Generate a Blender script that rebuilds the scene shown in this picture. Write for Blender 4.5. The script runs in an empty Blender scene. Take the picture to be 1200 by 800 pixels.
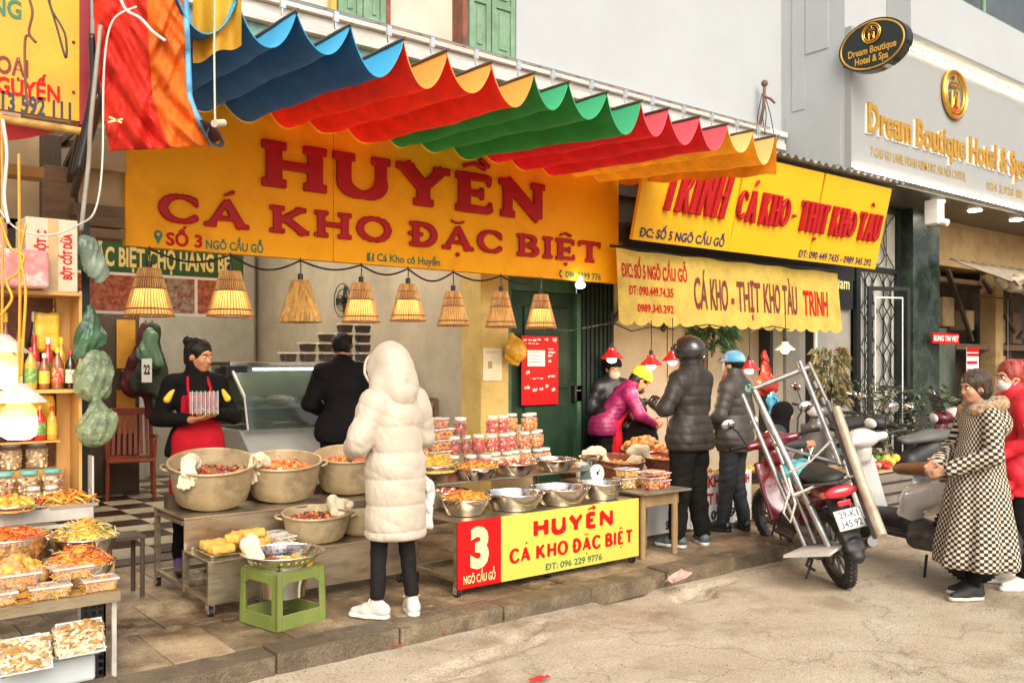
import bpy, math, random
import numpy as np
from mathutils import Vector, Matrix, Euler
S = bpy.context.scene
COL = S.collection
R = math.radians
rnd = random.Random(11)

# ------------------------------------------------------------------ camera
EYE = 1.62; FOC = 1062.0; YAW = 38.8
FW = (math.sin(R(YAW)), math.cos(R(YAW))); RT = (math.cos(R(YAW)), -math.sin(R(YAW)))
cd = bpy.data.cameras.new('camera'); cam = bpy.data.objects.new('camera', cd); COL.objects.link(cam)
cam.location = (0, 0, EYE); cam.rotation_euler = (R(90), 0, R(-YAW))
cd.sensor_width = 36; cd.lens = FOC/1200*36; cd.shift_y = 25/1200
cd.clip_start = 0.05; cd.clip_end = 2000
S.camera = cam

# ------------------------------------------------------------------ sky, sun, exposure
SUN_EL, SUN_AZ = 37.0, 202.0       # azimuth measured from +Y (into the shops) clockwise
w = bpy.data.worlds.new('World'); S.world = w; w.use_nodes = True
nt = w.node_tree; bg = nt.nodes['Background']
sky = nt.nodes.new('ShaderNodeTexSky'); sky.sky_type = 'NISHITA'; sky.sun_disc = False
sky.sun_elevation = R(SUN_EL); sky.sun_rotation = R(SUN_AZ); sky.dust_density = 4; sky.air_density = 1.0
hs = nt.nodes.new('ShaderNodeHueSaturation'); hs.inputs['Saturation'].default_value = 0.30
nt.links.new(sky.outputs[0], hs.inputs['Color']); nt.links.new(hs.outputs[0], bg.inputs[0])
bg.inputs[1].default_value = 0.15
sl = bpy.data.lights.new('sun', 'SUN'); sl.energy = 1.25; sl.angle = R(42); sl.color = (1.0, 0.93, 0.82)
so = bpy.data.objects.new('sun', sl); COL.objects.link(so)
_a, _e = R(SUN_AZ), R(SUN_EL)
_d = Vector((math.sin(_a)*math.cos(_e), math.cos(_a)*math.cos(_e), math.sin(_e)))
so.rotation_euler = (-_d).to_track_quat('-Z', 'Y').to_euler(); so.location = (0, -5, 20)
S.view_settings.view_transform = 'Standard'; S.view_settings.look = 'None'
S.view_settings.gamma = 1.0; S.view_settings.exposure = 0.70
S.cycles.max_bounces = 6; S.cycles.diffuse_bounces = 3; S.cycles.transparent_max_bounces = 12
S.cycles.use_denoising = True

# ------------------------------------------------------------------ helpers
def at(px, py, Y=None, z=None, X=None):
    """world point seen at photo pixel (1200x800) on a wall plane Y / X or a level z"""
    u = (px-600)/FOC; v = (425-py)/FOC
    dx = FW[0]+u*RT[0]; dy = FW[1]+u*RT[1]
    t = Y/dy if Y is not None else X/dx if X is not None else (z-EYE)/v
    return Vector((dx*t, dy*t, EYE+v*t))

def srgb(h):
    if not isinstance(h, str): return tuple(h)
    c = [int(h[i:i+2], 16)/255 for i in (0, 2, 4)]
    return tuple((x/12.92 if x <= .04045 else ((x+.055)/1.055)**2.4) for x in c)

def mat(name, col, rough=.6, metal=0., var=.12, scale=6., bump=.0, bscale=60., col2=None, amt=.35, spec=.5,
        alpha=1., trans=0., world=False, emit=None, estr=0., coat=0., sheen=0., stretch=(1, 1, 1), rvar=.1, dirt=None, dscale=3., damt=.4):
    m = bpy.data.materials.new(name); m.use_nodes = True
    n = m.node_tree; b = n.nodes['Principled BSDF']; L = n.links.new
    c = srgb(col)
    tc = n.nodes.new('ShaderNodeTexCoord'); mp = n.nodes.new('ShaderNodeMapping'); mp.inputs['Scale'].default_value = stretch
    if world:
        ge = n.nodes.new('ShaderNodeNewGeometry'); L(ge.outputs['Position'], mp.inputs[0])
    else: L(tc.outputs['Object'], mp.inputs[0])
    nz = n.nodes.new('ShaderNodeTexNoise'); nz.inputs['Scale'].default_value = scale; nz.inputs['Detail'].default_value = 6
    nz.inputs['Roughness'].default_value = .62
    L(mp.outputs[0], nz.inputs['Vector'])
    cr = n.nodes.new('ShaderNodeValToRGB'); e = cr.color_ramp.elements
    c2 = srgb(col2) if col2 else tuple(x*(1-var*1.6) for x in c)
    e[0].position = .5-amt*.5; e[1].position = .5+amt*.5
    e[0].color = (*c2, 1); e[1].color = (*(c if col2 else tuple(min(1, x*(1+var)) for x in c)), 1)
    L(nz.outputs[0], cr.inputs[0]); out = cr.outputs[0]
    if dirt:
        d = n.nodes.new('ShaderNodeTexNoise'); d.inputs['Scale'].default_value = dscale; d.inputs['Detail'].default_value = 9
        d.inputs['Roughness'].default_value = .7; L(mp.outputs[0], d.inputs['Vector'])
        dr = n.nodes.new('ShaderNodeValToRGB'); q = dr.color_ramp.elements
        q[0].position = .5; q[1].position = .68; q[0].color = (0, 0, 0, 1); q[1].color = (damt, damt, damt, 1)
        L(d.outputs[0], dr.inputs[0])
        mx = n.nodes.new('ShaderNodeMix'); mx.data_type = 'RGBA'; L(dr.outputs[0], mx.inputs[0]); L(out, mx.inputs[6])
        mx.inputs[7].default_value = (*srgb(dirt), 1); out = mx.outputs[2]
    L(out, b.inputs['Base Color'])
    rr = n.nodes.new('ShaderNodeMapRange'); rr.inputs[3].default_value = max(.02, rough-rvar); rr.inputs[4].default_value = min(1, rough+rvar)
    L(nz.outputs[0], rr.inputs[0]); L(rr.outputs[0], b.inputs['Roughness'])
    b.inputs['Metallic'].default_value = metal; b.inputs['Specular IOR Level'].default_value = spec
    if alpha < 1: b.inputs['Alpha'].default_value = alpha
    if trans: b.inputs['Transmission Weight'].default_value = trans
    if coat: b.inputs['Coat Weight'].default_value = coat; b.inputs['Coat Roughness'].default_value = .08
    if sheen: b.inputs['Sheen Weight'].default_value = sheen
    if emit: b.inputs['Emission Color'].default_value = (*srgb(emit), 1); b.inputs['Emission Strength'].default_value = estr
    if bump:
        bn = n.nodes.new('ShaderNodeTexNoise'); bn.inputs['Scale'].default_value = bscale; bn.inputs['Detail'].default_value = 5
        L(mp.outputs[0], bn.inputs['Vector'])
        bu = n.nodes.new('ShaderNodeBump'); bu.inputs['Strength'].default_value = min(1, bump); bu.inputs['Distance'].default_value = .012
        L(bn.outputs[0], bu.inputs['Height']); L(bu.outputs[0], b.inputs['Normal'])
    m['bsdf'] = b.name
    return m

def cloth_mat(name, col, top=None, tw=.35, var=.14, scale=5, bump=.3, bscale=14):
    """thin cloth / plastic sheet: light passes through; top = colour of its upper face"""
    m = mat(name, col, rough=.7, var=var, scale=scale, bump=bump, bscale=bscale, dirt=tuple(x*.55+.008 for x in srgb(col)), dscale=3.5, damt=.55)
    n = m.node_tree; L = n.links.new; b = n.nodes['Principled BSDF']; out = n.nodes['Material Output']
    src = b.inputs['Base Color'].links[0].from_socket
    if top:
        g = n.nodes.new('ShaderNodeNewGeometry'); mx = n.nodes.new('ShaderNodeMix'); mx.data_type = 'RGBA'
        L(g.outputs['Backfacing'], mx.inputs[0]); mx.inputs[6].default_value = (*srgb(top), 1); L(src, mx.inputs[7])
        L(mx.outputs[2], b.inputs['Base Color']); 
    tr = n.nodes.new('ShaderNodeBsdfTranslucent'); L(src, tr.inputs[0]); ms = n.nodes.new('ShaderNodeMixShader')
    ms.inputs[0].default_value = tw; L(b.outputs[0], ms.inputs[1]); L(tr.outputs[0], ms.inputs[2]); L(ms.outputs[0], out.inputs[0])
    return m

class MB:
    def __init__(s): s.v = []; s.f = []; s.m = []; s.k = 0
    def add(s, vs, fs):
        n = len(s.v); s.v += [tuple(v) for v in vs]; s.f += [tuple(i+n for i in f) for f in fs]; s.m += [s.k]*len(fs); return s
    def box(s, x0, x1, y0, y1, z0, z1):
        return s.add([(x0,y0,z0),(x1,y0,z0),(x1,y1,z0),(x0,y1,z0),(x0,y0,z1),(x1,y0,z1),(x1,y1,z1),(x0,y1,z1)],
              [(0,3,2,1),(4,5,6,7),(0,1,5,4),(1,2,6,5),(2,3,7,6),(3,0,4,7)])
    def obox(s, c, size, e=(0, 0, 0), taper=1.):
        M_ = Euler(e).to_matrix(); a, b, h = size[0]/2, size[1]/2, size[2]/2; vs = []
        for z in (-h, h):
            k = taper if z > 0 else 1
            for x, y in ((-a,-b),(a,-b),(a,b),(-a,b)): vs.append(M_ @ Vector((x*k, y*k, z)) + Vector(c))
        return s.add(vs, [(0,3,2,1),(4,5,6,7),(0,1,5,4),(1,2,6,5),(2,3,7,6),(3,0,4,7)])
    def beam(s, a, b, w, h, up=(0, 0, 1)):
        a = Vector(a); b = Vector(b); d = (b-a).normalized(); sd = d.cross(Vector(up))
        sd = sd.normalized() if sd.length > 1e-4 else Vector((1, 0, 0)); u = sd.cross(d); vs = []
        for p in (a, b):
            for i, j in ((-1,-1),(1,-1),(1,1),(-1,1)): vs.append(p+sd*i*w/2+u*j*h/2)
        return s.add(vs, [(0,1,2,3),(7,6,5,4),(0,4,5,1),(1,5,6,2),(2,6,7,3),(3,7,4,0)])
    def tube(s, pts, r, n=8, caps=True):
        pts = [Vector(p) for p in pts]; k = len(pts); rs = r if isinstance(r, (list, tuple)) else [r]*k
        ref = Vector((0, 0, 1)); vs = []; fs = []; sd = None
        for i, p in enumerate(pts):
            d = (pts[min(i+1, k-1)]-pts[max(i-1, 0)])
            d = d.normalized() if d.length > 1e-9 else Vector((0, 0, 1))
            if sd is None:
                sd = d.cross(ref)
                if sd.length < .05: sd = d.cross(Vector((1, 0, 0)))
            sd = (sd-d*sd.dot(d)); sd = sd.normalized() if sd.length > 1e-6 else d.orthogonal().normalized()
            u = d.cross(sd)
            for j in range(n):
                a = 2*math.pi*j/n; vs.append(p+(sd*math.cos(a)+u*math.sin(a))*rs[i])
        for i in range(k-1):
            for j in range(n): j2 = (j+1) % n; fs.append((i*n+j, i*n+j2, (i+1)*n+j2, (i+1)*n+j))
        if caps: fs.append(tuple(range(n))[::-1]); fs.append(tuple((k-1)*n+j for j in range(n)))
        return s.add(vs, fs)
    def cyl(s, a, b, r0, r1=None, n=12, caps=True): return s.tube([a, b], [r0, r0 if r1 is None else r1], n, caps)
    def lathe(s, prof, c=(0, 0, 0), n=24, sx=1, sy=1, M_=None, close=True):
        vs = []; fs = []
        for r, z in prof:
            for j in range(n):
                a = 2*math.pi*j/n; p = Vector((r*math.cos(a)*sx, r*math.sin(a)*sy, z))
                if M_ is not None: p = M_ @ p
                vs.append(p+Vector(c))
        for i in range(len(prof)-1):
            for j in range(n): j2 = (j+1) % n; fs.append((i*n+j, i*n+j2, (i+1)*n+j2, (i+1)*n+j))
        if close:
            if prof[0][0] > 1e-4: fs.append(tuple(range(n))[::-1])
            if prof[-1][0] > 1e-4: fs.append(tuple((len(prof)-1)*n+j for j in range(n)))
        return s.add(vs, fs)
    def ell(s, c, r, n=10, m=6, M_=None):
        if not isinstance(r, (tuple, list)): r = (r, r, r)
        prof = [(math.sin(math.pi*i/m), -math.cos(math.pi*i/m)) for i in range(m+1)]; vs = []; fs = []
        for q, z in prof:
            for j in range(n):
                a = 2*math.pi*j/n; p = Vector((q*math.cos(a)*r[0], q*math.sin(a)*r[1], z*r[2]))
                if M_ is not None: p = M_ @ p
                vs.append(p+Vector(c))
        for i in range(m):
            for j in range(n): j2 = (j+1) % n; fs.append((i*n+j, i*n+j2, (i+1)*n+j2, (i+1)*n+j))
        return s.add(vs, fs)
    def prism(s, poly, O, U, V, dep):
        """convex-or-not polygon in the frame O + x U + y V, thickness dep along U x V"""
        O = Vector(O); U = Vector(U); V = Vector(V); N = U.cross(V).normalized()*dep; k = len(poly)
        vs = [O+U*x+V*y for x, y in poly]+[O+U*x+V*y+N for x, y in poly]
        return s.add(vs, [tuple(range(k))[::-1], tuple(range(k, 2*k))]+[(i, (i+1) % k, (i+1) % k+k, i+k) for i in range(k)])
    def grid(s, fn, nu, nv, wrap=False):
        vs = [fn(i/nu, j/nv) for j in range(nv+1) for i in range(nu+1)]
        return s.add(vs, [(j*(nu+1)+i, j*(nu+1)+i+1, (j+1)*(nu+1)+i+1, (j+1)*(nu+1)+i) for j in range(nv) for i in range(nu)])
    def build(s, name, m, parent=None, smooth=None, bevel=0., world=False, solid=0.):
        me = bpy.data.meshes.new(name); me.from_pydata(s.v, [], s.f)
        for x in (m if isinstance(m, (list, tuple)) else [m]): me.materials.append(x)
        if s.k or any(s.m): me.polygons.foreach_set('material_index', s.m)
        me.update()
        return link(name, me, parent, smooth, bevel, world, solid)

def link(name, me, parent=None, smooth=None, bevel=0., world=False, solid=0.):
    if smooth is not None:
        me.shade_smooth()
        if smooth < 180: me.set_sharp_from_angle(angle=R(smooth))
    o = bpy.data.objects.new(name, me); COL.objects.link(o)
    if parent is not None:
        o.parent = parent
        if world: o.location = -parent.location if parent.parent is None else (0, 0, 0)
    if solid:
        q = o.modifiers.new('solidify', 'SOLIDIFY'); q.thickness = solid; q.offset = 0
    if bevel:
        q = o.modifiers.new('bevel', 'BEVEL'); q.width = bevel; q.segments = 2; q.limit_method = 'ANGLE'; q.angle_limit = R(40)
    return o

def tag(o, label=None, cat=None, group=None, kind=None):
    if label: o['label'] = label
    if cat: o['category'] = cat
    if group: o['group'] = group
    if kind: o['kind'] = kind
    return o
def thing(name, label, cat, loc=(0, 0, 0), rz=0., group=None):
    o = bpy.data.objects.new(name, None); COL.objects.link(o); o.empty_display_size = .1
    o.location = loc; o.rotation_euler = (0, 0, rz); return tag(o, label, cat, group)
def copy_tree(o, parent=None):
    c = o.copy(); COL.objects.link(c)
    if parent is not None: c.parent = parent
    for ch in list(o.children): copy_tree(ch, c)
    return c
def dup(o, loc, rz=None, label=None, rot=None, scale=None):
    c = copy_tree(o); c.location = loc
    if rz is not None: c.rotation_euler = (0, 0, rz)
    if rot is not None: c.rotation_euler = rot
    if label: c['label'] = label
    if scale is not None: c.scale = (scale,)*3 if not isinstance(scale, tuple) else scale
    return c

# ------------------------------------------------------------------ text (flat print)
_tc = {}
def text_mesh(body, offset=0.):
    key = (body, offset)
    if key in _tc: return _tc[key]
    def ev(t, off):
        c = bpy.data.curves.new('t', 'FONT'); c.body = t; c.size = 1; c.offset = off; c.resolution_u = 3
        o = bpy.data.objects.new('t', c); COL.objects.link(o)
        me = bpy.data.meshes.new_from_object(o.evaluated_get(bpy.context.evaluated_depsgraph_get()))
        v = [tuple(p.co) for p in me.vertices]; f = [tuple(p.vertices) for p in me.polygons]
        bpy.data.objects.remove(o); bpy.data.curves.remove(c); bpy.data.meshes.remove(me); return v, f
    plain = body.replace('Đ', 'D').replace('đ', 'd')
    v, f = ev(plain, offset)
    for i, ch in enumerate(body):
        if ch == 'Đ':
            def wd(t):
                a = ev(t+'|', 0)[0]; return max(p[0] for p in a)
            x = wd(plain[:i]) if i else 0.0
            n = len(v); x0, x1 = x-.02, x+.36
            v += [(x0, .31, .001), (x1, .31, .001), (x1, .40, .001), (x0, .40, .001)]; f.append((n, n+1, n+2, n+3))
    _tc[key] = (v, f); return v, f
def text(name, body, O, U, V, w, h, m, parent=None, offset=.02, world=True, shear=0.):
    """fit the text's box to w x h (V up) at origin O (lower left), as a flat sheet"""
    v, f = text_mesh(body, offset); a = np.array(v)
    x0, x1 = a[:, 0].min(), a[:, 0].max()
    y0, y1 = -0.02, 0.70
    O = Vector(O); U = Vector(U).normalized(); V = Vector(V).normalized(); b = MB()
    vs = [O+U*((p[0]-x0)/(x1-x0)*w+shear*(p[1]-y0))+V*((p[1]-y0)/(y1-y0)*h) for p in v]
    b.add(vs, f); return b.build(name, m, parent, world=world)
# ------------------------------------------------------------------ implicit surfaces for bodies, clothes, letters
def toM(e):
    if e is None or (isinstance(e, tuple) and not any(e)): return None
    return np.array(e if isinstance(e, (Matrix, np.ndarray)) else Euler(e).to_matrix())
class SDF:
    def __init__(s, res=.008): s.res = res; s.ops = []; s.lo = np.full(3, 9e9); s.hi = -s.lo
    def _ext(s, p, r):
        p = np.asarray(p, float); s.lo = np.minimum(s.lo, p-r); s.hi = np.maximum(s.hi, p+r)
    def cap(s, a, b, r1, r2=None, k=.03, sq=None, puff=None):
        r2 = r1 if r2 is None else r2; m = max(r1, r2)*(1/min(1, sq[1]) if sq else 1)
        s._ext(a, m); s._ext(b, m); s.ops.append(('cap', np.array(a, float), np.array(b, float), r1, r2, k, sq, puff)); return s
    def ell(s, c, r, e=None, k=.02, mode='add'):
        r = np.array(r if isinstance(r, (tuple, list, np.ndarray)) else (r,)*3, float)
        if mode == 'add': s._ext(c, r.max())
        s.ops.append(('ell', np.array(c, float), r, toM(e), k, mode)); return s
    def box(s, c, h, e=None, rad=.01, k=.02, mode='add'):
        h = np.array(h, float)
        if mode == 'add': s._ext(c, np.linalg.norm(h))
        s.ops.append(('box', np.array(c, float), h, toM(e), rad, k, mode)); return s
    def cut(s, p, n, k=.006):       # keeps the side the normal points away from
        n = np.array(n, float); n /= np.linalg.norm(n); s.ops.append(('cut', np.array(p, float), n, k)); return s
    def disp(s, fn): s.ops.append(('disp', fn)); return s
    def path(s, pts, rs, k=.02, **q):
        for i in range(len(pts)-1): s.cap(pts[i], pts[i+1], rs[i], rs[i+1], k, **q)
        return s
    def field(s):
        res = s.res; lo = s.lo-.03; n = np.ceil((s.hi+.03-lo)/res).astype(int)+1
        ax = [(lo[i]+res*np.arange(n[i])).astype(np.float32) for i in range(3)]
        F = np.ones(n, np.float32)*.5
        for op in s.ops:
            t = op[0]
            if t in ('cap', 'ell', 'box'):
                if t == 'cap':
                    _, a, b, r1, r2, k, sq, puff = op; m = max(r1, r2)/(min(1, sq[1]) if sq else 1)
                    l, h = np.minimum(a, b)-m-k-.03, np.maximum(a, b)+m+k+.03
                else:
                    c, r = op[1], op[2]; m = (r.max() if t == 'ell' else np.linalg.norm(r))+.06; l, h = c-m, c+m
                i0 = np.clip(np.floor((l-lo)/res).astype(int), 0, n); i1 = np.clip(np.ceil((h-lo)/res).astype(int)+1, 0, n)
                if (i1 <= i0).any(): continue
                sl_ = tuple(slice(i0[i], i1[i]) for i in range(3))
                X = ax[0][sl_[0]][:, None, None]; Y = ax[1][sl_[1]][None, :, None]; Z = ax[2][sl_[2]][None, None, :]
                if t == 'cap':
                    dx, dy, dz = X-a[0], Y-a[1], Z-a[2]; ab = b-a; L2 = max(1e-9, ab@ab)
                    q = np.clip((dx*ab[0]+dy*ab[1]+dz*ab[2])/L2, 0, 1)
                    px, py, pz = dx-q*ab[0], dy-q*ab[1], dz-q*ab[2]
                    if sq:
                        v = np.array(sq[0], float); v /= np.linalg.norm(v); w_ = (px*v[0]+py*v[1]+pz*v[2])*(sq[1]-1)
                        px, py, pz = px+w_*v[0], py+w_*v[1], pz+w_*v[2]
                    d = np.sqrt(px*px+py*py+pz*pz)-(r1+(r2-r1)*q)
                    if puff:
                        amp, per, mode = puff
                        sv = q*math.sqrt(L2) if mode == 's' else Z-mode
                        d = d-amp*(np.abs(np.sin(math.pi*sv/per))**.38-.5)
                elif t == 'ell':
                    _, c, r, M_, k, mode = op; dx, dy, dz = X-c[0], Y-c[1], Z-c[2]
                    if M_ is not None:
                        dx, dy, dz = (dx*M_[0, 0]+dy*M_[1, 0]+dz*M_[2, 0], dx*M_[0, 1]+dy*M_[1, 1]+dz*M_[2, 1], dx*M_[0, 2]+dy*M_[1, 2]+dz*M_[2, 2])
                    k0 = np.sqrt((dx/r[0])**2+(dy/r[1])**2+(dz/r[2])**2); k1 = np.sqrt((dx/r[0]**2)**2+(dy/r[1]**2)**2+(dz/r[2]**2)**2)+1e-9
                    d = k0*(k0-1)/k1
                else:
                    _, c, h_, M_, rad, k, mode = op; dx, dy, dz = X-c[0], Y-c[1], Z-c[2]
                    if M_ is not None:
                        dx, dy, dz = (dx*M_[0, 0]+dy*M_[1, 0]+dz*M_[2, 0], dx*M_[0, 1]+dy*M_[1, 1]+dz*M_[2, 1], dx*M_[0, 2]+dy*M_[1, 2]+dz*M_[2, 2])
                    qx, qy, qz = np.abs(dx)-h_[0]+rad, np.abs(dy)-h_[1]+rad, np.abs(dz)-h_[2]+rad
                    d = np.sqrt(np.maximum(qx, 0)**2+np.maximum(qy, 0)**2+np.maximum(qz, 0)**2)+np.minimum(np.maximum(qx, np.maximum(qy, qz)), 0)-rad
                G = F[sl_]
                if t != 'cap' and mode == 'sub':
                    h2 = np.clip(.5-.5*(G+d)/k, 0, 1); F[sl_] = G*(1-h2)-d*h2+k*h2*(1-h2)
                else:
                    h2 = np.clip(.5+.5*(G-d)/k, 0, 1); F[sl_] = G*(1-h2)+d*h2-k*h2*(1-h2)
            else:
                X = ax[0][:, None, None]; Y = ax[1][None, :, None]; Z = ax[2][None, None, :]
                if t == 'cut':
                    _, p, v, k = op; d = (X-p[0])*v[0]+(Y-p[1])*v[1]+(Z-p[2])*v[2]
                    h2 = np.clip(.5-.5*(F-d)/k, 0, 1); F = F*(1-h2)+d*h2+k*h2*(1-h2)
                else: F = F+op[1](X, Y, Z)
        F[0] = F[-1] = 1; F[:, 0] = F[:, -1] = 1; F[:, :, 0] = F[:, :, -1] = 1
        return F, lo
    def mesh(s, name='m'):
        F, lo = s.field(); ins = F < 0
        c = ins[:-1, :-1, :-1].astype(np.int8)
        for i, j, k in ((1,0,0),(0,1,0),(1,1,0),(0,0,1),(1,0,1),(0,1,1),(1,1,1)):
            c += ins[i:F.shape[0]-1+i, j:F.shape[1]-1+j, k:F.shape[2]-1+k]
        act = np.argwhere((c > 0) & (c < 8)); I = np.full(c.shape, -1, np.int32)
        I[act[:, 0], act[:, 1], act[:, 2]] = np.arange(len(act))
        acc = np.zeros((len(act), 3)); cnt = np.zeros(len(act))
        crn = [(i, j, k) for i in (0, 1) for j in (0, 1) for k in (0, 1)]
        val = {q: F[act[:, 0]+q[0], act[:, 1]+q[1], act[:, 2]+q[2]] for q in crn}
        for a_ in crn:
            for x in range(3):
                if a_[x] == 0:
                    b_ = tuple(a_[y]+(y == x) for y in range(3)); va, vb = val[a_], val[b_]; m = (va < 0) != (vb < 0)
                    t = va[m]/(va[m]-vb[m]); p = np.array(a_, float)+np.zeros((m.sum(), 3)); p[:, x] += t
                    acc[m] += p; cnt[m] += 1
        V = (act+acc/cnt[:, None])*s.res+lo; Q = []
        for x in range(3):
            y, z = (x+1) % 3, (x+2) % 3; sa = [slice(None)]*3; sb = [slice(None)]*3; sa[x] = slice(0, -1); sb[x] = slice(1, None)
            A, B = ins[tuple(sa)], ins[tuple(sb)]; e = np.argwhere(A != B); fl = A[e[:, 0], e[:, 1], e[:, 2]]
            def cell(dy, dz):
                q = e.copy(); q[:, y] -= dy; q[:, z] -= dz; return I[q[:, 0], q[:, 1], q[:, 2]]
            q = np.stack([cell(1, 1), cell(0, 1), cell(0, 0), cell(1, 0)], 1); q[~fl] = q[~fl][:, ::-1]; Q.append(q)
        Q = np.concatenate(Q); s.V = V
        me = bpy.data.meshes.new(name); me.vertices.add(len(V)); me.vertices.foreach_set('co', V.astype(np.float32).ravel())
        me.loops.add(len(Q)*4); me.loops.foreach_set('vertex_index', Q.astype(np.int32).ravel())
        me.polygons.add(len(Q)); me.polygons.foreach_set('loop_start', np.arange(0, len(Q)*4, 4, dtype=np.int32))
        me.polygons.foreach_set('loop_total', np.full(len(Q), 4, np.int32))
        me.update(calc_edges=True); s.Q = Q; return me
    def build(s, name, m, parent=None, world=False, uv=None, smooth=180):
        me = s.mesh(name); me.materials.append(m)
        if uv is not None:
            c = uv(s.V)[s.Q.ravel()]; l = me.uv_layers.new(name='UVMap'); l.data.foreach_set('uv', c.astype(np.float32).ravel())
        return link(name, me, parent, smooth, 0, world)

def folds(amp, seed=0, f=9., aniso=(1, 1, .5)):
    r_ = np.random.RandomState(seed); ks = r_.normal(size=(5, 3))*f*np.array(aniso); ph = r_.uniform(0, 6.3, 5)
    def fn(X, Y, Z):
        d = 0
        for i in range(5):
            w_ = .6*np.sin(Z*f*1.3+ph[i-1]+X*f*.7)
            q = np.sin(ks[i, 0]*X+ks[i, 1]*Y+ks[i, 2]*Z+ph[i]+w_)
            d = d+(q if i < 2 else 1.3-2.6*np.abs(q)**.7)
        return (amp/2.2)*d
    return fn

# ------------------------------------------------------------------ display-letter glyphs (drawn strokes, raised)
def glyph(ch, W=.21, T=.12, slab=True):
    """strokes of one capital in a 1-high box: (width, [ (x0,y0,x1,y1,half0,half1) ])"""
    P = []; w = W/2; t = T/2
    def ln(x0, y0, x1, y1, a=w, b=None): P.append((x0, y0, x1, y1, a, a if b is None else b))
    def sf(x, y, L=.17):
        if slab: ln(x-L, y, x+L, y, t*.95)
    def arc(cx, cy, rx, ry, a0, a1, f):
        n = 14; q = None
        for i in range(n+1):
            a = R(a0+(a1-a0)*i/n); p = (cx+rx*math.cos(a), cy+ry*math.sin(a)); h = f(a)
            if q: ln(q[0], q[1], p[0], p[1], q[2], h)
            q = (*p, h)
    thick = lambda a: t*.8+(w*1.02-t*.8)*abs(math.cos(a))**1.3
    b0, b1 = t, 1-t
    if ch == 'H': ln(.2, b0, .2, b1); ln(.78, b0, .78, b1); ln(.2, .5, .78, .5, t); [sf(x, y) for x in (.2, .78) for y in (b0, b1)]; wd = .98
    elif ch == 'I': ln(.2, b0, .2, b1); sf(.2, b0); sf(.2, b1); wd = .4
    elif ch == 'U':
        ln(.2, b1, .2, .38); ln(.78, b1, .78, .38, w*.8); arc(.49, .36, .29, .27, 180, 360, lambda a: t*.9+(w-t*.9)*abs(math.cos(a))); sf(.2, b1); sf(.78, b1, .15); wd = .98
    elif ch == 'Y': ln(.18, b1, .48, .45, w); ln(.8, b1, .48, .45, w*.75); ln(.48, .45, .48, b0); sf(.17, b1, .15); sf(.8, b1, .15); sf(.48, b0); wd = .98
    elif ch == 'E':
        ln(.2, b0, .2, b1); ln(.2, b0, .66, b0, t); ln(.2, b1, .64, b1, t); ln(.2, .5, .52, .5, t*.9); sf(.16, b0, .12); sf(.16, b1, .12)
        if slab: ln(.68, b0+.02, .69, .27, t, t*.6); ln(.66, b1-.02, .67, .74, t, t*.6); ln(.53, .4, .53, .6, t*.7)
        wd = .8
    elif ch == 'N': ln(.2, b0, .2, b1, w*.8); ln(.82, b0, .82, b1, w*.8); ln(.2, b1, .82, b0, w*.95); sf(.15, b1, .12); sf(.2, b0, .14); sf(.82, b1, .14); wd = 1.02
    elif ch == 'C':
        arc(.5, .5, .36, .41, 48, 318, thick)
        if slab: ln(.76, .78, .8, .66, t*1.3, t*.8)
        wd = .88
    elif ch == 'O': arc(.5, .5, .37, .41, 0, 360, thick); wd = 1.0
    elif ch == 'A': ln(.48, b1, .16, b0, w*.72); ln(.48, b1, .8, b0, w*1.02); ln(.28, .33, .68, .33, t*.9); sf(.15, b0, .13); sf(.82, b0, .15); wd = .98
    elif ch == 'K': ln(.2, b0, .2, b1); ln(.25, .45, .74, b1, t*1.25); ln(.38, .55, .8, b0, w*.95); sf(.2, b0); sf(.2, b1); sf(.74, b1, .13); sf(.8, b0, .14); wd = .98
    elif ch in 'DĐ':
        ln(.22, b0, .22, b1); arc(.36, .5, .38, .5-t, -90, 90, lambda a: t*.95+(w-t*.95)*abs(math.cos(a))); ln(.2, b0, .38, b0, t); ln(.2, b1, .38, b1, t); sf(.18, b0, .14); sf(.18, b1, .14); wd = .9
        if ch == 'Đ': ln(.0, .5, .42, .5, t*.8)
    elif ch == 'B':
        ln(.2, b0, .2, b1); arc(.4, .73, .24, .27-t, -90, 90, lambda a: t*.8+(w*.8-t*.8)*abs(math.cos(a))); arc(.42, .28, .29, .28-t, -90, 90, lambda a: t*.8+(w*.9-t*.8)*abs(math.cos(a)))
        for y in (b0, .5, b1): ln(.2, y, .42, y, t*.9)
        sf(.16, b0, .12); sf(.16, b1, .12); wd = .84
    elif ch == 'R':
        ln(.2, b0, .2, b1); arc(.4, .72, .26, .28-t, -90, 90, lambda a: t*.8+(w*.85-t*.8)*abs(math.cos(a)))
        for y in (.46, b1): ln(.2, y, .42, y, t*.9)
        ln(.42, .45, .74, b0, w*.9); sf(.2, b0); sf(.16, b1, .12); sf(.78, b0, .1); wd = .9
    elif ch == 'T':
        ln(.44, b0, .44, b1); ln(.08, b1, .8, b1, t); sf(.44, b0)
        if slab: ln(.07, b1, .06, .74, t, t*.6); ln(.81, b1, .82, .74, t, t*.6)
        wd = .88
    elif ch == '-': ln(.06, .45, .3, .45, t*1.2); wd = .36
    else: wd = .4
    return wd, P
ACC = {'Ề': ('E', '^`'), 'Á': ('A', "'"), 'Ặ': ('A', 'u.'), 'Ệ': ('E', '^.'), 'Ị': ('I', '.'), 'À': ('A', '`')}
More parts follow.
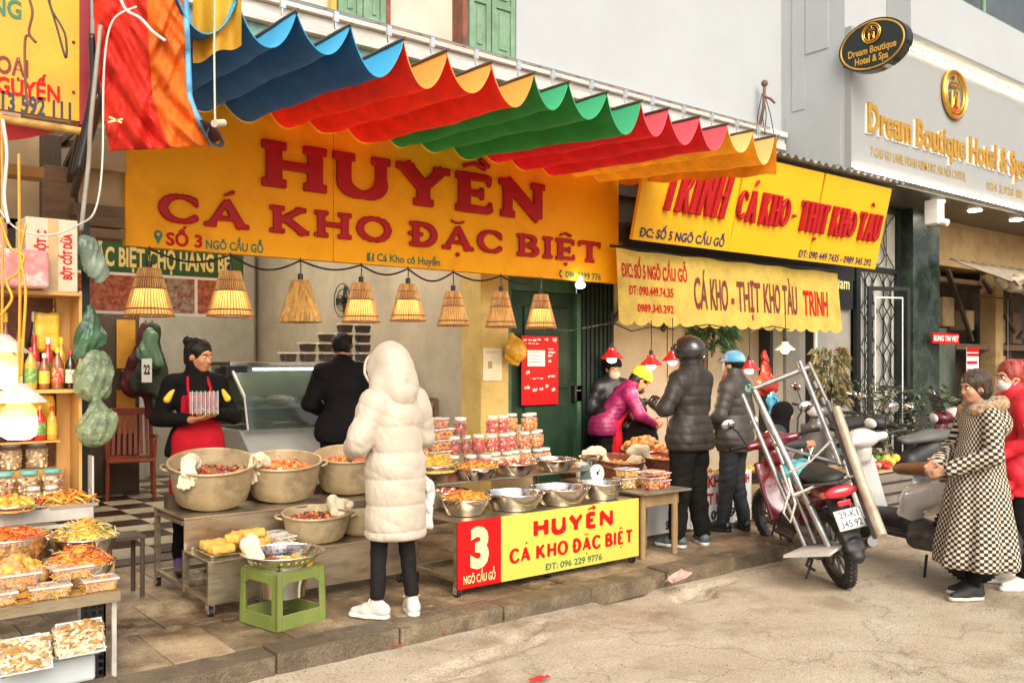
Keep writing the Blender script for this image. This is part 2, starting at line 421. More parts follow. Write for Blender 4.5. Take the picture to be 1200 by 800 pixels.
def letters(name, txt, O, U, V, h, total_w, dep, m, parent, W=.21, T=.12, shear=0., slab=True, gap=.06, res=.009):
    """raised letters, one object each, fitted to total_w; O = lower-left on the board, U right, V up"""
    O = Vector(O); U = Vector(U).normalized(); V = Vector(V).normalized(); N = U.cross(V).normalized()
    gl = []; x = 0
    for ch in txt:
        base, acc = ACC.get(ch, (ch, ''))
        if ch == ' ': x += .36; continue
        wd, P = glyph(base, W, T, slab); gl.append((x, wd, P, acc)); x += wd+gap
    sx = total_w/(x-gap); out = []
    for x, wd, P, acc in gl:
        P = list(P); c = {'E': .42}.get('', wd*.49)
        if '^' in acc: P += [(c-.2, 1.13, c, 1.24, .045, .06), (c+.2, 1.13, c, 1.24, .045, .06)]
        if '`' in acc:
            q = .22 if '^' in acc else 0; P.append((c+q-.12, 1.36 if q else 1.3, c+q+.05, 1.2, .075, .04))
        if "'" in acc: P.append((c-.04, 1.12, c+.14, 1.25, .04, .08))
        if 'u' in acc:
            for i in range(6):
                a0 = R(200+i*140/6); a1 = R(200+(i+1)*140/6)
                P.append((c+.2*math.cos(a0), 1.24+.12*math.sin(a0), c+.2*math.cos(a1), 1.24+.12*math.sin(a1), .045, .045))
        if '.' in acc: P.append((c, -.17, c+.01, -.17, .09, .09))
        s = SDF(res); d = dep/2
        # letters are drawn in a local plane (x,z) with thickness on y
        for x0, y0, x1, y1, a, b in P:
            f = lambda X_, Y_: ((X_*sx+shear*Y_*h), Y_*h)
            p, q = f(x0, y0), f(x1, y1); hs_ = (1+sx/h)/2 if False else 1
            ka = h
            kk = ka*min(1 if slab else 1.4, .5+.5*sx/h); L2 = math.hypot(q[0]-p[0], q[1]-p[1])
            if L2 > .22*h and abs(a-b) < .04 or (y0 == y1 and L2 > .12*h):
                a_ = (a+b)/2*kk; ang = math.atan2(q[0]-p[0], q[1]-p[1]); ex = a_*.35 if y0 != y1 else 0
                s.box(((p[0]+q[0])/2, 0, (p[1]+q[1])/2), (a_, .06, L2/2+ex), Matrix.Rotation(ang, 3, 'Y'), rad=.006, k=.010)
            else: s.cap((p[0], 0, p[1]), (q[0], 0, q[1]), a*kk, b*kk, k=.008)
        s.lo[1] = -d-.02; s.hi[1] = d+.02
        kc = .008 if dep > .01 else .001; s.cut((0, -d, 0), (0, -1, 0), k=kc); s.cut((0, d, 0), (0, 1, 0), k=kc)
        o = s.build('letter', m, parent)
        B = Matrix((U, -N, V)).transposed().to_4x4(); base_p = O+U*(x*sx)+N*(d+.001)-(parent.location if parent else Vector())
        B.translation = base_p; o.matrix_local = B; out.append(o)
    return out
def objvar(m, lo=.8, hi=1.1):
    """each object using this material is a little lighter or darker than the next"""
    n = m.node_tree; b = n.nodes['Principled BSDF']; s = b.inputs['Base Color'].links[0].from_socket
    oi = n.nodes.new('ShaderNodeObjectInfo'); mr = n.nodes.new('ShaderNodeMapRange'); mr.inputs[3].default_value = lo; mr.inputs[4].default_value = hi
    n.links.new(oi.outputs['Random'], mr.inputs[0]); h = n.nodes.new('ShaderNodeHueSaturation')
    n.links.new(mr.outputs[0], h.inputs['Value']); n.links.new(s, h.inputs['Color']); n.links.new(h.outputs[0], b.inputs['Base Color']); return m

def grain(m, sc=120, amt=.3, crack=False):
    """fine light and dark grains over the base colour"""
    n = m.node_tree; b = n.nodes['Principled BSDF']; s = b.inputs['Base Color'].links[0].from_socket; L = n.links.new
    g_ = n.nodes.new('ShaderNodeNewGeometry'); t_ = n.nodes.new('ShaderNodeTexNoise'); t_.inputs['Scale'].default_value = sc; t_.inputs['Detail'].default_value = 4; t_.inputs['Roughness'].default_value = .8; L(g_.outputs['Position'], t_.inputs['Vector'])
    v_ = n.nodes.new('ShaderNodeTexVoronoi'); v_.feature = 'DISTANCE_TO_EDGE'; v_.inputs['Scale'].default_value = .5; L(g_.outputs['Position'], v_.inputs['Vector'])
    mr = n.nodes.new('ShaderNodeMapRange'); mr.inputs[1].default_value = .3; mr.inputs[2].default_value = .7; mr.inputs[3].default_value = 1-amt*1.3; mr.inputs[4].default_value = 1+amt; L(t_.outputs[0], mr.inputs[0])
    if crack:
        dn = n.nodes.new('ShaderNodeTexNoise'); dn.inputs['Scale'].default_value = 2.2; dn.inputs['Detail'].default_value = 6; L(g_.outputs['Position'], dn.inputs['Vector'])
        ad = n.nodes.new('ShaderNodeVectorMath'); ad.operation = 'MULTIPLY_ADD'; L(dn.outputs['Color'], ad.inputs[0]); ad.inputs[1].default_value = (.9, .9, .9); L(g_.outputs['Position'], ad.inputs[2]); L(ad.outputs[0], v_.inputs['Vector'])
        cm = n.nodes.new('ShaderNodeMapRange'); cm.inputs[1].default_value = .0; cm.inputs[2].default_value = .009; cm.inputs[3].default_value = .72; cm.inputs[4].default_value = 1; L(v_.outputs['Distance'], cm.inputs[0])
        mm = n.nodes.new('ShaderNodeMath'); mm.operation = 'MULTIPLY'; L(cm.outputs[0], mm.inputs[0]); L(mr.outputs[0], mm.inputs[1]); mr = mm
    hv = n.nodes.new('ShaderNodeHueSaturation'); L(mr.outputs[0], hv.inputs['Value']); L(s, hv.inputs['Color']); L(hv.outputs[0], b.inputs['Base Color'])
# ------------------------------------------------------------------ materials of the place
ROAD = mat('worn_concrete_road', (.60,.505,.375), .85, scale=2.2, bump=1, bscale=85, col2=(.44,.345,.23), amt=.5, dirt=(.25,.17,.09), dscale=1.3, damt=.8, spec=.25)
grain(ROAD, 75, .28, True)
BASE = mat('earth', (.12,.09,.06), .95, bump=.5)
PAVE = objvar(mat('pavement_stone', (.36,.25,.14), .55, scale=2.2, bump=.8, bscale=55, col2=(.10,.058,.026), amt=.22, dirt=(.52,.39,.23), dscale=3.2, damt=.9, world=True), .72, 1.18)
grain(PAVE, 110, .5)
KERB = objvar(mat('kerb_stone', (.20,.145,.085), .6, scale=4, bump=.8, bscale=50, col2=(.08,.055,.032), amt=.4, dirt=(.36,.27,.16), dscale=5, damt=.6, world=True), .85, 1.12)
grain(KERB, 110, .5)
WHITEWALL = mat('white_plaster', (.395,.405,.40), .8, var=.03, scale=1.2, bump=.35, bscale=9, dirt=(.40,.43,.43), dscale=.9, damt=.55)
HOTELWALL = mat('hotel_wall_paint', (.395,.405,.40), .6, var=.03, scale=1.5, bump=.1, dirt=(.42,.45,.46), dscale=1.1, damt=.35)
TAUPE = mat('shop_wall_paint', (.44,.37,.27), .7, var=.12, scale=2, bump=.15, bscale=20, dirt=(.30,.24,.16), dscale=2.3, damt=.4)
PALEWALL = mat('pale_plaster', (.55,.50,.40), .8, var=.1, scale=2, bump=.2)
PILLAR = mat('ochre_painted_plaster', (.66,.47,.15), .7, scale=3, bump=.25, bscale=25, col2=(.45,.29,.075), amt=.6, dirt=(.34,.22,.07), dscale=7, damt=.45)
DARKWOOD = mat('dark_old_wood', (.07,.045,.025), .7, scale=4, bump=.4, stretch=(1, 1, .2))
BROWNWOOD = objvar(mat('brown_boards', (.24,.14,.065), .7, scale=7, bump=.4, col2=(.11,.06,.03), amt=.5, stretch=(1, 1, 6)), .7, 1.2)
GREENPAINT = mat('faded_green_paint', (.16,.27,.16), .6, scale=5, bump=.3, var=.15, dirt=(.33,.36,.27), dscale=7, damt=.5)
TEAL = mat('teal_painted_boards', (.14,.27,.23), .6, scale=4, var=.2, bump=.2, dirt=(.3,.33,.28), dscale=6)
DOORGREEN = mat('dark_green_door', (.014,.038,.019), .55, spec=.25, scale=3, var=.25, bump=.1)
SHUT = mat('black_green_shutter', (.010,.02,.016), .5, spec=.2, scale=5, var=.3, bump=.1)
WHITETRIM = mat('weathered_white_timber', (.55,.53,.48), .7, scale=9, bump=.3, var=.12, dirt=(.3,.26,.2), dscale=5, stretch=(.3, 1, 3), damt=.6)
BLACK = mat('black_paint', (.012,.012,.012), .4, var=.2)
BLACKMETAL = mat('black_iron', (.018,.02,.018), .45, metal=.4, var=.2)
STEEL = mat('brushed_steel', (.60,.50,.36), .30, metal=.85, scale=3, bump=.12, bscale=20, col2=(.38,.30,.19), amt=.5, stretch=(1, 1, 5), dirt=(.2,.14,.07), dscale=5, damt=.6)
BOWLSTEEL = mat('polished_steel', (.74,.70,.63), .16, metal=1, scale=6, var=.08, bump=.04, rvar=.06)
CHROME = mat('chrome', (.75,.74,.72), .15, metal=1, var=.05)
GALV = mat('galvanised_pipe', (.55,.53,.5), .38, metal=.9, scale=12, var=.2, bump=.15, dirt=(.3,.2,.12), dscale=14, damt=.4)
YSIGN = mat('orange_yellow_signboard', (.95,.40,.008), .5, var=.03, scale=2, coat=.0, spec=.15, rvar=.05, dirt=(.66,.23,.008), dscale=2.2, damt=.45)
YSIGN2 = mat('yellow_signboard', (.84,.42,.008), .5, var=.05, scale=2, spec=.3, dirt=(.6,.33,.02), dscale=4, damt=.4)
RED = mat('sign_red', (.42,.008,.010), .4, var=.08, spec=.25)
REDP = mat('printed_red', (.50,.006,.006), .55, var=.03, spec=.2)
BROWNP = mat('printed_dark_red', (.17,.02,.012), .6, var=.03)
GREENP = mat('printed_green', (.03,.16,.06), .5, var=.05)
DARKP = mat('printed_dark', (.02,.03,.05), .5, var=.03)
NAVYP = mat('printed_navy', (.03,.03,.10), .5, var=.03)
WHITEP = mat('white_print', (.78,.76,.70), .5, var=.03)
CREAMP = mat('cream_print', (.80,.70,.30), .5, var=.03)
GOLD = mat('gold_letters', (.72,.40,.07), .3, metal=.75, var=.08)
MARBLE = mat('black_green_marble', (.010,.016,.012), .25, spec=.3, scale=3, col2=(.03,.045,.035), amt=.3, dirt=(.22,.26,.2), dscale=2.2, damt=.25)
TILEW = objvar(mat('white_floor_tile', (.48,.42,.31), .35, scale=5, var=.1), .8, 1.1)
TILED = objvar(mat('maroon_floor_tile', (.045,.016,.012), .3, scale=5, var=.2), .7, 1.2)
BULB = mat('lit_bulb', (1, .9, .7), .4, emit=(1, .80, .48), estr=9)
BULBW = mat('lit_white_bulb', (1, .95, .85), .4, emit=(1, .90, .70), estr=14)
GLASS = mat('dark_window_glass', (.05,.06,.055), .08, var=.3, scale=2, spec=.9)
CARD = mat('cardboard', (.42,.29,.15), .8, scale=6, var=.12, bump=.2, bscale=30)

# ------------------------------------------------------------------ ground, road, kerb, pavement
g = MB(); g.box(-60, 120, -80, 140, -.5, -.2); tag(g.build('ground', BASE), kind='structure')
def axis(a, b, c, d, fine, far): # fine steps in b..c, coarse outside
    return sorted(set([round(x, 4) for x in list(np.arange(a, b, far))+list(np.arange(b, c, fine))+list(np.arange(c, d+.01, far))]))
xs = axis(-40, 1.4, 8.6, 80, .035, 1.9); ys = axis(-40, 3.0, 4.5, 4.51, .03, 1.6)
rr = np.random.RandomState(3)
pits = [(3.05, 3.99, .42, .07, .035, .15), (3.45, 4.16, .25, .05, .03, .9), (4.95, 4.13, .20, .11, .05, .5), (5.25, 4.25, .3, .05, .03, .0), (4.55, 4.42, .28, .06, .04, .3), (2.7, 3.86, .2, .04, .02, -.5)]
slabs = [(3.2, 4.25, .85, .18), (4.62, 4.24, .25, .16)]
def road_z(x, y):
    z = .006*math.sin(x*1.3+y*.7)+.004*math.sin(x*3.1-y*2.3)+.0025*math.sin(x*17+y*9)*math.sin(y*23-x*5)
    for px, py, a, b, d, r_ in pits:
        c, s_ = math.cos(r_*.5), math.sin(r_*.5); u = ((x-px)*c+(y-py)*s_)/a; v = (-(x-px)*s_+(y-py)*c)/b
        q = u*u+v*v+.35*math.sin(x*31+y*13)*math.sin(y*37)
        if q < 1.6: z -= d*max(0, min(1, (1.4-q)*1.6))
    return z
g = MB(); vs = [(x, y, road_z(x, y) if (1.3 < x < 8.7 and y > 2.9) else .006*math.sin(x*1.3+y*.7)+.004*math.sin(x*3.1-y*2.3)) for y in ys for x in xs]
n_ = len(xs); g.add(vs, [(j*n_+i, j*n_+i+1, (j+1)*n_+i+1, (j+1)*n_+i) for j in range(len(ys)-1) for i in range(n_-1)])
tag(g.build('road', ROAD, smooth=180), kind='structure')
def chunk(w_, d_, h_, seed, jit=.006, nx=3, ny=2):
    """a worn stone block: a box with a slightly uneven top"""
    q = random.Random(seed); b = MB(); z1 = lambda i, j: h_+(q.uniform(-jit, jit)*.5)
    vs = [(w_*i/nx+(q.uniform(-jit, jit) if 0 < i < nx else 0), d_*j/ny, z1(i, j)) for j in range(ny+1) for i in range(nx+1)]
    b.add(vs, [(j*(nx+1)+i, j*(nx+1)+i+1, (j+1)*(nx+1)+i+1, (j+1)*(nx+1)+i) for j in range(ny) for i in range(nx)])
    ring = [i for i in range(nx+1)]+[j*(nx+1)+nx for j in range(1, ny+1)]+[ny*(nx+1)+i for i in range(nx-1, -1, -1)]+[j*(nx+1) for j in range(ny-1, 0, -1)]
    k = len(ring); lo = [(vs[i][0], vs[i][1], -.02) for i in ring]; top = [vs[i] for i in ring]
    b.add(lo+top, [(i, (i+1) % k, (i+1) % k+k, i+k) for i in range(k)]); return b
kroot = tag(bpy.data.objects.new('kerb', None), kind='structure'); COL.objects.link(kroot)
km = [chunk(.742, .20, .105, s_, .008, 7, 2).build('kerb_stone', KERB, kroot, bevel=.012) for s_ in range(4)]
x = -4.0; i = 0
while x < 24:
    if i < 4: o = km[i]
    else: o = km[i % 4].copy(); COL.objects.link(o)
    o.location = (x, 4.425+rnd.uniform(-.008, .008), rnd.uniform(-.006, .004)); x += .75; i += 1
    if abs(x-5.4) < .4: o.rotation_euler = (R(2.5), R(-1), R(-2.2))
proot = tag(bpy.data.objects.new('pavement', None), kind='structure'); COL.objects.link(proot)
b = MB(); b.box(-10, 40, 4.62, 7.3, -.1, .085); b.build('bedding', BASE, proot)
pm = [chunk(.325, .625, .1, 20+s_, .004, 3, 4).build('paving_slab', PAVE, proot, bevel=.004) for s_ in range(4)]
k = 0
for row in range(4):
    for c in range(56):
        x = .55+c*.33+(.165 if row % 2 else 0); o = pm[k] if k < 4 else pm[rnd.randrange(4)].copy()
        if k >= 4: COL.objects.link(o)
        o.location = (x, 4.632+row*.63, rnd.uniform(-.004, .003)); o.rotation_euler = (rnd.uniform(-.006, .006), rnd.uniform(-.006, .006), 0); k += 1
b = MB(); b.box(-10, .54, 4.632, 7.1, .08, .1); b.box(19.3, 40, 4.632, 7.1, .08, .1); b.build('far_paving', PAVE, proot)
# shop floor: checkered tiles, each one a piece
froot = tag(bpy.data.objects.new('shop_floor', None), kind='structure'); COL.objects.link(froot)
b = MB(); b.box(1.3, 5.5, 7.2, 12.6, -.1, .098); b.build('screed', BASE, froot)
tl = []
for m_ in (TILEW, TILED):
    q = MB(); q.box(.002, .338, .002, .338, .09, .118); tl.append(q.build('floor_tile', m_, froot))
k = 0
for j in range(15):
    for i_ in range(12):
        o = tl[(i_+j) % 2]
        if k > 1: o = o.copy(); COL.objects.link(o)
        elif k == 1: o = tl[1]
        o.location = (1.32+i_*.34, 7.36+j*.34, 0); k += 1
b = MB(); b.box(1.3, 5.32, 7.1, 7.35, .0, .108); tag(b.build('threshold', mat('threshold_stone', (.06,.03,.02), .5, bump=.3)), kind='structure')

# ------------------------------------------------------------------ the first shop's building
B1 = thing('shop_building', 'old shop house with green upstairs shutters above the striped fabric awning', 'building', (3.5, 7.2, 0))
def wpart(name, m, root, *boxes, bevel=0., sm=None):
    q = MB()
    for bx_ in boxes: q.box(*bx_)
    return q.build(name, m, root, world=True, bevel=bevel, smooth=sm)
wpart('side_wall', TAUPE, B1, (5.31, 5.55, 7.42, 12.5, 0, 3.4))
wpart('side_wall', TAUPE, B1, (1.1, 1.3, 7.12, 12.5, 0, 3.4))
wpart('back_wall', mat('cool_grey_wall', (.60,.55,.42), .75, var=.08), B1, (1.3, 5.31, 12.5, 12.7, 0, 3.4))
wpart('ceiling', mat('dim_ceiling', (.4,.35,.27), .8), B1, (1.1, 5.55, 7.3, 12.7, 3.4, 3.5))
wpart('pillar', PILLAR, B1, (5.312, 5.66, 7.09, 7.5, .08, 3.6), bevel=.012)
wpart('facade_wall', TAUPE, B1, (-2, 11.6, 7.15, 7.4, 3.5, 4.4), (-2, 1.3, 7.15, 7.35, 0, 3.5))
wpart('facade_wall', TEAL, B1, (1.0, 5.8, 7.08, 7.149, 3.9, 4.42))
# green door leaf, its frame, black roller shutter
wpart('door', DOORGREEN, B1, (5.70, 6.62, 7.16, 7.22, .1, 2.35)); wpart('door_panel', DOORGREEN, B1, (5.9, 6.5, 7.135, 7.161, 1.35, 2.2), bevel=.01)
wpart('door_panel', DOORGREEN, B1, (5.9, 6.5, 7.135, 7.161, .3, 1.2), bevel=.01)
wpart('transom_wall', mat('green_wall', (.035,.10,.05), .6, var=.2), B1, (5.66, 6.65, 7.17, 7.3, 2.36, 3.55), (6.6, 6.66, 7.1, 7.3, .1, 2.36), (5.66, 5.7, 7.1, 7.3, .1, 2.36))
q = MB()
for i in range(15):
    x = 6.662+i*.032; q.box(x, x+.022, 7.08+(i % 2)*.012, 7.13, .1, 3.5)
q.box(6.66, 7.14, 7.125, 7.17, .1, 3.5); q.build('shutter', SHUT, B1, world=True)
# cornice running over both shops
q = MB()
for y0, z0, z1 in ((6.98, 4.56, 4.63), (7.03, 4.49, 4.558), (7.01, 4.40, 4.488)): q.box(-1.5, 10.25, y0, 7.2, z0, z1)
q.build('cornice', WHITETRIM, B1, world=True, bevel=.006)
# upstairs
wpart('upper_wall', PALEWALL, B1, (-2, 4.27, 7.2, 7.5, 4.6, 9.0), (4.27, 5.19, 7.2, 7.5, 7.2, 9.0), (4.27, 5.8, 7.2, 7.5, 9, 9.5), (5.19, 5.76, 7.2, 7.5, 4.6, 9))
wpart('window_frame', mat('red_brown_frame', (.22,.07,.04), .6, var=.3, bump=.3), B1, (5.13, 5.188, 7.14, 7.34, 4.64, 7.2), (4.272, 4.32, 7.14, 7.34, 4.64, 7.2))
wpart('window_pane', GLASS, B1, (4.3, 5.15, 7.36, 7.38, 4.6, 7.2))
q = MB(); q.prism([(0, 0), (.8, 0), (.8, .95), (0, .3)], (4.33, 7.33, 4.64), (1, 0, 0), (0, 0, 1), .01); q.build('window_blind', PALEWALL, B1, world=True)
def shutter_leaf(x0, x1, z0=4.65, z1=7.1):
    f = MB(); w_ = .055
    f.box(x0, x0+w_, 7.12, 7.17, z0, z1); f.box(x1-w_, x1, 7.12, 7.17, z0, z1)
    zz = [z0, z0+.5, z0+1.2, z0+1.9, z1-w_]
    for z in zz: f.box(x0+w_, x1-w_, 7.122, 7.168, z, z+w_)
    o = f.build('shutter_leaf', GREENPAINT, B1, world=True, bevel=.005)
    for i in range(4):
        q = MB(); q.box(x0+w_, x1-w_, 7.14, 7.155, zz[i]+w_, zz[i+1]); q.box(x0+w_+.04, x1-w_-.04, 7.128, 7.14, zz[i]+w_+.04, zz[i+1]-.04)
        p = q.build('shutter_panel', GREENPAINT, o, bevel=.004)
shutter_leaf(3.78, 4.02); shutter_leaf(4.03, 4.26); shutter_leaf(5.2, 5.46); shutter_leaf(5.475, 5.77)
wpart('downpipe', mat('yellow_pipe', (.55,.33,.05), .5), B1, (3.70, 3.75, 7.1, 7.15, 4.64, 8))

# second building: white gable above, Trinh shop below
B2 = thing('white_building', 'tall white plastered building above the second food stall', 'building', (8.5, 7.3, 0))
wpart('upper_wall', WHITEWALL, B2, (5.782, 11.0, 7.12, 7.6, 4.6, 11.0))
wpart('lower_wall', mat('beige_panel_wall', (.46,.38,.26), .6, var=.1, scale=2, bump=.1, dirt=(.3,.22,.13), dscale=2.5, damt=.4), B2, (7.14, 10.6, 7.3, 7.5, .08, 3.6), (7.14, 7.2, 7.2, 7.3, .08, 3.5))
wpart('lower_wall', mat('grey_wall_panel', (.30,.27,.22), .6, var=.1), B2, (10.6, 12.2, 7.25, 7.45, .08, 4.0))
for x in (8.25, 9.0): wpart('panel_joint', BLACK, B2, (x, x+.012, 7.296, 7.30, .1, 3.3))
wpart('ceiling', DARKWOOD, B2, (6.7, 11, 6.5, 7.29, 3.0, 3.06))
q = MB()
for (x, z0, z1) in ((8.6, .1, 3), (8.85, .1, 3), (9.4, .1, 3.0)): q.cyl((x, 7.22, z0), (x, 7.22, z1), .035, n=8)
q.build('timber_post', BROWNWOOD, B2, world=True, smooth=60)
wpart('door_frame', BLACK, B2, (10.05, 10.12, 7.12, 7.29, .1, 3.4), (11.05, 11.11, 7.12, 7.25, .1, 4.0))
q = MB(); q.cyl((10.75, 6.9, .1), (10.75, 6.9, 3.2), .028, n=10); q.build('white_pole', WHITEP, B2, world=True, smooth=60)
q = MB()
for i in range(3): q.beam((7.2+i*.9, 7.24, 2.0), (8.2+i*.7, 7.24, 3.0), .04, .05)
q.build('brace', DARKWOOD, B2, world=True)
# wall tap and wires stuck on the white wall
q = thing('wall_pipe_fitting', 'rusty pipe stub with thin wires on the white wall right of the awning', 'pipe', (9.62, 7.08, 4.9)); p0 = at(898, 100, Y=7.05)
a = MB(); a.tube([at(890, 150, Y=7.08), at(895, 125, Y=7.0), at(896, 98, Y=6.98)], .02, 8); a.tube([at(894, 112, Y=7), at(903, 116, Y=6.92), at(908, 121, Y=6.9)], .016, 8)
a.ell(at(896, 98, Y=6.98), .045); a.build('pipe', mat('rusty_pipe', (.2,.1,.05), .7, var=.3), q, world=True, smooth=60)
a = MB()
for i in range(4): a.tube([at(893+i, 110, Y=7.0), at(888+i*5, 135, Y=6.98), at(886+i*5+(i % 2)*6, 158, Y=6.98)], .006, 5)
a.tube([at(905, 185, Y=6.7), at(908, 172, Y=6.7), at(913, 158, Y=6.7)], .008, 5); a.build('wire', BLACK, q, world=True)
# flaked plates on the white wall

# ------------------------------------------------------------------ hotel
B3 = thing('hotel_building', 'white hotel building with overhanging upper floor and gold lettered sign', 'building', (13, 7, 0))
wpart('upper_wall', HOTELWALL, B3, (10.3, 22, 6.2, 11, 4.04, 5.80), (10.3, 22, 6.2, 11, 5.80, 11))
wpart('wall_patch', HOTELWALL, B3, (10.286, 10.299, 6.42, 6.75, 5.6, 6.6), (10.29, 10.299, 6.76, 6.95, 4.9, 6.6), (10.292, 10.2995, 6.25, 7.05, 4.1, 4.85))
q = MB(); q.box(11.3, 22, 5.86, 6.199, 5.86, 6.62); q.build('balcony_band', HOTELWALL, B3, world=True, bevel=.01)
wpart('window_strip', GLASS, B3, (11.8, 22, 5.95, 6.19, 6.64, 8.2)); wpart('window_mullion', GREENPAINT, B3, (13.5, 13.58, 5.93, 5.949, 6.62, 8.2), (15.4, 15.48, 5.93, 5.949, 6.62, 8.2), (11.7, 22, 5.92, 5.948, 6.622, 6.68))
wpart('soffit', mat('dark_soffit', (.10,.085,.06), .4, var=.1), B3, (11.12, 22, 6.25, 7.3, 4.0, 4.038))
wpart('marble_column', MARBLE, B3, (13.55, 14.0, 7.0, 7.5, .1, 4.0)); wpart('marble_column', MARBLE, B3, (14.02, 14.55, 7.08, 7.5, .1, 4.0))
wpart('lobby_wall', mat('hotel_lobby_wall', (.36,.32,.25), .5, var=.1), B3, (12.2, 13.55, 7.5, 7.6, .1, 4.0))
wpart('name_board', BLACK, B3, (10.95, 12.15, 7.18, 7.24, 2.4, 3.15))
text('lettering', 'In Viet Nam', (11.0, 7.175, 2.68), (1, 0, 0), (0, 0, 1), 1.05, .17, CREAMP, B3, .015)
for x, y in ((13.3, 6.5), (14.5, 6.5), (16, 6.5)):
    q = MB(); q.cyl((x, y, 3.985), (x, y, 3.999), .10, n=16); q.build('downlight', BULBW, B3, world=True)
q = MB(); q.box(12.9, 13.1, 6.3, 6.5, 3.62, 3.97); q.cyl((13.0, 6.42, 3.7), (13.0, 6.2, 3.62), .05); q.build('security_camera', WHITEP, B3, world=True, bevel=.01)
# iron gate with curved bars
gt = thing('iron_gate', 'open black iron gate with curved ornamental bars before the hotel door', 'gate', (12.8, 7.2, .1))
wpart('gate_frame', BLACKMETAL, gt, (12.22, 12.30, 7.16, 7.22, .1, 4.0), (13.42, 13.5, 7.16, 7.22, .1, 4.0), (12.3, 13.42, 7.165, 7.215, 2.98, 3.06), (12.3, 13.42, 7.165, 7.215, 3.9, 3.98), (12.3, 12.34, 7.165, 7.215, .1, 2.98), (13.38, 13.42, 7.165, 7.215, .1, 2.98), bevel=.004)
wpart('gate_pane', mat('frosted_pane', (.42,.40,.33), .35, var=.08), gt, (12.3, 13.42, 7.225, 7.235, .1, 3.95))
def ornament(x0, x1, z0, z1):
    c = (x0+x1)/2; q = MB(); w_ = (x1-x0)/2
    for s_ in (-1, 1):
        for k_ in range(max(1, int((z1-z0)/.55))):
            a0 = z0+k_*(z1-z0)/max(1, int((z1-z0)/.55)); h = (z1-z0)/max(1, int((z1-z0)/.55))
            q.tube([(c+s_*w_*.9*math.sin(math.pi*t/10)**1.0*(.55+.45*math.cos(math.pi*t/5)), 7.19, a0+h*t/10) for t in range(11)], .009, 5)
            q.tube([(c+s_*w_*(.9-.6*math.sin(math.pi*t/8)), 7.19, a0+h*t/8) for t in range(9)], .009, 5)
        q.cyl((c+s_*w_*.45, 7.19, z0), (c+s_*w_*.45, 7.19, z1), .008, n=5)
    q.build('scrollwork', BLACKMETAL, gt, world=True)
ornament(12.34, 12.86, .2, 2.95); ornament(12.86, 13.38, .2, 2.95); ornament(12.34, 13.38, 3.08, 3.88)
q = MB(); q.box(0, .06, -.02, .02, 0, 2.6); q.box(.64, .70, -.02, .02, 0, 2.6); q.box(.06, .64, -.02, .02, 2.54, 2.6); q.box(.06, .64, -.02, .02, 0, .06); q.box(.06, .64, -.02, .02, 1.1, 1.16)
o = q.build('gate_leaf', BLACKMETAL, gt, world=False, bevel=.004); o.location = (12.15-12.8, 6.95-7.2, .02); o.rotation_euler = (0, 0, R(-25))
q = MB(); q.box(.10, .115, -.03, -.02, .2, 2.45); q.box(.55, .565, -.03, -.02, .2, 2.45); q.box(.115, .55, -.03, -.02, 2.43, 2.45); q.build('leaf_trim', WHITEP, o)

# hotel sign on the overhang
hsn = thing('hotel_sign', 'pale fascia sign with raised gold words Dream Boutique Hotel & Spa', 'sign', (13, 6.15, 4.05))
wpart('sign_board', mat('sign_board_pale', (.30,.30,.285), .6, var=.02), hsn, (10.3, 15.75, 6.11, 6.198, 4.04, 5.79))
def raised(body, O, w_, h_, dep, m, root, offset=.022, U=Vector((1, 0, 0)), V=Vector((0, 0, 1)), name='lettering'):
    c = bpy.data.curves.new('t', 'FONT'); c.body = body; c.size = 1; c.offset = offset; c.resolution_u = 3; c.extrude = .5
    o = bpy.data.objects.new('t', c); COL.objects.link(o)
    me = bpy.data.meshes.new_from_object(o.evaluated_get(bpy.context.evaluated_depsgraph_get()))
    a = np.array([tuple(p.co) for p in me.vertices]); fs = [tuple(p.vertices) for p in me.polygons]; bpy.data.objects.remove(o)
    x0, x1 = a[:, 0].min(), a[:, 0].max(); N = U.cross(V); O = Vector(O); b_ = MB()
    b_.add([O+U*((p[0]-x0)/(x1-x0)*w_)+V*((p[1]+.02)/.72*h_)+N*((p[2]+.5)*dep) for p in a], fs); return b_.build(name, m, root, world=True)
raised('Dream Boutique Hotel & Spa', (10.62, 6.108, 4.53), 4.65, .36, .05, GOLD, hsn, .02)
raised('Dream Boutique Hotel & Spa', (10.60, 6.109, 4.515), 4.65, .36, .02, WHITEP, hsn, .035, name='letter_glow_edge')
text('lettering', '7 CAU GO LANE, HOAN KIEM DIST, HA NOI CAPITAL', (10.75, 6.106, 4.24), (1, 0, 0), (0, 0, 1), 2.6, .12, GOLD, hsn, .03)
text('lettering', '024 3.928 88', (14.0, 6.106, 4.21), (1, 0, 0), (0, 0, 1), 1.25, .12, GOLD, hsn, .03)
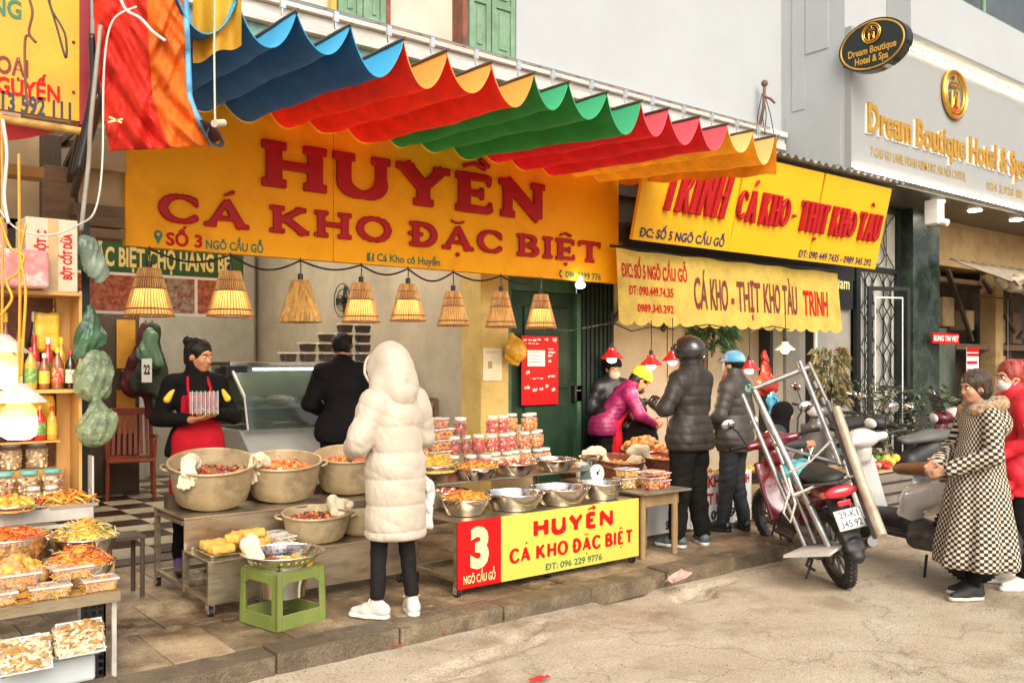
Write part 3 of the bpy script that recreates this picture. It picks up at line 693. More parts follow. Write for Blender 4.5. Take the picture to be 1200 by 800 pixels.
def emblem(C, r, U, V, root, m, d=.03):
    N = U.cross(V); q = MB()
    def P(x, y, n=.0): return C+U*x*r+V*y*r+N*n
    for rr_, th in ((1.0, .09), (.80, .05)): q.tube([P(rr_*math.cos(a*math.pi/18), rr_*math.sin(a*math.pi/18), d) for a in range(37)], th*r, 6, False)
    for y, w_ in ((.52, .3), (.34, .46), (.12, .34)): q.tube([P(-w_, y-.08, d), P(-w_*.5, y, d), P(w_*.5, y, d), P(w_, y-.08, d)], .055*r, 6)
    for x in (-.28, .28): q.tube([P(x, .1, d), P(x, -.62, d)], .07*r, 6)
    q.tube([P(-.2, -.5, d), P(-.15, -.2, d), P(0, -.1, d), P(.15, -.2, d), P(.2, -.5, d)], .06*r, 6)
    q.tube([P(0, .5, d), P(0, .82, d)], .05*r, 6)
    q.tube([P(-.7, -.35, d), P(-.45, -.6, d), P(0, -.72, d), P(.45, -.6, d), P(.7, -.35, d)], .05*r, 6)
    return q.build('emblem', m, root, world=True, smooth=60)
emblem(Vector((12.93, 6.10, 5.42)), .33, Vector((1, 0, 0)), Vector((0, 0, 1)), hsn, GOLD)
q = MB(); q.obox((12.93, 6.07, 5.16), (.09, .02, .2)); q.build('emblem_mark', REDP, hsn, world=True)
q = MB()
for i in range(70): q.ell((10.35+i*.077, 6.07, 4.035), (.022, .022, .022), 6, 4)
for i in range(52): q.ell((11.6+i*.08, 6.07, 5.80), (.018, .018, .018), 6, 4)
tag(q.build('led_string', BULBW, hsn, world=True), kind='stuff')
bl = thing('blade_sign', 'black oval sign with gold rim and emblem jutting out at the hotel corner', 'sign', (10.24, 5.8, 5.2))
U_, V_ = Vector((0, -1, 0)), Vector((0, 0, 1)); C_ = Vector((10.2, 5.78, 5.44))
def oval(a, b_, x0, x1, m, name):
    q = MB(); n = 40
    vs = [(x, C_.y+a*math.cos(2*math.pi*i/n), C_.z+b_*math.sin(2*math.pi*i/n)) for x in (x0, x1) for i in range(n)]
    q.add(vs, [tuple(range(n)), tuple(range(2*n-1, n-1, -1))]+[(i+n, (i+1) % n+n, (i+1) % n, i) for i in range(n)]); return q.build(name, m, bl, world=True)
oval(.44, .31, 10.2, 10.34, mat('gloss_black_panel', (.008,.014,.012), .2, var=.1), 'sign_board')
q = MB(); q.tube([(10.196, C_.y+.405*math.cos(a*math.pi/30), C_.z+.28*math.sin(a*math.pi/30)) for a in range(61)], .012, 6, False); q.build('rim', GOLD, bl, world=True)
emblem(Vector((10.192, 5.78, 5.575)), .115, U_, V_, bl, GOLD, .008)
text('lettering', 'Dream Boutique', (10.195, 6.09, 5.345), U_, V_, .62, .085, GOLD, bl, .03)
text('lettering', 'Hotel & Spa', (10.195, 6.0, 5.235), U_, V_, .43, .085, GOLD, bl, .03)
q = MB(); q.beam((10.3, 6.21, 5.44), (10.3, 5.9, 5.44), .03, .03); q.beam((10.3, 6.21, 5.3), (10.3, 5.9, 5.3), .03, .03); q.build('bracket', BLACKMETAL, bl, world=True)

# far right: old ochre house with a sagging corrugated roof and clutter
B4 = thing('ochre_building', 'old ochre house at the right edge with sagging corrugated canopy', 'building', (17, 7.5, 0))
OCH = mat('stained_ochre_plaster', (.47,.31,.13), .8, scale=2, bump=.3, col2=(.33,.2,.08), amt=.5, dirt=(.16,.09,.04), dscale=2.5, damt=.6)
wpart('upper_wall', OCH, B4, (14.55, 26, 7.3, 7.8, 3.25, 4.04)); wpart('back_wall', mat('dark_shopfront', (.09,.06,.035), .7, scale=2, var=.5), B4, (14.55, 26, 8.0, 8.1, .1, 3.3))
wpart('post', OCH, B4, (16.9, 17.2, 7.2, 7.5, .1, 3.3), bevel=.02); wpart('post', mat('green_grey_post', (.10,.12,.085), .6, var=.2), B4, (14.9, 15.25, 7.3, 7.5, .1, 2.2), (15.3, 15.6, 7.32, 7.5, .1, 2.1))
wpart('shelf', BROWNWOOD, B4, (15.6, 22, 7.3, 7.9, 1.85, 1.95), (14.6, 22, 7.4, 7.9, 3.0, 3.08))
for i, (x, z, w_, h_) in enumerate(((14.9, 2.3, .35, .62), (15.45, 2.25, .4, .5), (15.05, 2.95, .3, .4), (17.5, 1.98, .5, .45), (18.2, 1.98, .4, .6), (17.5, 1.2, .6, .55), (18.4, 1.2, .5, .5), (16.3, 2.2, .3, .35))):
    q = MB(); q.box(x, x+w_, 7.45, 7.75, z, z+h_); q.build('cabinet', [BROWNWOOD, CARD][i % 2], B4, world=True, bevel=.01)
q = MB()
for a, b_ in (((15.4, 7.35, 3.2), (16.3, 7.35, 2.0)), ((16.6, 7.3, 3.1), (17.9, 7.3, 2.2)), ((17.9, 7.4, 3.2), (17.9, 7.4, .1)), ((19, 7.3, 3.2), (18.4, 7.3, .1))): q.beam(a, b_, .06, .06)
q.build('strut', DARKWOOD, B4, world=True)
q = MB(); q.grid(lambda u, v: Vector((14.5+u*8, 6.9-.95*v+.0, 3.27-.42*v+.03*math.sin(u*8/.09*math.pi*.5)-.05*math.sin(u*11)*v)), 180, 4)
q.build('corrugated_canopy', mat('weathered_tin', (.34,.27,.19), .6, metal=.3, scale=3, var=.25, dirt=(.14,.09,.05), dscale=3), B4, world=True, smooth=180, solid=.006)
s = SDF(.03)
for i in range(14):
    t = i/13; s.cap((14.6+t*5.5, 6.15-.1*math.sin(i*2), 2.86+.05*math.sin(i*1.7)), (15.0+t*5.5, 6.1+.1*math.sin(i*1.3), 2.82+.06*math.sin(i*2.3)), .07, .09, k=.05)
s.disp(folds(.03, 4, 14)); s.build('folded_tarp', mat('dusty_tarp', (.40,.32,.22), .7, var=.25, bump=.4, bscale=20), B4, world=True)
s = SDF(.02); s.ell((16.6, 6.02, 2.95), (.35, .1, .13), (0, .3, 0)).disp(folds(.03, 5, 22)); s.build('blue_bag', mat('blue_plastic', (.08,.36,.55), .35, var=.2), B4, world=True)
rs = thing('red_sign', 'small red shop sign with white words under the tarp at right', 'sign', (15.2, 6.9, 2.0))
P0, P1 = at(1093, 402, Y=6.9), at(1124, 391, Y=6.9); wpart('sign_board', REDP, rs, (P0.x, P1.x, 6.9, 6.93, P0.z, P1.z)); text('lettering', 'BUNG TIN VIET', (P0.x+.03, 6.896, P0.z+.04), (1, 0, 0), (0, 0, 1), P1.x-P0.x-.06, (P1.z-P0.z)-.08, WHITEP, rs, .03)
ps = thing('post_poster', 'tall narrow red and white poster pasted on the post behind the women', 'poster', (16, 7.0, 1.0))
P0, P1 = at(1133, 450, Y=7.0), at(1147, 407, Y=7.0); wpart('sheet', WHITEP, ps, (P0.x, P1.x, 7.0, 7.01, .9, P1.z)); wpart('red_band', REDP, ps, *[(P0.x+.01, P1.x-.03*(i % 3)-.01, 6.994, 6.999, .95+i*.13, 1.0+i*.13) for i in range(7)], (P0.x, P1.x, 6.993, 6.9985, P1.z-.08, P1.z))

# ------------------------------------------------------------------ the striped awning
AX = [1.52, 1.855, 2.19, 2.52, 2.876, 3.19, 3.535, 3.89, 4.18+.02, 4.57, 4.92, 5.22, 5.58, 5.93, 6.26, 6.56]
AY0, AY1 = 4.61, 6.535
aw = thing('fabric_awning', 'scalloped fabric awning in blue, red, green and yellow stripes over the main sign', 'awning', (4, 5.5, 3.4))
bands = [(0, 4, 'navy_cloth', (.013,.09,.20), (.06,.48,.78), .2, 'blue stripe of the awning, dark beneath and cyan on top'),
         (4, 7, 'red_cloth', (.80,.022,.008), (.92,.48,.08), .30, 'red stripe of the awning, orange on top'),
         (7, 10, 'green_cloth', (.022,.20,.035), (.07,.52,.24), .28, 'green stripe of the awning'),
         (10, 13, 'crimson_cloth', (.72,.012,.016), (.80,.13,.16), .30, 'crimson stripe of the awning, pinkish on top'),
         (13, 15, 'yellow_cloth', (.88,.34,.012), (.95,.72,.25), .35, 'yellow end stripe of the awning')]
def awz(x, y):
    for i in range(len(AX)-1):
        if AX[i] <= x <= AX[i+1]+1e-6:
            t = (x-AX[i])/(AX[i+1]-AX[i]); break
    k_ = (y-AY0)/(AY1-AY0); sag = (.235-.10*k_)*(1+.10*math.sin(i*2.3)+.07*math.sin(i*5.1+k_*3)); asym = t-.10*math.sin(math.pi*t)*0
    return 3.54+.03*k_-sag*(4*asym*(1-asym))**.85+.007*math.sin(y*7+x*3)+.004*math.sin(y*19+x*23)
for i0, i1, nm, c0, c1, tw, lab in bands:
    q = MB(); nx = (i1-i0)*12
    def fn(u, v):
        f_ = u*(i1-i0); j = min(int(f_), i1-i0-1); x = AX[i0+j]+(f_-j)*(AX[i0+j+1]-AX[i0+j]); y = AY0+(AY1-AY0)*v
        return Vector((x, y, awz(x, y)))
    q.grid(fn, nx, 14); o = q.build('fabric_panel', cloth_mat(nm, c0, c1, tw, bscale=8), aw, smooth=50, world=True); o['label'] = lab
    hm_ = mat(nm+'_hem', tuple(.4*a+.6*b_ for a, b_ in zip(c0, c1)), .7); q = MB(); q.tube([(AX[i0]+(AX[i1]-AX[i0])*t/(nx*2), AY0-.003, awz(AX[i0]+(AX[i1]-AX[i0])*t/(nx*2), AY0)) for t in range(nx*2+1)], .0035, 5); q.build('hem', hm_, o); q = MB()
    q.tube([(AX[i0]+(AX[i1]-AX[i0])*t/(nx*2), AY1+.003, awz(AX[i0]+(AX[i1]-AX[i0])*t/(nx*2), AY1)) for t in range(nx*2+1)], .005, 5)
    q.build('hem', hm_, o)
ROD = mat('awning_rod', (.10,.06,.04), .5)
for i, x in enumerate(AX):
    q = MB(); q.cyl((x, AY0-.02, 3.545), (x, AY1+.02, 3.575), .012, n=8); q.build('rod', ROD, aw, world=True, smooth=60)
    q = MB(); q.tube([(x-.02, 4.75, 3.56), (x-.02, 4.75, 3.62), (x-.01, 4.75, 3.64)], .007, 5); q.box(x-.03, x+.0, 4.74, 4.76, 3.6, 3.66); q.build('hook', CHROME, aw, world=True)
q = MB(); q.cyl((1.4, 4.75, 3.66), (6.7, 4.75, 3.66), .01, n=6); q.cyl((1.4, 6.3, 3.7), (6.7, 6.3, 3.7), .01, n=6); q.build('wire', CHROME, aw, world=True)
q = MB(); q.grid(lambda u, v: Vector((6.585+.012*math.sin(u*22)*v, 4.6+1.87*u, 3.55+.02*u-v*(.33-.18*u)+.012*math.sin(u*26)*v)), 30, 4)
o = q.build('end_flap', cloth_mat('orange_flap', (.85,.30,.012), None, .3), aw, smooth=60, world=True)

# ------------------------------------------------------------------ main sign
ms = thing('main_sign', 'huge orange-yellow signboard HUYỀN CÁ KHO ĐẶC BIỆT in raised red letters', 'sign', (4.2, 6.55, 2.45))
for x0, x1 in ((1.84, 3.43), (3.434, 6.67)):
    q = MB(); q.box(x0, x1, 6.55, 6.62, 2.43, 3.72); q.build('board_panel', YSIGN, ms, world=True, bevel=.004)
wpart('board_frame', BLACKMETAL, ms, (1.9, 6.6, 6.63, 6.67, 2.5, 2.54), (1.9, 6.6, 6.63, 6.67, 3.4, 3.44), (2.0, 2.04, 6.67, 7.2, 3.4, 3.44), (5.5, 5.54, 6.67, 7.2, 3.4, 3.44))
U_, V_ = Vector((1, 0, 0)), Vector((0, 0, 1))
letters('l', 'HUYỀN', (2.80, 6.545, 2.957), U_, V_, .36, 2.88, .035, RED, ms, W=.36, T=.2, gap=.03)
letters('l', 'CÁ KHO ĐẶC BIỆT', (2.04, 6.545, 2.612), U_, V_, .215, 4.36, .028, RED, ms, W=.31, T=.19, gap=.05, res=.007)
sp = lambda n_, b_, x0, x1, z0, z1, m, root, off=.02, Y=6.545: text(n_, b_, (x0, Y, z0), U_, V_, x1-x0, z1-z0, m, root, off)
sp('lettering', 'SỐ 3', 2.115, 2.375, 2.455, 2.545, REDP, ms, .035)
sp('lettering', 'NGÕ CẦU GỖ', 2.40, 2.84, 2.452, 2.515, GREENP, ms, .03)
sp('lettering', 'Cá Kho cô Huyền', 3.83, 4.46, 2.462, 2.525, GREENP, ms, .025)
sp('lettering', '096 2299 776', 5.93, 6.41, 2.447, 2.512, GREENP, ms, .025)
q = MB(); q.prism([(0, 0), (.022, .045), (.03, .07), (.02, .092), (0, .1), (-.02, .092), (-.03, .07), (-.022, .045)], (2.06, 6.546, 2.455), U_, V_, .004); q.build('pin_mark', GREENP, ms, world=True)
q = MB(); q.cyl((2.06, 6.541, 2.525), (2.06, 6.539, 2.525), .012, n=10); q.build('pin_dot', YSIGN, ms, world=True)
q = MB(); q.box(3.735, 3.80, 6.541, 6.546, 2.458, 2.523); q.build('page_mark', GREENP, ms, world=True); text('lettering', 'f', (3.758, 6.538, 2.462), U_, V_, .025, .06, YSIGN, ms, .04)
q = MB(); q.tube([(5.865, 6.54, 2.51), (5.85, 6.54, 2.48), (5.87, 6.54, 2.452)], .007, 5); q.ell((5.87, 6.54, 2.51), .011, 6, 4); q.ell((5.876, 6.54, 2.452), .011, 6, 4); q.build('phone_mark', GREENP, ms, world=True)

# ------------------------------------------------------------------ second shop's tilted sign, tin roof, cloth valance
ts = thing('tilted_sign', 'tilted yellow signboard of the second stall, red letters TRINH CÁ KHO', 'sign', (8.7, 6.2, 2.82))
O_ = Vector((6.47, 6.2, 2.83)); V2 = Vector((0, -.25, 1.0)).normalized(); N2 = U_.cross(V2)
def tpt(x, h, n=0): return Vector((x, 6.2, 2.83))+V2*h+N2*n
q = MB()
for x0, x1 in ((6.5, 8.0), (8.003, 9.5), (9.503, 11.02)):
    vs = [tpt(x0, 0, -.04), tpt(x1, 0, -.04), tpt(x1, 0), tpt(x0, 0), tpt(x0, 1.03, -.04), tpt(x1-.04, 1.03, -.04), tpt(x1-.04, 1.03), tpt(x0, 1.03)]
    q = MB(); q.add(vs, [(0,3,2,1),(4,5,6,7),(0,1,5,4),(1,2,6,5),(2,3,7,6),(3,0,4,7)]); q.build('board_panel', YSIGN2, ts, world=True)
letters('l', 'TRINH', tpt(6.78, .32, .002), U_, V2, .50, 1.0, .045, RED, ts, W=.2, T=.1, gap=.06, shear=.12, res=.009)
letters('l', 'CÁ KHO - THỊT KHO TÀU', tpt(7.98, .33, .002), U_, V2, .36, 2.9, .045, RED, ts, W=.23, T=.11, gap=.08, res=.009)
text('lettering', 'ĐC: SỐ 5 NGÕ CẦU GỖ', tpt(6.58, .04, .006), U_, V2, 1.32, .09, NAVYP, ts, .03)
text('lettering', 'ĐT: 090 449 7435 - 0989 345 292', tpt(9.28, .035, .006), U_, V2, 1.6, .085, NAVYP, ts, .025)
q = MB(); q.grid(lambda u, v: Vector((6.62+u*4.55, 5.86+v*1.3, 3.90+.18*v+.022*math.sin(u*4.55/.075*math.pi))), 360, 3)
tr = thing('tin_roof', 'rusty corrugated tin roof just above the tilted sign', 'roof', (8.8, 6.4, 3.9))
q.build('corrugated_sheet', mat('grey_tin', (.30,.27,.23), .5, metal=.5, var=.3, scale=4), tr, world=True, smooth=180, solid=.004)
q = MB(); q.beam((6.6, 6.0, 3.85), (11.1, 6.0, 3.85), .04, .04); q.beam((11.0, 6.0, 3.85), (11.0, 7.2, 3.3), .03, .04); q.beam((6.75, 6.3, 3.85), (6.75, 7.2, 3.3), .03, .04); q.build('bracket', BLACKMETAL, tr, world=True)
cv = thing('cloth_valance', 'faded yellow cloth banner with scalloped hem below the tilted sign', 'banner', (8.45, 6.4, 2.0))
def vy(x, z): return 6.4-.02*math.sin(x*5.1)-.012*math.sin(x*13+z*2)*(2.75-z)-.05*(2.75-z)
def vfn(u, v):
    x = 6.46+u*4.0; zb = 2.045-.05*abs(math.sin(u*4.0/.235*math.pi))**.6; z = 2.76+(zb-2.76)*v
    if u > .97: x += .06*(v)*(u-.97)/.03
    return Vector((x, vy(x, z), z+.012*math.sin(x*9)*(1-v)*.5))
q = MB(); q.grid(vfn, 170, 12); q.build('cloth', cloth_mat('yellow_valance_cloth', (.80,.55,.10), None, .3, var=.12), cv, world=True, smooth=180)
def vtext(body, x0, x1, z0, z1, m, off=.02):
    o = text('lettering', body, (x0, 0, z0), U_, V_, x1-x0, z1-z0, m, cv, off)
    for v_ in o.data.vertices:
        v_.co.y = vy(v_.co.x, v_.co.z)-.007
vtext('Đ/C: SỐ 5 NGÕ CẦU GỖ', 6.52, 7.52, 2.48, 2.62, REDP, .025); vtext('ĐT: 090.449.74.35', 6.62, 7.32, 2.31, 2.40, REDP, .025); vtext('0989.345.292', 6.76, 7.32, 2.14, 2.22, REDP, .025)
vtext('CÁ KHO - THỊT KHO TÀU', 7.62, 9.58, 2.20, 2.54, BROWNP, .02); vtext('TRINH', 9.70, 10.18, 2.20, 2.50, REDP, .025)
q = MB(); q.cyl((6.4, 6.4, 2.78), (10.5, 6.4, 2.78), .015, n=6); q.build('rail', BLACKMETAL, cv, world=True)
wpart('dark_fascia', BLACK, B2, (6.7, 11.0, 6.48, 6.52, 2.7, 3.0))
# ------------------------------------------------------------------ people
SKIN = mat('skin', (.52,.27,.15), .5, var=.06, scale=20, bump=.05)
SKIN2 = mat('skin_warm', (.50,.22,.10), .5, var=.06, scale=20)
HAIRB = mat('black_hair', (.008,.006,.005), .5, spec=.3, var=.3, scale=30, stretch=(1, 1, .15), bump=.5, bscale=120)
EYEW = mat('eye_white', (.7,.68,.64), .3, var=.02); IRIS = mat('iris', (.02,.012,.008), .2, var=.02); LIP = mat('lip', (.42,.10,.08), .45, var=.05)
BLACKCLOTH = mat('black_cloth', (.007,.006,.006), .9, var=.2, bump=.3, bscale=30, spec=.15)
A = lambda *p: np.array(p, float)

class Person:
    """joints in a local frame: facing +Y, its right hand on +X, feet on z = 0"""
    def __init__(s, label, loc, rz, H=1.65, lean=0., side=0., head=(0, 0, 0), sit=None, skin=SKIN, arms=None, legs=None, res=.008, group=None, cat='person'):
        s.root = thing('person', label, cat, loc, R(rz)); k = s.k = H/1.70; s.skin = skin; s.res = res
        pz = .95 if sit is None else sit+.09
        s.pel = A(0, 0, pz)*k
        M_ = Euler((-R(lean), R(side), 0)).to_matrix(); s.M = np.array(M_)
        up = s.up = lambda x, y, z: s.pel+s.M@(A(x, y, z-.95)*k)
        s.waist = up(0, .005, 1.07); s.chest = up(0, 0, 1.26); s.uch = up(0, -.01, 1.36); s.nb = up(0, -.02, 1.43)
        s.sh = {1: up(.158, -.01, 1.372), -1: up(-.158, -.01, 1.372)}
        s.hm = Matrix(s.M.tolist()) @ Euler((R(lean)*.6+R(head[0]), R(head[2]), R(head[1])), 'ZYX').to_matrix() if False else Euler((-R(lean)*.45+R(head[0]), R(head[2]), R(head[1]))).to_matrix()
        s.hM = np.array(s.hm); s.hc = up(0, .0, 1.50)+s.hM@(A(0, .02, .09)*k)
        s.hip = {1: s.pel+A(.092, 0, -.03)*k, -1: s.pel+A(-.092, 0, -.03)*k}
        L = legs or {}
        if sit is None:
            d = {1: [(.10, .02, .50), (.11, -.02, .085)], -1: [(-.10, .02, .50), (-.11, -.02, .085)]}
        else: d = {1: [(.15, .42, sit+.07), (.16, .40, .085)], -1: [(-.15, .42, sit+.07), (-.16, .40, .085)]}
        d.update(L); s.leg = {q: [A(*p)*k for p in v] for q, v in d.items()}
        a = {1: [(.235, -.02, 1.13), (.25, .06, .90)], -1: [(-.235, -.02, 1.13), (-.25, .06, .90)]}
        a.update(arms or {}); s.arm = {q: [A(*p)*k for p in v] for q, v in a.items()}
        s.foot = {1: 8, -1: -8}
    def H(s, x, y, z): return s.hc+s.hM@(A(x, y, z)*s.k)
    def body(s, curl=(.5, .55, .6), palm=None, hd=None, face=True, lips=True):
        k = s.k; b = SDF(s.res); Y = (s.M@A(0, 1, 0)); b.k = k
        c = lambda a_, b_, r1, r2=None, kk=.03, sq=None: b.cap(a_, b_, r1*k, (r2 or r1)*k, kk, sq)
        c(s.pel, s.waist, .125, .105, .04, (Y, 1.3)); c(s.waist, s.chest, .11, .125, .04, (Y, 1.35)); c(s.chest, s.uch, .125, .09, .04, (Y, 1.3))
        c(s.sh[1], s.sh[-1], .05, .05, .05); c(s.uch, s.nb, .07, .055, .04); c(s.nb, s.H(0, -.02, -.06), .053, .05, .03)
        for q in (1, -1):
            c(s.pel, s.hip[q], .08, .07, .04); c(s.hip[q], s.leg[q][0], .068, .05, .03); c(s.leg[q][0], s.leg[q][1], .05, .034, .02)
            f = s.ft(q); c(s.leg[q][1], s.leg[q][1]+f*.11*k-A(0, 0, .04)*k, .035, .026, .02)
            c(s.sh[q], s.arm[q][0], .043, .036, .03); c(s.arm[q][0], s.arm[q][1], .037, .025, .02)
            s.hand(b, q, curl, palm, hd)
        h = s.H; E_ = s.hm
        b.ell(h(0, -.012, .03), A(.074, .095, .092)*k, E_, .02); b.ell(h(0, .03, -.035), A(.057, .062, .075)*k, E_, .03)
        b.ell(h(0, .062, -.085), A(.026, .022, .022)*k, E_, .02)
        if face:
            for q in (1, -1):
                b.ell(h(.034*q, .064, -.025), A(.024, .024, .024)*k, E_, .02)
                b.ell(h(.031*q, .100, .006), A(.018, .014, .013)*k, E_, .012, 'sub')
            b.cap(h(0, .084, .012), h(0, .104, -.028), .008*k, .0125*k, .012)
            b.ell(h(0, .096, -.031), A(.017, .012, .009)*k, E_, .01)
            b.ell(h(0, .084, -.060), A(.022, .014, .011)*k, E_, .01); b.ell(h(0, .078, .03), A(.05, .018, .012)*k, E_, .015)
        for q in (1, -1): b.ell(h(.075*q, -.008, -.008), A(.011, .020, .031)*k, E_, .008)
        o = b.build('body', s.skin, s.root)
        if face:
            for q in (1, -1):
                e = MB(); e.ell(h(.031*q, .083, .004), (.013*k, .010*k, .0075*k), 10, 8, s.hm); e_ = e.build('eye', EYEW, s.root, smooth=180)
                e = MB(); e.ell(h(.030*q, .0915, .004), (.0058*k, .003*k, .0058*k), 8, 6, s.hm); e.build('iris', IRIS, e_, smooth=180)
                e = MB(); e.tube([h(.014*q, .096, .021), h(.03*q, .094, .027), h(.046*q, .083, .023)], [.003*k, .0038*k, .002*k], 6); e.build('eyebrow', HAIRB, s.root)
            if lips:
                e = MB(); e.ell(h(0, .097, -.0575), (.021*k, .004*k, .0042*k), 12, 6, s.hm); e.ell(h(0, .096, -.066), (.017*k, .0045*k, .005*k), 12, 6, s.hm); e.build('lips', LIP, s.root, smooth=180)
        return o
    def ft(s, q):
        a = R(s.foot[q]); return A(math.sin(a), math.cos(a), 0)
    def hand(s, b, q, curl, palm, hd):
        k = s.k; w_ = s.arm[q][1]; d = w_-s.arm[q][0]; d /= np.linalg.norm(d)
        if hd and hd.get(q) is not None: d = A(*hd[q]); d /= np.linalg.norm(d)
        n = A(*(palm[q] if palm and q in palm else (-q, 0, 0))); n -= d*(n@d); n /= np.linalg.norm(n)+1e-9
        t = np.cross(d, n)*q*-1.0     # towards the thumb
        if t[1] < 0 and not (palm and q in palm): t = -t
        P = w_+d*.05*k; b.box(P, A(.036, .012, .046)*k, np.stack([t, n, d], 1), rad=.011*k, k=.012)
        b.cap(w_, w_+d*.02*k, .024*k, .024*k, .015)
        for i, (o_, L_) in enumerate(((.029, .068), (.010, .078), (-.010, .072), (-.028, .056))):
            p = w_+d*.094*k+t*o_*k; a = 0; r_ = .0088*k
            for j, f in enumerate((.42, .32, .26)):
                a += curl[j]*(1+.12*(i-1.5)); v = d*math.cos(a)+n*math.sin(a); p2 = p+v*L_*f*k; b.cap(p, p2, r_, r_*.93, .005); p = p2; r_ *= .93
        p = w_+d*.025*k+t*.03*k
        v = (t*.75+d*.6+n*.35); v /= np.linalg.norm(v); p2 = p+v*.042*k; b.cap(p, p2, .0125*k, .0105*k, .01)
        v = (t*.3+d*.8+n*.5); v /= np.linalg.norm(v); b.cap(p2, p2+v*.032*k, .0105*k, .009*k, .005)
    def top(s, m, add=.02, hem=.86, hr=None, puff=None, collar=0., cuff=.93, amp=.004, fz=9, name='jacket', flare=0., uv=None, armadd=None, seed=1, res=None, k2=.04, hood=False, belly=0., hem_cut=True):
        k = s.k; b = SDF(res or s.res); Y = (s.M@A(0, 1, 0)); aa = add if armadd is None else armadd
        pf = (puff[0], puff[1], 0.) if puff else None; ps = (puff[0]*.8, puff[1]*.95, 's') if puff else None
        hemp = s.pel+A(0, 0, hem-.95)*k; hr_ = hr or .135
        c = lambda a_, b_, r1, r2, kk=.04, sq=None, pf_=pf: b.cap(a_, b_, (r1+add)*k, (r2+add)*k, kk, sq, pf_)
        if hem < .95: c(s.pel, hemp-A(0, 0, .05)*k, .128+flare*.2, hr_+flare, sq=(Y, 1.22))
        if hem < .92: b.cap(s.hip[1]-A(0, 0, .04)*k, s.hip[-1]-A(0, 0, .04)*k, (.105+add)*k, None, .04, None, pf); b.cap(s.hip[1]+A(0, 0, .05)*k, s.hip[-1]+A(0, 0, .05)*k, (.085+add)*k, None, .04, None, pf)
        c(s.pel, s.waist, .132, .112+belly, sq=(Y, 1.25)); c(s.waist, s.chest, .115+belly, .128, sq=(Y, 1.28)); c(s.chest, s.uch, .128, .095, sq=(Y, 1.3))
        b.cap(s.sh[1], s.sh[-1], (.050+add*.8)*k, None, .06); b.cap(s.nb, s.sh[1], (.045+add*.6)*k, (.045+add*.7)*k, .05); b.cap(s.nb, s.sh[-1], (.045+add*.6)*k, (.045+add*.7)*k, .05)
        c(s.uch, s.nb, .07, .05, pf_=None)
        for q in (1, -1):
            w_ = s.arm[q][0]+(s.arm[q][1]-s.arm[q][0])*cuff
            b.cap(s.sh[q], s.arm[q][0], (.052+aa)*k, (.042+aa)*k, k2, None, ps); b.cap(s.arm[q][0], w_, (.042+aa)*k, (.031+aa*.7)*k, .02, None, ps)
        if collar: b.cap(s.nb, s.nb+(s.H(0, -.02, -.06)-s.nb)*collar, (.062+add*.4)*k, (.066+add*.3)*k, .03)
        b.disp(folds(amp, seed, fz))
        if hem_cut: b.cut(hemp, (0, 0, -1), .02)
        return b.build(name, m, s.root, uv=uv)
    def trousers(s, m, add=.015, ank=.012, amp=.004, name='trousers', seed=2, cutz=.09, fz=12):
        k = s.k; b = SDF(max(.012, s.res))
        b.cap(s.pel+A(0, 0, .06)*k, s.pel-A(0, 0, .02)*k, (.122+add)*k, (.115+add)*k, .04, ((0, 1, 0), 1.2))
        for q in (1, -1):
            b.cap(s.pel, s.hip[q], (.09+add)*k, (.085+add)*k, .04); b.cap(s.hip[q]-A(0, 0, .02)*k, s.leg[q][0], (.078+add)*k, (.053+add)*k, .03); e = s.leg[q][1]+(s.leg[q][0]-s.leg[q][1])*.02
            b.cap(s.leg[q][0], e, (.053+add)*k, (.038+ank)*k, .02)
        b.disp(folds(amp, seed, fz, (1, 1, 1.4))); b.cut((0, 0, cutz*k), (0, 0, -1), .01); return b.build(name, m, s.root)
    def shoes(s, m, sole, w_=.042, high=.0, lace=None):
        k = s.k
        for q in (1, -1):
            a = s.leg[q][1]; f = s.ft(q); a0 = A(a[0], a[1], 0); b = SDF(.008); r_ = w_
            heel = a0-f*.045*k+A(0, 0, .048)*k; mid = a0+f*.07*k+A(0, 0, .046)*k; toe = a0+f*.155*k+A(0, 0, .034)*k
            b.cap(heel, mid, .038*k, .042*k, .02); b.cap(mid, toe, .043*k, .030*k, .02); b.cap(heel+A(0, 0, .01), a+A(0, 0, .015+high)*k, .038*k, .037*k, .03)
            b.cap(mid+A(0, 0, .005)*k, a+f*.015*k, .034*k, .036*k, .02); b.cut((0, 0, .018*k), (0, 0, -1), .004)
            o = b.build('shoe', m, s.root)
            b = SDF(.008); b.cap(a0-f*.047*k+A(0, 0, .014), a0+f*.065*k+A(0, 0, .014), .041*k, .044*k, .01); b.cap(a0+f*.065*k+A(0, 0, .014), a0+f*.162*k+A(0, 0, .014), .046*k, .034*k, .01)
            b.cut((0, 0, .032*k), (0, 0, 1), .004); b.cut((0, 0, .001), (0, 0, -1), .003); b.build('sole', sole, o)
            if lace:
                e = MB(); up_ = A(0, 0, 1); sd = np.cross(f, up_)
                for i in range(4):
                    c_ = a0+f*(.045+.022*i)*k+up_*(.098-.010*i)*k; e.tube([c_-sd*.022*k-up_*.008, c_+up_*.004, c_+sd*.022*k-up_*.008], .004*k, 5)
                c_ = a0+f*.035*k+up_*.105*k
                for q_ in (-1, 1): e.tube([c_, c_+sd*.03*q_+up_*.02, c_+sd*.05*q_+up_*.0], .0035, 5)
                e.build('laces', lace, o)
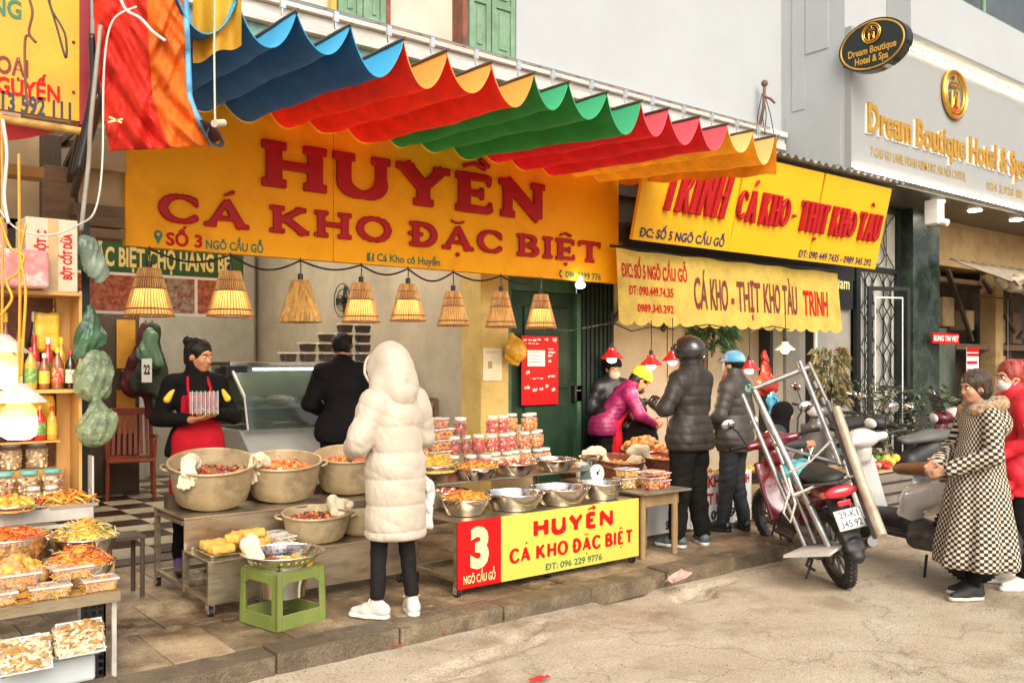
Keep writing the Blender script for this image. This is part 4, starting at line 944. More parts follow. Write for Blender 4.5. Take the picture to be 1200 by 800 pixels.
    def hair(s, m, bun=None, long=0., front=.05, short=False, bulk=0., strands=0):
        k = s.k; h = s.H; E_ = s.hm; b = SDF(.006 if s.res < .009 else .008)
        b.ell(h(0, -.020, .038), A(.084+bulk, .100+bulk, .095+bulk)*k, E_, .02)
        if not short: b.ell(h(0, -.05, -.03), A(.074+bulk, .062+bulk, .075)*k, E_, .03)
        if long: b.cap(h(0, -.06, -.03), h(0, -.07, -.03-long), .06*k, .04*k, .03)
        b.ell(h(0, .085, -.055), A(.070, .085, .105)*k, E_, .012, 'sub')
        for q in (1, -1): b.ell(h(.08*q, .01, -.02), A(.02, .026, .036)*k, E_, .01, 'sub')
        if bun: b.ell(h(*bun[:3]), A(bun[3], bun[3], bun[3]*.9)*k, E_, .012)
        b.disp(folds(.003, 7, 45, (1, 1, .4))); o = b.build('hair', m, s.root)
        if strands:
            q = random.Random(3); b = MB()
            for i in range(strands):
                f = q.uniform(0, 6.283); back = .5-.5*math.sin(f); t0, t1 = q.uniform(.22, .8), (1.05 if math.sin(f) > .45 else 1.25 if math.sin(f) > .1 else (1.5+.75*back)*(.8 if short else 1)); g = 1.0+q.uniform(.0, .035)+bulk*9; pts = []
                for j in range(6):
                    th = t0+(max(t1, t0+.3)-t0)*j/5; ff = f+q.uniform(-.03, .03); w_ = g+(.02*(j == 5))*q.random()
                    pts.append(h(.084*w_*math.sin(th)*math.cos(ff), -.020+.100*w_*math.sin(th)*math.sin(ff), .038+.095*w_*math.cos(th)-(.0 if th < 1.5 else .05*(th-1.5))))
                b.tube(pts, [.0028*k]*5+[.0008], 3, False)
            tag(b.build('hair_strand', m, o, smooth=180), kind='stuff')
        return o

def stripes_uv(c0, period):
    """cloth coordinates: round the body and up it"""
    def f(V):
        a = np.arctan2(V[:, 0]-c0[0], V[:, 1]-c0[1]); rr_ = np.hypot(V[:, 0]-c0[0], V[:, 1]-c0[1])
        return np.stack([a*.24/period, V[:, 2]/period], 1)
    return f

# --- 1 the vendor in the red apron, behind the big pots
p = Person('woman vendor in black top and red apron holding a stack of clear boxes', (2.34, 6.58, .118), 172, H=1.66, head=(-8, 34, 0), skin=SKIN2, res=.008,
           arms={1: [(.265, .0, 1.13), (.085, .235, 1.13)], -1: [(-.265, .02, 1.14), (-.085, .235, 1.17)]})
p.body(curl=(.35, .5, .5), palm={1: (-.4, .0, 1), -1: (.75, -.1, .6)}, hd={1: (-.7, .5, .1), -1: (.8, .45, .05)})
p.top(BLACKCLOTH, .016, .84, collar=.75, cuff=.9, name='sweater', amp=.006, fz=15, armadd=.012)
p.trousers(BLACKCLOTH); p.shoes(mat('purple_slipper', (.15,.08,.25), .5), BLACK); p.hair(HAIRB, bun=(.035, -.085, .10, .042), bulk=.003, strands=230)
APR = mat('red_apron', (.42,.008,.016), .8, var=.15, bump=.5, bscale=14, spec=.15)
b = SDF(.007); k_ = p.k
b.cap(A(0, .095, 1.24)*k_, A(0, .10, .95)*k_, .115, .16, .03, ((0, 1, 0), 4)); b.cap(A(0, .065, .95)*k_, A(0, .06, .50)*k_, .185, .20, .03, ((0, 1, 0), 1.7))
b.box(A(0, .12, 1.22)*k_, (.085, .04, .09), rad=.03, k=.03)
b.disp(folds(.006, 3, 11, (1.6, .6, .35))); b.cut(A(0, 0, .38)*k_, (0, 0, -1)); b.cut(A(0, 0, 1.30)*k_, (0, 0, 1)); b.build('apron', APR, p.root)
q = MB()
for s_ in (1, -1): q.tube([A(.075*s_, .145, 1.28)*k_, A(.08*s_, .115, 1.35)*k_, A(.07*s_, .055, 1.43)*k_, A(.03*s_, -.05, 1.47)*k_], .011, 6)
q.build('apron_strap', APR, p.root, smooth=180)
q = MB()
for s_ in (1, -1): q.ell(A(.075*s_, .152, 1.275)*k_, .011, 8, 6)
q.build('strap_ring', CHROME, p.root)
BLUR = None; YEL = mat('yellow_patch', (.80,.50,.03), .7)
for s_ in (1, -1):
    b = SDF(.005); b.cap(A(.15*s_, .055, 1.375)*k_, A(.215*s_, .055, 1.27)*k_, .012, .026, .01); b.build('shoulder_patch', YEL, p.root)
CLR = mat('clear_plastic', (.75,.72,.68), .15, var=.03, alpha=.2, spec=.8); CLRW = mat('clear_plastic_rim', (.8,.75,.7), .2, alpha=.55)
HZ = Matrix.Rotation(R(172), 3, 'Z')
def local(pr, v): return Matrix.Rotation(pr.root.rotation_euler.z, 3, 'Z') @ Vector(v)+pr.root.location
bx = thing('clear_boxes', 'stack of empty clear plastic boxes held by the vendor in the red apron', 'food box', local(p, (0, .30, 1.15)), R(162))
for i in range(7):
    q = MB(); x = -.085+i*.028; q.box(x, x+.022, -.045, .045, 0, .15); q.build('box', CLR, bx, bevel=.006)
    q = MB(); q.box(x-.002, x+.003, -.052, .052, -.006, .156); q.build('rim', CLRW, bx)

# --- 2 the man inside with his back turned
p = Person('man in black with short dark hair, back turned, at the glass counter', (3.76, 7.02, .118), -22, H=1.74, skin=SKIN2, res=.0105, head=(-12, -8, 0),
           arms={1: [(.27, .05, 1.14), (.16, .27, 1.05)], -1: [(-.26, .04, 1.13), (-.14, .27, 1.05)]})
p.body(face=False); p.top(BLACKCLOTH, .028, .80, collar=.5, amp=.006); p.trousers(BLACKCLOTH); p.shoes(BLACK, BLACK); p.hair(HAIRB, short=True, strands=150)

# --- 3 the customer in the cream hooded coat
CREAM = mat('cream_puffer', (.49,.41,.31), .55, var=.05, scale=8, bump=.35, bscale=16, sheen=.2, dirt=(.45,.34,.22), dscale=7, damt=.4)
p = Person('customer in long cream hooded puffer coat seen from behind with black leggings', (2.87, 4.70, .10), 4, H=1.60, head=(-14, 22, 0), res=.008,
           arms={1: [(.24, .02, 1.14), (.18, .20, 1.10)], -1: [(-.27, .0, 1.12), (-.20, .20, 1.04)]}, legs={1: [(.09, .0, .50), (.105, -.05, .085)], -1: [(-.095, .03, .50), (-.12, .02, .085)]})
p.foot = {1: 25, -1: -30}
p.body(face=False, curl=(.3, .3, .3))
k_ = p.k; b = SDF(.007); pf = (.015, .155, .06)
b.cap(A(0, -.01, .56)*k_, A(0, -.01, .95)*k_, .182, .170, .04, ((0, 1, 0), 1.12), pf); b.cap(A(0, -.01, .95)*k_, A(0, -.01, 1.25)*k_, .170, .150, .04, ((0, 1, 0), 1.15), pf)
b.cap(A(0, -.01, 1.25)*k_, A(0, -.02, 1.38)*k_, .150, .10, .05, ((0, 1, 0), 1.2), (.005, .155, .06))
b.cap(p.sh[1], p.sh[-1], .068, .068, .07)
for s_ in (1, -1):
    b.cap(p.sh[s_], p.arm[s_][0], .074, .072, .035, None, (.008, .125, 's')); b.cap(p.arm[s_][0], p.arm[s_][0]+(p.arm[s_][1]-p.arm[s_][0])*.95, .070, .048, .02, None, (.006, .10, 's'))
b.disp(folds(.0055, 5, 13, (1, 1, .8))); b.disp(folds(.0015, 6, 42, (1, 1, .6))); b.cut(A(0, 0, .50)*k_, (0, 0, -1), .03); b.build('puffer_coat', CREAM, p.root)
b = SDF(.007); h = p.H
b.ell(h(0, -.02, .04), (.098, .115, .112), p.hm, .03); b.cap(h(0, -.03, .04), h(0, -.02, -.09), .10, .118, .05); b.ell(h(0, .05, -.01), (.098, .10, .118), p.hm, .04); b.cap(h(0, -.04, -.08), p.nb+A(0, -.01, .0), .11, .12, .05)
b.cap(p.nb+A(-.11, .03, .02), p.nb+A(.11, .03, .02), .05, .05, .05); b.ell(h(0, .14, -.01), (.078, .10, .10), p.hm, .012, 'sub')
b.disp(folds(.0045, 9, 22)); b.build('hood', CREAM, p.root)
q = MB(); q.tube([h(.085*math.cos(a*math.pi/12), .132-.02*abs(math.sin(a*math.pi/12)), .0+.11*math.sin(a*math.pi/12)) for a in range(25)], .009, 6, False); q.build('hood_trim', CREAM, p.root, smooth=180)
p.trousers(mat('black_leggings', (.012,.010,.009), .8, spec=.2, var=.2, bump=.3, bscale=50), .001, .004, amp=.0025, name='leggings', cutz=.12)
p.shoes(mat('white_trainer_leather', (.60,.55,.47), .5, var=.06, bump=.1), mat('white_rubber', (.75,.7,.6), .6), lace=WHITEP)
wb = thing('white_bag', 'thin white plastic bag hanging at the side of the cream coat', 'bag', (3.17, 4.86, .60))
b = SDF(.007); b.box((0, 0, .13), (.028, .10, .15), rad=.02, k=.02).cap((0, -.03, .25), (-.06, .05, .44), .02, .012, .03); b.disp(folds(.007, 8, 26)); b.build('bag_body', mat('white_polybag', (.62,.60,.56), .4, var=.1, bump=.3, bscale=18), wb)

# --- 4 man in black puffer and helmet
PUFB = mat('black_puffer', (.035,.027,.020), .5, var=.2, scale=6, bump=.35, bscale=22, spec=.35)
p = Person('man in black quilted jacket and black helmet standing with his back to the street', (5.86, 4.93, .10), 6, H=1.70, res=.009,
           arms={1: [(.27, .06, 1.14), (.12, .26, 1.16)], -1: [(-.31, .03, 1.15), (-.14, .27, 1.20)]}, legs={1: [(.11, .02, .50), (.15, -.02, .085)], -1: [(-.105, .03, .50), (-.11, .06, .085)]})
p.foot = {1: 35, -1: -12}
p.body(face=False); p.top(PUFB, .045, .80, puff=(.011, .078), collar=1.0, amp=.004, fz=16, name='quilted_jacket', armadd=.022, hr=.13)
p.trousers(mat('black_loose_trousers', (.009,.008,.006), .85, var=.2, bump=.3, spec=.15), .035, .028, amp=.005, cutz=.07)
p.shoes(mat('grey_green_trainer', (.09,.11,.10), .6, var=.4, scale=30), mat('pale_sole', (.6,.58,.52), .6), lace=WHITEP)
b = SDF(.006); h = p.H
b.ell(h(0, -.008, .035), (.122, .142, .125), p.hm, .02); b.cut(h(0, 0, -.055), (0, .25, -1), .02); b.ell(h(0, .14, -.02), (.095, .1, .10), p.hm, .015, 'sub')
b.build('helmet', mat('black_gloss_helmet', (.03,.026,.02), .22, var=.15, coat=.6), p.root)
q = MB(); q.tube([h(.124*math.cos(R(a)), -.008+.144*math.sin(R(a)), -.05) for a in range(175, 366, 10)], .006, 6, False); q.build('helmet_edge', BLACK, p.root)

# --- 5 second customer, grey quilted jacket
p = Person('man in grey quilted coat and pale blue cap behind the helmeted man, arm hanging', (6.74, 5.16, .10), 12, H=1.60, res=.0105,
           arms={1: [(.27, -.02, 1.12), (.28, .05, .90)], -1: [(-.26, .02, 1.12), (-.2, .2, 1.0)]}, legs={1: [(.10, .02, .50), (.10, -.06, .085)], -1: [(-.10, .02, .50), (-.12, .06, .085)]})
p.foot = {1: 40, -1: -10}
p.body(face=False, curl=(.5, .7, .7)); p.top(mat('grey_quilted_cloth', (.055,.045,.034), .55, var=.25, bump=.35, bscale=25), .040, .76, puff=(.011, .075), collar=.9, amp=.005, name='quilted_coat', armadd=.022)
p.trousers(mat('dark_trousers', (.015,.018,.018), .7, bump=.2), .02, .022, amp=.004, cutz=.05); p.shoes(mat('black_leather', (.015,.012,.01), .25, coat=.3), BLACK); p.hair(HAIRB, short=True)
b = SDF(.007); h = p.H; b.ell(h(0, -.015, .05), (.096, .112, .092), p.hm, .02); b.cut(h(0, 0, .03), (0, 0, -1), .01); b.cap(h(-.03, .10, .035), h(.03, .10, .035), .03, .03, .02, ((0, 0, 1), 3))
b.build('cap', mat('pale_blue_cap', (.10,.32,.50), .5, var=.1, dirt=(.6,.65,.66), dscale=14, damt=.9), p.root)
q = thing('white_helmet', 'small white rounded shell hanging from the wrist of the man in grey', 'helmet', local(p, (.31, .0, .98)))
b = SDF(.006); b.ell((0, 0, 0), (.085, .085, .055)); b.ell((0, 0, -.04), (.07, .07, .05), None, .01, 'sub'); b.build('shell', mat('white_gloss', (.75,.73,.68), .25), q)
e = MB(); e.tube([(.078*math.cos(R(a)), .078*math.sin(R(a)), -.015) for a in range(0, 361, 20)], .006, 6, False); e.build('rim', BLACK, q)

# --- 6 vendor bending over her food in the yellow hat
MAG = mat('magenta_quilt', (.24,.012,.09), .45, var=.25, scale=9, bump=.4, bscale=18)
p = Person('vendor bending over food in yellow knitted hat, magenta jacket and red apron', (6.56, 6.68, .10), -118, H=1.60, lean=40, head=(-28, 8, 0), skin=SKIN2, res=.008,
           arms={1: [(.25, .34, 1.06), (.10, .56, .95)], -1: [(-.22, .36, 1.02), (-.02, .58, .96)]})
p.body(curl=(.5, .6, .5)); p.top(MAG, .026, .83, puff=(.005, .045), collar=.8, amp=.004, name='quilted_jacket', armadd=.02, res=.008)
p.trousers(BLACKCLOTH); p.shoes(BLACK, BLACK); p.hair(HAIRB)
b = SDF(.006); h = p.H; b.ell(h(0, -.018, .055), (.106, .118, .105), p.hm, .02); b.cut(h(0, .0, .02), p.hM@A(0, .35, -1), .02); b.disp(lambda X, Y, Z: .002*np.sin(X*260)+.002*np.sin(Z*260))
b.build('knitted_hat', mat('yellow_knit', (.85,.52,.02), .85, bump=.6, bscale=60, var=.12), p.root)
q = MB(); q.ell(h(0, .105, -.065), (.045, .02, .035), 12, 8, p.hm); q.build('face_mask', mat('dark_mask', (.02,.02,.03), .7), p.root, smooth=180)
b = SDF(.008); b.cap(p.up(0, .12, 1.2), p.up(0, .13, .98), .08, .13, .03, (p.M@A(0, 1, 0), 3)); b.cap(A(0, .11, .90)*p.k, A(0, .12, .55)*p.k, .15, .17, .04, ((0, 1, 0), 1.7)); b.disp(folds(.006, 3, 14)); b.build('apron', APR, p.root)
q = MB(); q.tube([p.up(.05, .13, 1.22), p.up(.06, .08, 1.36), p.up(.04, .0, 1.46)], .009, 6); q.build('apron_strap', mat('orange_strap', (.7,.25,.02), .6), p.root)

# --- 7 masked person in black at the back
p = Person('person in black padded jacket with dark cap and pale mask standing at the back wall', (7.02, 7.0, .10), 155, H=1.56, head=(-14, 0, 0), res=.0105, arms={1: [(.27, .0, 1.12), (.12, .2, 1.0)], -1: [(-.27, .0, 1.12), (-.12, .2, 1.0)]})
p.body(lips=False); p.top(mat('black_padded', (.02,.02,.024), .4, var=.2), .035, .8, puff=(.009, .085), collar=1.0, amp=.004, name='padded_jacket'); p.trousers(BLACKCLOTH); p.shoes(BLACK, BLACK); p.hair(HAIRB)
b = SDF(.006); h = p.H; b.ell(h(0, .06, -.05), (.06, .062, .062), p.hm, .02); b.cut(h(0, 0, -.015), p.hM@A(0, 0, 1), .01); b.cut(h(0, .045, 0), p.hM@A(0, -1, 0), .01); b.build('face_mask', mat('beige_mask', (.62,.52,.38), .7), p.root)
b = SDF(.006); b.ell(h(0, -.012, .055), (.095, .112, .09), p.hm, .02); b.cut(h(0, 0, .025), (0, 0, -1), .01); b.build('cap', BLACKCLOTH, p.root)

# --- 8 seated person, only the dark hair shows behind the meat bowl
p = Person('person with dark tied hair sitting low behind the bowls of braised meat', (7.02, 6.42, .10), 20, H=1.60, sit=.40, lean=14, head=(-20, 30, 0), skin=SKIN, res=.0105, arms={1: [(.22, .22, .72), (.12, .40, .66)], -1: [(-.22, .22, .72), (-.1, .40, .66)]})
p.body(face=False); p.top(BLACKCLOTH, .03, .88, collar=.6, name='jacket'); p.trousers(BLACKCLOTH); p.shoes(BLACK, BLACK); p.hair(HAIRB, bun=(0, -.13, .03, .045), bulk=.006)

# --- 9 seated woman in a black headscarf behind the red motorbike
p = Person('woman in black headscarf and dark jacket seated beyond the red motorbike', (7.88, 5.55, .10), -150, H=1.48, sit=.42, lean=10, head=(-4, 25, 0), skin=SKIN2, res=.008, arms={1: [(.24, .12, .80), (.16, .36, .82)], -1: [(-.24, .14, .80), (-.12, .36, .80)]})
p.body(); p.top(mat('charcoal_jacket', (.03,.032,.03), .7, var=.2), .03, .88, collar=.6); p.trousers(BLACKCLOTH); p.shoes(BLACK, BLACK)
b = SDF(.006); h = p.H; b.ell(h(0, -.02, .03), (.094, .11, .108), p.hm, .02); b.cap(h(0, -.03, -.05), p.nb, .085, .115, .04); b.ell(h(0, .105, -.01), (.062, .075, .085), p.hm, .012, 'sub'); b.disp(folds(.004, 4, 24)); b.build('headscarf', BLACKCLOTH, p.root)

# --- 10 woman in the checkered coat
def checker_mat():
    m = bpy.data.materials.new('black_cream_checks'); m.use_nodes = True; n = m.node_tree; b_ = n.nodes['Principled BSDF']; L = n.links.new
    tc = n.nodes.new('ShaderNodeTexCoord'); sx = n.nodes.new('ShaderNodeSeparateXYZ'); L(tc.outputs['UV'], sx.inputs[0])
    def mth(op, a, b2=None, c=None):
        q_ = n.nodes.new('ShaderNodeMath'); q_.operation = op
        for i, v_ in enumerate((a, b2, c)):
            if v_ is None: continue
            if isinstance(v_, (int, float)): q_.inputs[i].default_value = v_
            else: L(v_, q_.inputs[i])
        return q_.outputs[0]
    s1 = mth('SINE', mth('MULTIPLY', sx.outputs[0], math.pi)); s2 = mth('SINE', mth('MULTIPLY', sx.outputs[1], math.pi))
    pr = mth('ADD', mth('MULTIPLY', s1, s2), mth('MULTIPLY', mth('SINE', mth('MULTIPLY', mth('ADD', sx.outputs[0], sx.outputs[1]), 6*math.pi)), .12))
    fac = mth('MULTIPLY', mth('ADD', pr, .18), 2.8); fac.node.use_clamp = True
    dia = mth('MULTIPLY', mth('ABSOLUTE', s1), mth('ABSOLUTE', s2)); edge = mth('LESS_THAN', dia, .10)
    mx = n.nodes.new('ShaderNodeMix'); mx.data_type = 'RGBA'; L(fac, mx.inputs[0]); mx.inputs[6].default_value = (.60, .50, .37, 1); mx.inputs[7].default_value = (.014, .010, .008, 1)
    m2 = n.nodes.new('ShaderNodeMix'); m2.data_type = 'RGBA'; L(edge, m2.inputs[0]); L(mx.outputs[2], m2.inputs[6]); m2.inputs[7].default_value = (.13, .085, .06, 1)
    L(m2.outputs[2], b_.inputs['Base Color']); b_.inputs['Roughness'].default_value = .85
    nz = n.nodes.new('ShaderNodeTexNoise'); nz.inputs['Scale'].default_value = 90; bu = n.nodes.new('ShaderNodeBump'); bu.inputs['Strength'].default_value = .3; bu.inputs['Distance'].default_value = .004
    L(tc.outputs['Object'], nz.inputs['Vector']); L(nz.outputs[0], bu.inputs['Height']); L(bu.outputs[0], b_.inputs['Normal'])
    return m
CHK = checker_mat()
p = Person('woman in long black and cream checked coat with tan fur collar', (6.46, 2.87, .0), 55, H=1.55, head=(-6, 4, 0), res=.008,
           arms={1: [(.26, .03, 1.12), (.13, .28, 1.0)], -1: [(-.27, .04, 1.10), (-.12, .32, .98)]}, legs={1: [(.09, .02, .50), (.09, .0, .085)], -1: [(-.09, .05, .50), (-.09, .10, .085)]})
p.foot = {1: 5, -1: -5}
p.body(curl=(.4, .5, .5)); k_ = p.k; b = SDF(.009)
b.cap(A(0, .02, .30)*k_, A(0, .01, .75)*k_, .285, .215, .05, ((0, 1, 0), 1.12)); b.cap(A(0, .01, .75)*k_, A(0, 0, 1.05)*k_, .205, .155, .05, ((0, 1, 0), 1.15)); b.cap(A(0, 0, 1.05)*k_, A(0, -.01, 1.30)*k_, .165, .135, .05, ((0, 1, 0), 1.18))
b.cap(A(0, -.01, 1.30)*k_, A(0, -.02, 1.40)*k_, .135, .09, .05, ((0, 1, 0), 1.2)); b.cap(p.sh[1], p.sh[-1], .060, .060, .07)
for s_ in (1, -1): b.cap(p.sh[s_], p.arm[s_][0], .064, .060, .03); b.cap(p.arm[s_][0], p.arm[s_][0]+(p.arm[s_][1]-p.arm[s_][0])*.9, .066, .052, .02)
def flut(X, Y, Z):
    a = np.arctan2(X, Y); w_ = np.clip((1.0-Z)/.8, 0, 1)
    return .024*w_*np.sin(a*7+Z*1.5)+.008*w_*np.sin(a*15+1)
b.disp(flut); b.disp(folds(.006, 12, 10)); b.cut(A(0, 0, .24)*k_, (0, 0, -1), .01); b.build('checked_coat', CHK, p.root, uv=stripes_uv((0, 0), .021))
FUR = mat('tan_fur', (.50,.30,.13), .9, var=.3, scale=40, bump=1, bscale=120, sheen=.5)
b = SDF(.006); pts = [p.nb+A(.13*math.cos(R(a)), -.01+.115*math.sin(R(a)), .015-.03*math.sin(R(a))) for a in range(-235, 56, 20)]
for i in range(len(pts)-1): b.cap(pts[i], pts[i+1], .036, .036, .01)
b.disp(folds(.006, 2, 70)); fc_ = b.build('fur_collar', FUR, p.root); q = random.Random(8); b = MB()
for i in range(1500):
    j = q.randrange(len(pts)-1); c_ = pts[j]+(pts[j+1]-pts[j])*q.random(); d = A(q.gauss(0, 1), q.gauss(0, 1), q.gauss(0, 1)); d /= np.linalg.norm(d); s_ = np.cross(d, A(.3, .5, .8))*.0022; a_ = c_+d*.032; e_ = c_+d*(.05+q.random()*.012)+A(0, 0, -.008); b.add([a_-s_, a_+s_, e_], [(0, 1, 2)])
tag(b.build('fur_hair', FUR, fc_), kind='stuff')
b = SDF(.008); b.cap(p.nb+A(0, -.06, .0), p.nb+A(0, -.11, -.10), .08, .10, .04); b.disp(folds(.006, 2, 12)); b.build('folded_hood', CHK, p.root, uv=stripes_uv((0, 0), .021))
p.trousers(BLACKCLOTH, .0, .004); p.shoes(mat('black_mesh_trainer', (.02,.018,.018), .7), mat('cream_sole', (.62,.56,.46), .6), lace=BLACK)
p.hair(mat('brown_grey_hair', (.05,.026,.015), .45, var=.5, scale=25, stretch=(1, 1, .3), bump=.8, bscale=90, dirt=(.22,.16,.11), dscale=12, damt=.5), bulk=.012, strands=260)

# --- 11 woman in red at the right edge
p = Person('woman in red jacket with white stripes, red hair and a face mask', (6.95, 2.84, .0), 48, H=1.62, head=(-4, 10, 0), res=.009,
           arms={1: [(.26, .0, 1.12), (.20, .2, .98)], -1: [(-.27, .0, 1.12), (-.16, .24, 1.0)]})
REDJ = mat('red_jacket', (.62,.012,.025), .6, var=.12, bump=.3, bscale=18)
p.body(lips=False); p.top(REDJ, .045, .70, collar=.8, amp=.006, fz=13, armadd=.026, hr=.14); p.trousers(BLACKCLOTH, .01, .01); p.shoes(mat('cream_trainer', (.7,.62,.5), .6), WHITEP)
p.hair(mat('dyed_red_hair', (.36,.045,.03), .4, var=.4, scale=30, stretch=(1, 1, .2), bump=.6, bscale=90), long=.20, bun=(0, -.10, .08, .05), bulk=.008, strands=220)
h = p.H; b = SDF(.006); b.ell(h(0, .055, -.05), (.058, .054, .056), p.hm, .02); b.cut(h(0, 0, -.015), p.hM@A(0, -.2, 1), .01); b.cut(h(0, .04, 0), p.hM@A(0, -1, .3), .01); b.build('face_mask', mat('white_mask', (.72,.68,.62), .7), p.root)
e = MB(); e.tube([h(-.058, .05, -.03), h(-.075, .01, .0), h(-.072, -.02, -.02)], .003, 5); e.tube([h(-.055, .05, -.08), h(-.078, .0, -.03)], .003, 5); e.build('mask_loop', WHITEP, p.root)
for s_ in (-1, 1):
    b = SDF(.006)
    a_, b_, e_ = p.sh[s_], p.arm[s_][0], .0
    d_ = A(s_*.085, .0, .03)
    b.path([a_+A(s_*-.02, .055, .07), a_+A(s_*.035, .06, .02), a_+A(s_*.06, .05, -.06), b_+A(s_*.045, .05, .05)], [.010, .012, .012, .010], .01); b.build('white_stripe', WHITEP, p.root)
# ------------------------------------------------------------------ stalls, pots, food, jars, lamps
def pt(px, py, t):
    u = (px-600)/FOC; v = (425-py)/FOC; return Vector(((FW[0]+u*RT[0])*t, (FW[1]+u*RT[1])*t, EYE+v*t))
ALU = mat('worn_aluminium', (.56,.45,.27), .5, metal=.35, scale=7, bump=.25, bscale=14, col2=(.42,.31,.16), amt=.5, dirt=(.22,.14,.06), dscale=5, damt=.7)
F = {}
def fm(n, c, **k): F[n] = mat('food_'+n, c, k.get('r', .45), var=.25, scale=25, bump=.4, bscale=50, spec=.5, coat=k.get('coat', .15)); return F[n]
fm('yellow', (.72,.42,.06)); fm('gold', (.66,.30,.04)); fm('orange', (.68,.17,.02)); fm('red', (.45,.035,.015), coat=.5); fm('chili', (.62,.02,.012), coat=.5); fm('brown', (.20,.06,.02), coat=.5)
fm('dark', (.07,.02,.01), coat=.6); fm('cream', (.72,.56,.30)); fm('green', (.20,.26,.05)); fm('tan', (.50,.27,.09)); fm('pale', (.74,.62,.42))
MIX = {'noodle': ('yellow', 'gold', 'cream', 'green'), 'kimchi': ('gold', 'orange', 'tan', 'red'), 'corn': ('yellow', 'gold', 'orange'), 'chilimix': ('red', 'brown', 'cream', 'chili'), 'meat': ('brown', 'red', 'dark', 'orange'),
       'fried': ('gold', 'yellow', 'tan'), 'orangebits': ('orange', 'gold', 'red'), 'rings': ('pale', 'cream', 'tan'), 'sauce': ('orange', 'red', 'gold'), 'strips': ('gold', 'orange', 'yellow'), 'braise': ('orange', 'gold', 'brown', 'tan')}
def heap(label, mixname, kind, c, r, h, n=150, size=.03, sy=None, rz=0., cat='food', sq=False, seed=None):
    """a heap of many small pieces nobody could count"""
    q = random.Random(seed or hash((round(c[0], 3), round(c[1], 3), n)) % 9999); ms_ = [F[k_] for k_ in MIX[mixname]]; b = MB(); sy = sy or r
    prof = [(1.0, -.25*h-.004), (1.0, .0), (.8, .36*h), (.5, .72*h), (.2, .9*h), (0, .93*h)]
    b.lathe([(a_*1.0, z) for a_, z in prof], n=18, sx=r*.96, sy=sy*.96, close=False); b.k = 0
    for i in range(n):
        if sq: x, y = q.uniform(-.92, .92), q.uniform(-.92, .92); rad = max(abs(x), abs(y))
        else: a = q.uniform(0, 6.283); rad = math.sqrt(q.random())*.93; x, y = rad*math.cos(a), rad*math.sin(a)
        z = h*(1-rad**1.7)*.92+q.uniform(-.1, .35)*size*.6; p = Vector((x*r, y*sy, z)); b.k = q.randrange(len(ms_)); s_ = size*q.uniform(.7, 1.35)
        if kind == 'strip':
            d = Vector((q.uniform(-1, 1), q.uniform(-1, 1), q.uniform(-.35, .35))).normalized(); e = Vector((q.uniform(-1, 1), q.uniform(-1, 1), q.uniform(0, .9)))*s_*.5; w_ = s_*q.uniform(.07, .13)
            b.tube([p-d*s_, p-d*s_*.3+e*.6, p+d*s_*.4+e*.8, p+d*s_], [w_*.6, w_, w_, w_*.5], 4)
        elif kind == 'chunk':
            b.ell(p, (s_*.5*q.uniform(.6, 1.1), s_*.5*q.uniform(.6, 1.1), s_*.36), 6, 4, Euler((q.uniform(-.6, .6), q.uniform(-.6, .6), q.uniform(0, 6))).to_matrix())
        elif kind == 'ring':
            M_ = Euler((q.uniform(-.7, .7), q.uniform(-.7, .7), q.uniform(0, 6))).to_matrix(); a0 = q.uniform(3.0, 5.6)
            b.tube([p+M_ @ Vector((s_*.5*math.cos(a0*t/6), s_*.5*math.sin(a0*t/6), 0)) for t in range(7)], s_*.16, 5)
    o = b.build('food', ms_, None, smooth=60); o.location = c; o.rotation_euler = (0, 0, rz)
    return tag(o, label, cat, kind='stuff')
def bowl(label, c, r, h, m=BOWLSTEEL, group='steel bowls on the stalls', base=.55):
    t = thing('steel_bowl', label, 'bowl', c, 0, group); b = MB(); k_ = [(base, 0), (base+.16, .03), (.80, .32), (.93, .72), (.975, 1.0)]
    out = [(a*r, z*h) for a, z in k_]; inn = [((a-.012)*r, z*h+.004) for a, z in reversed(k_)]
    b.lathe([(0, 0)]+out+[(.965*r, h)]+inn[1:]+[(0, .006)], n=40, close=False); b.build('basin', m, t, smooth=50)
    b = MB(); b.tube([(r*.99*math.cos(i*math.pi/20), r*.99*math.sin(i*math.pi/20), h) for i in range(41)], .006, 6, False); b.build('rim', m, t, smooth=180); return t
def pot(label, c, r, h, m=ALU, group=None, ang=0, tilt=None, handles=True, base=.82):
    t = thing('cooking_pot', label, 'pot', c, ang, group); b = MB(); q = random.Random(int(c[0]*100))
    out = [(base*r*.93, 0), (base*r, .012), (base*r+(r-base*r)*.4, h*.35), (r*.975, h*.93), (r*.985, h)]; inn = [(a-.008, z) for a, z in reversed(out[1:])]
    b.lathe([(0, 0)]+out+inn+[(0, .016)], n=44, close=False)
    for i, v in enumerate(b.v):
        a = math.atan2(v[1], v[0]); k_ = 1+.010*math.sin(3*a+v[2]*9)+.006*math.sin(7*a-v[2]*23); b.v[i] = (v[0]*k_, v[1]*k_, v[2])
    b.build('vessel', m, t, smooth=50); b = MB(); b.tube([(r*(1+.010*math.sin(3*i*math.pi/22+h*9))*math.cos(i*math.pi/22), r*(1+.010*math.sin(3*i*math.pi/22+h*9))*math.sin(i*math.pi/22), h) for i in range(45)], .009, 7, False); b.build('rim', m, t, smooth=180)
    if handles:
        for s_ in (1, -1):
            b = MB(); b.tube([(s_*r*.97, -.055, h*.86), (s_*(r+.032), -.045, h*.9), (s_*(r+.040), 0, h*.91), (s_*(r+.032), .045, h*.9), (s_*r*.97, .055, h*.86)], .009, 7); b.build('handle', m, t, smooth=180)
    if tilt: t.rotation_euler = (tilt[0], tilt[1], ang)
    return t
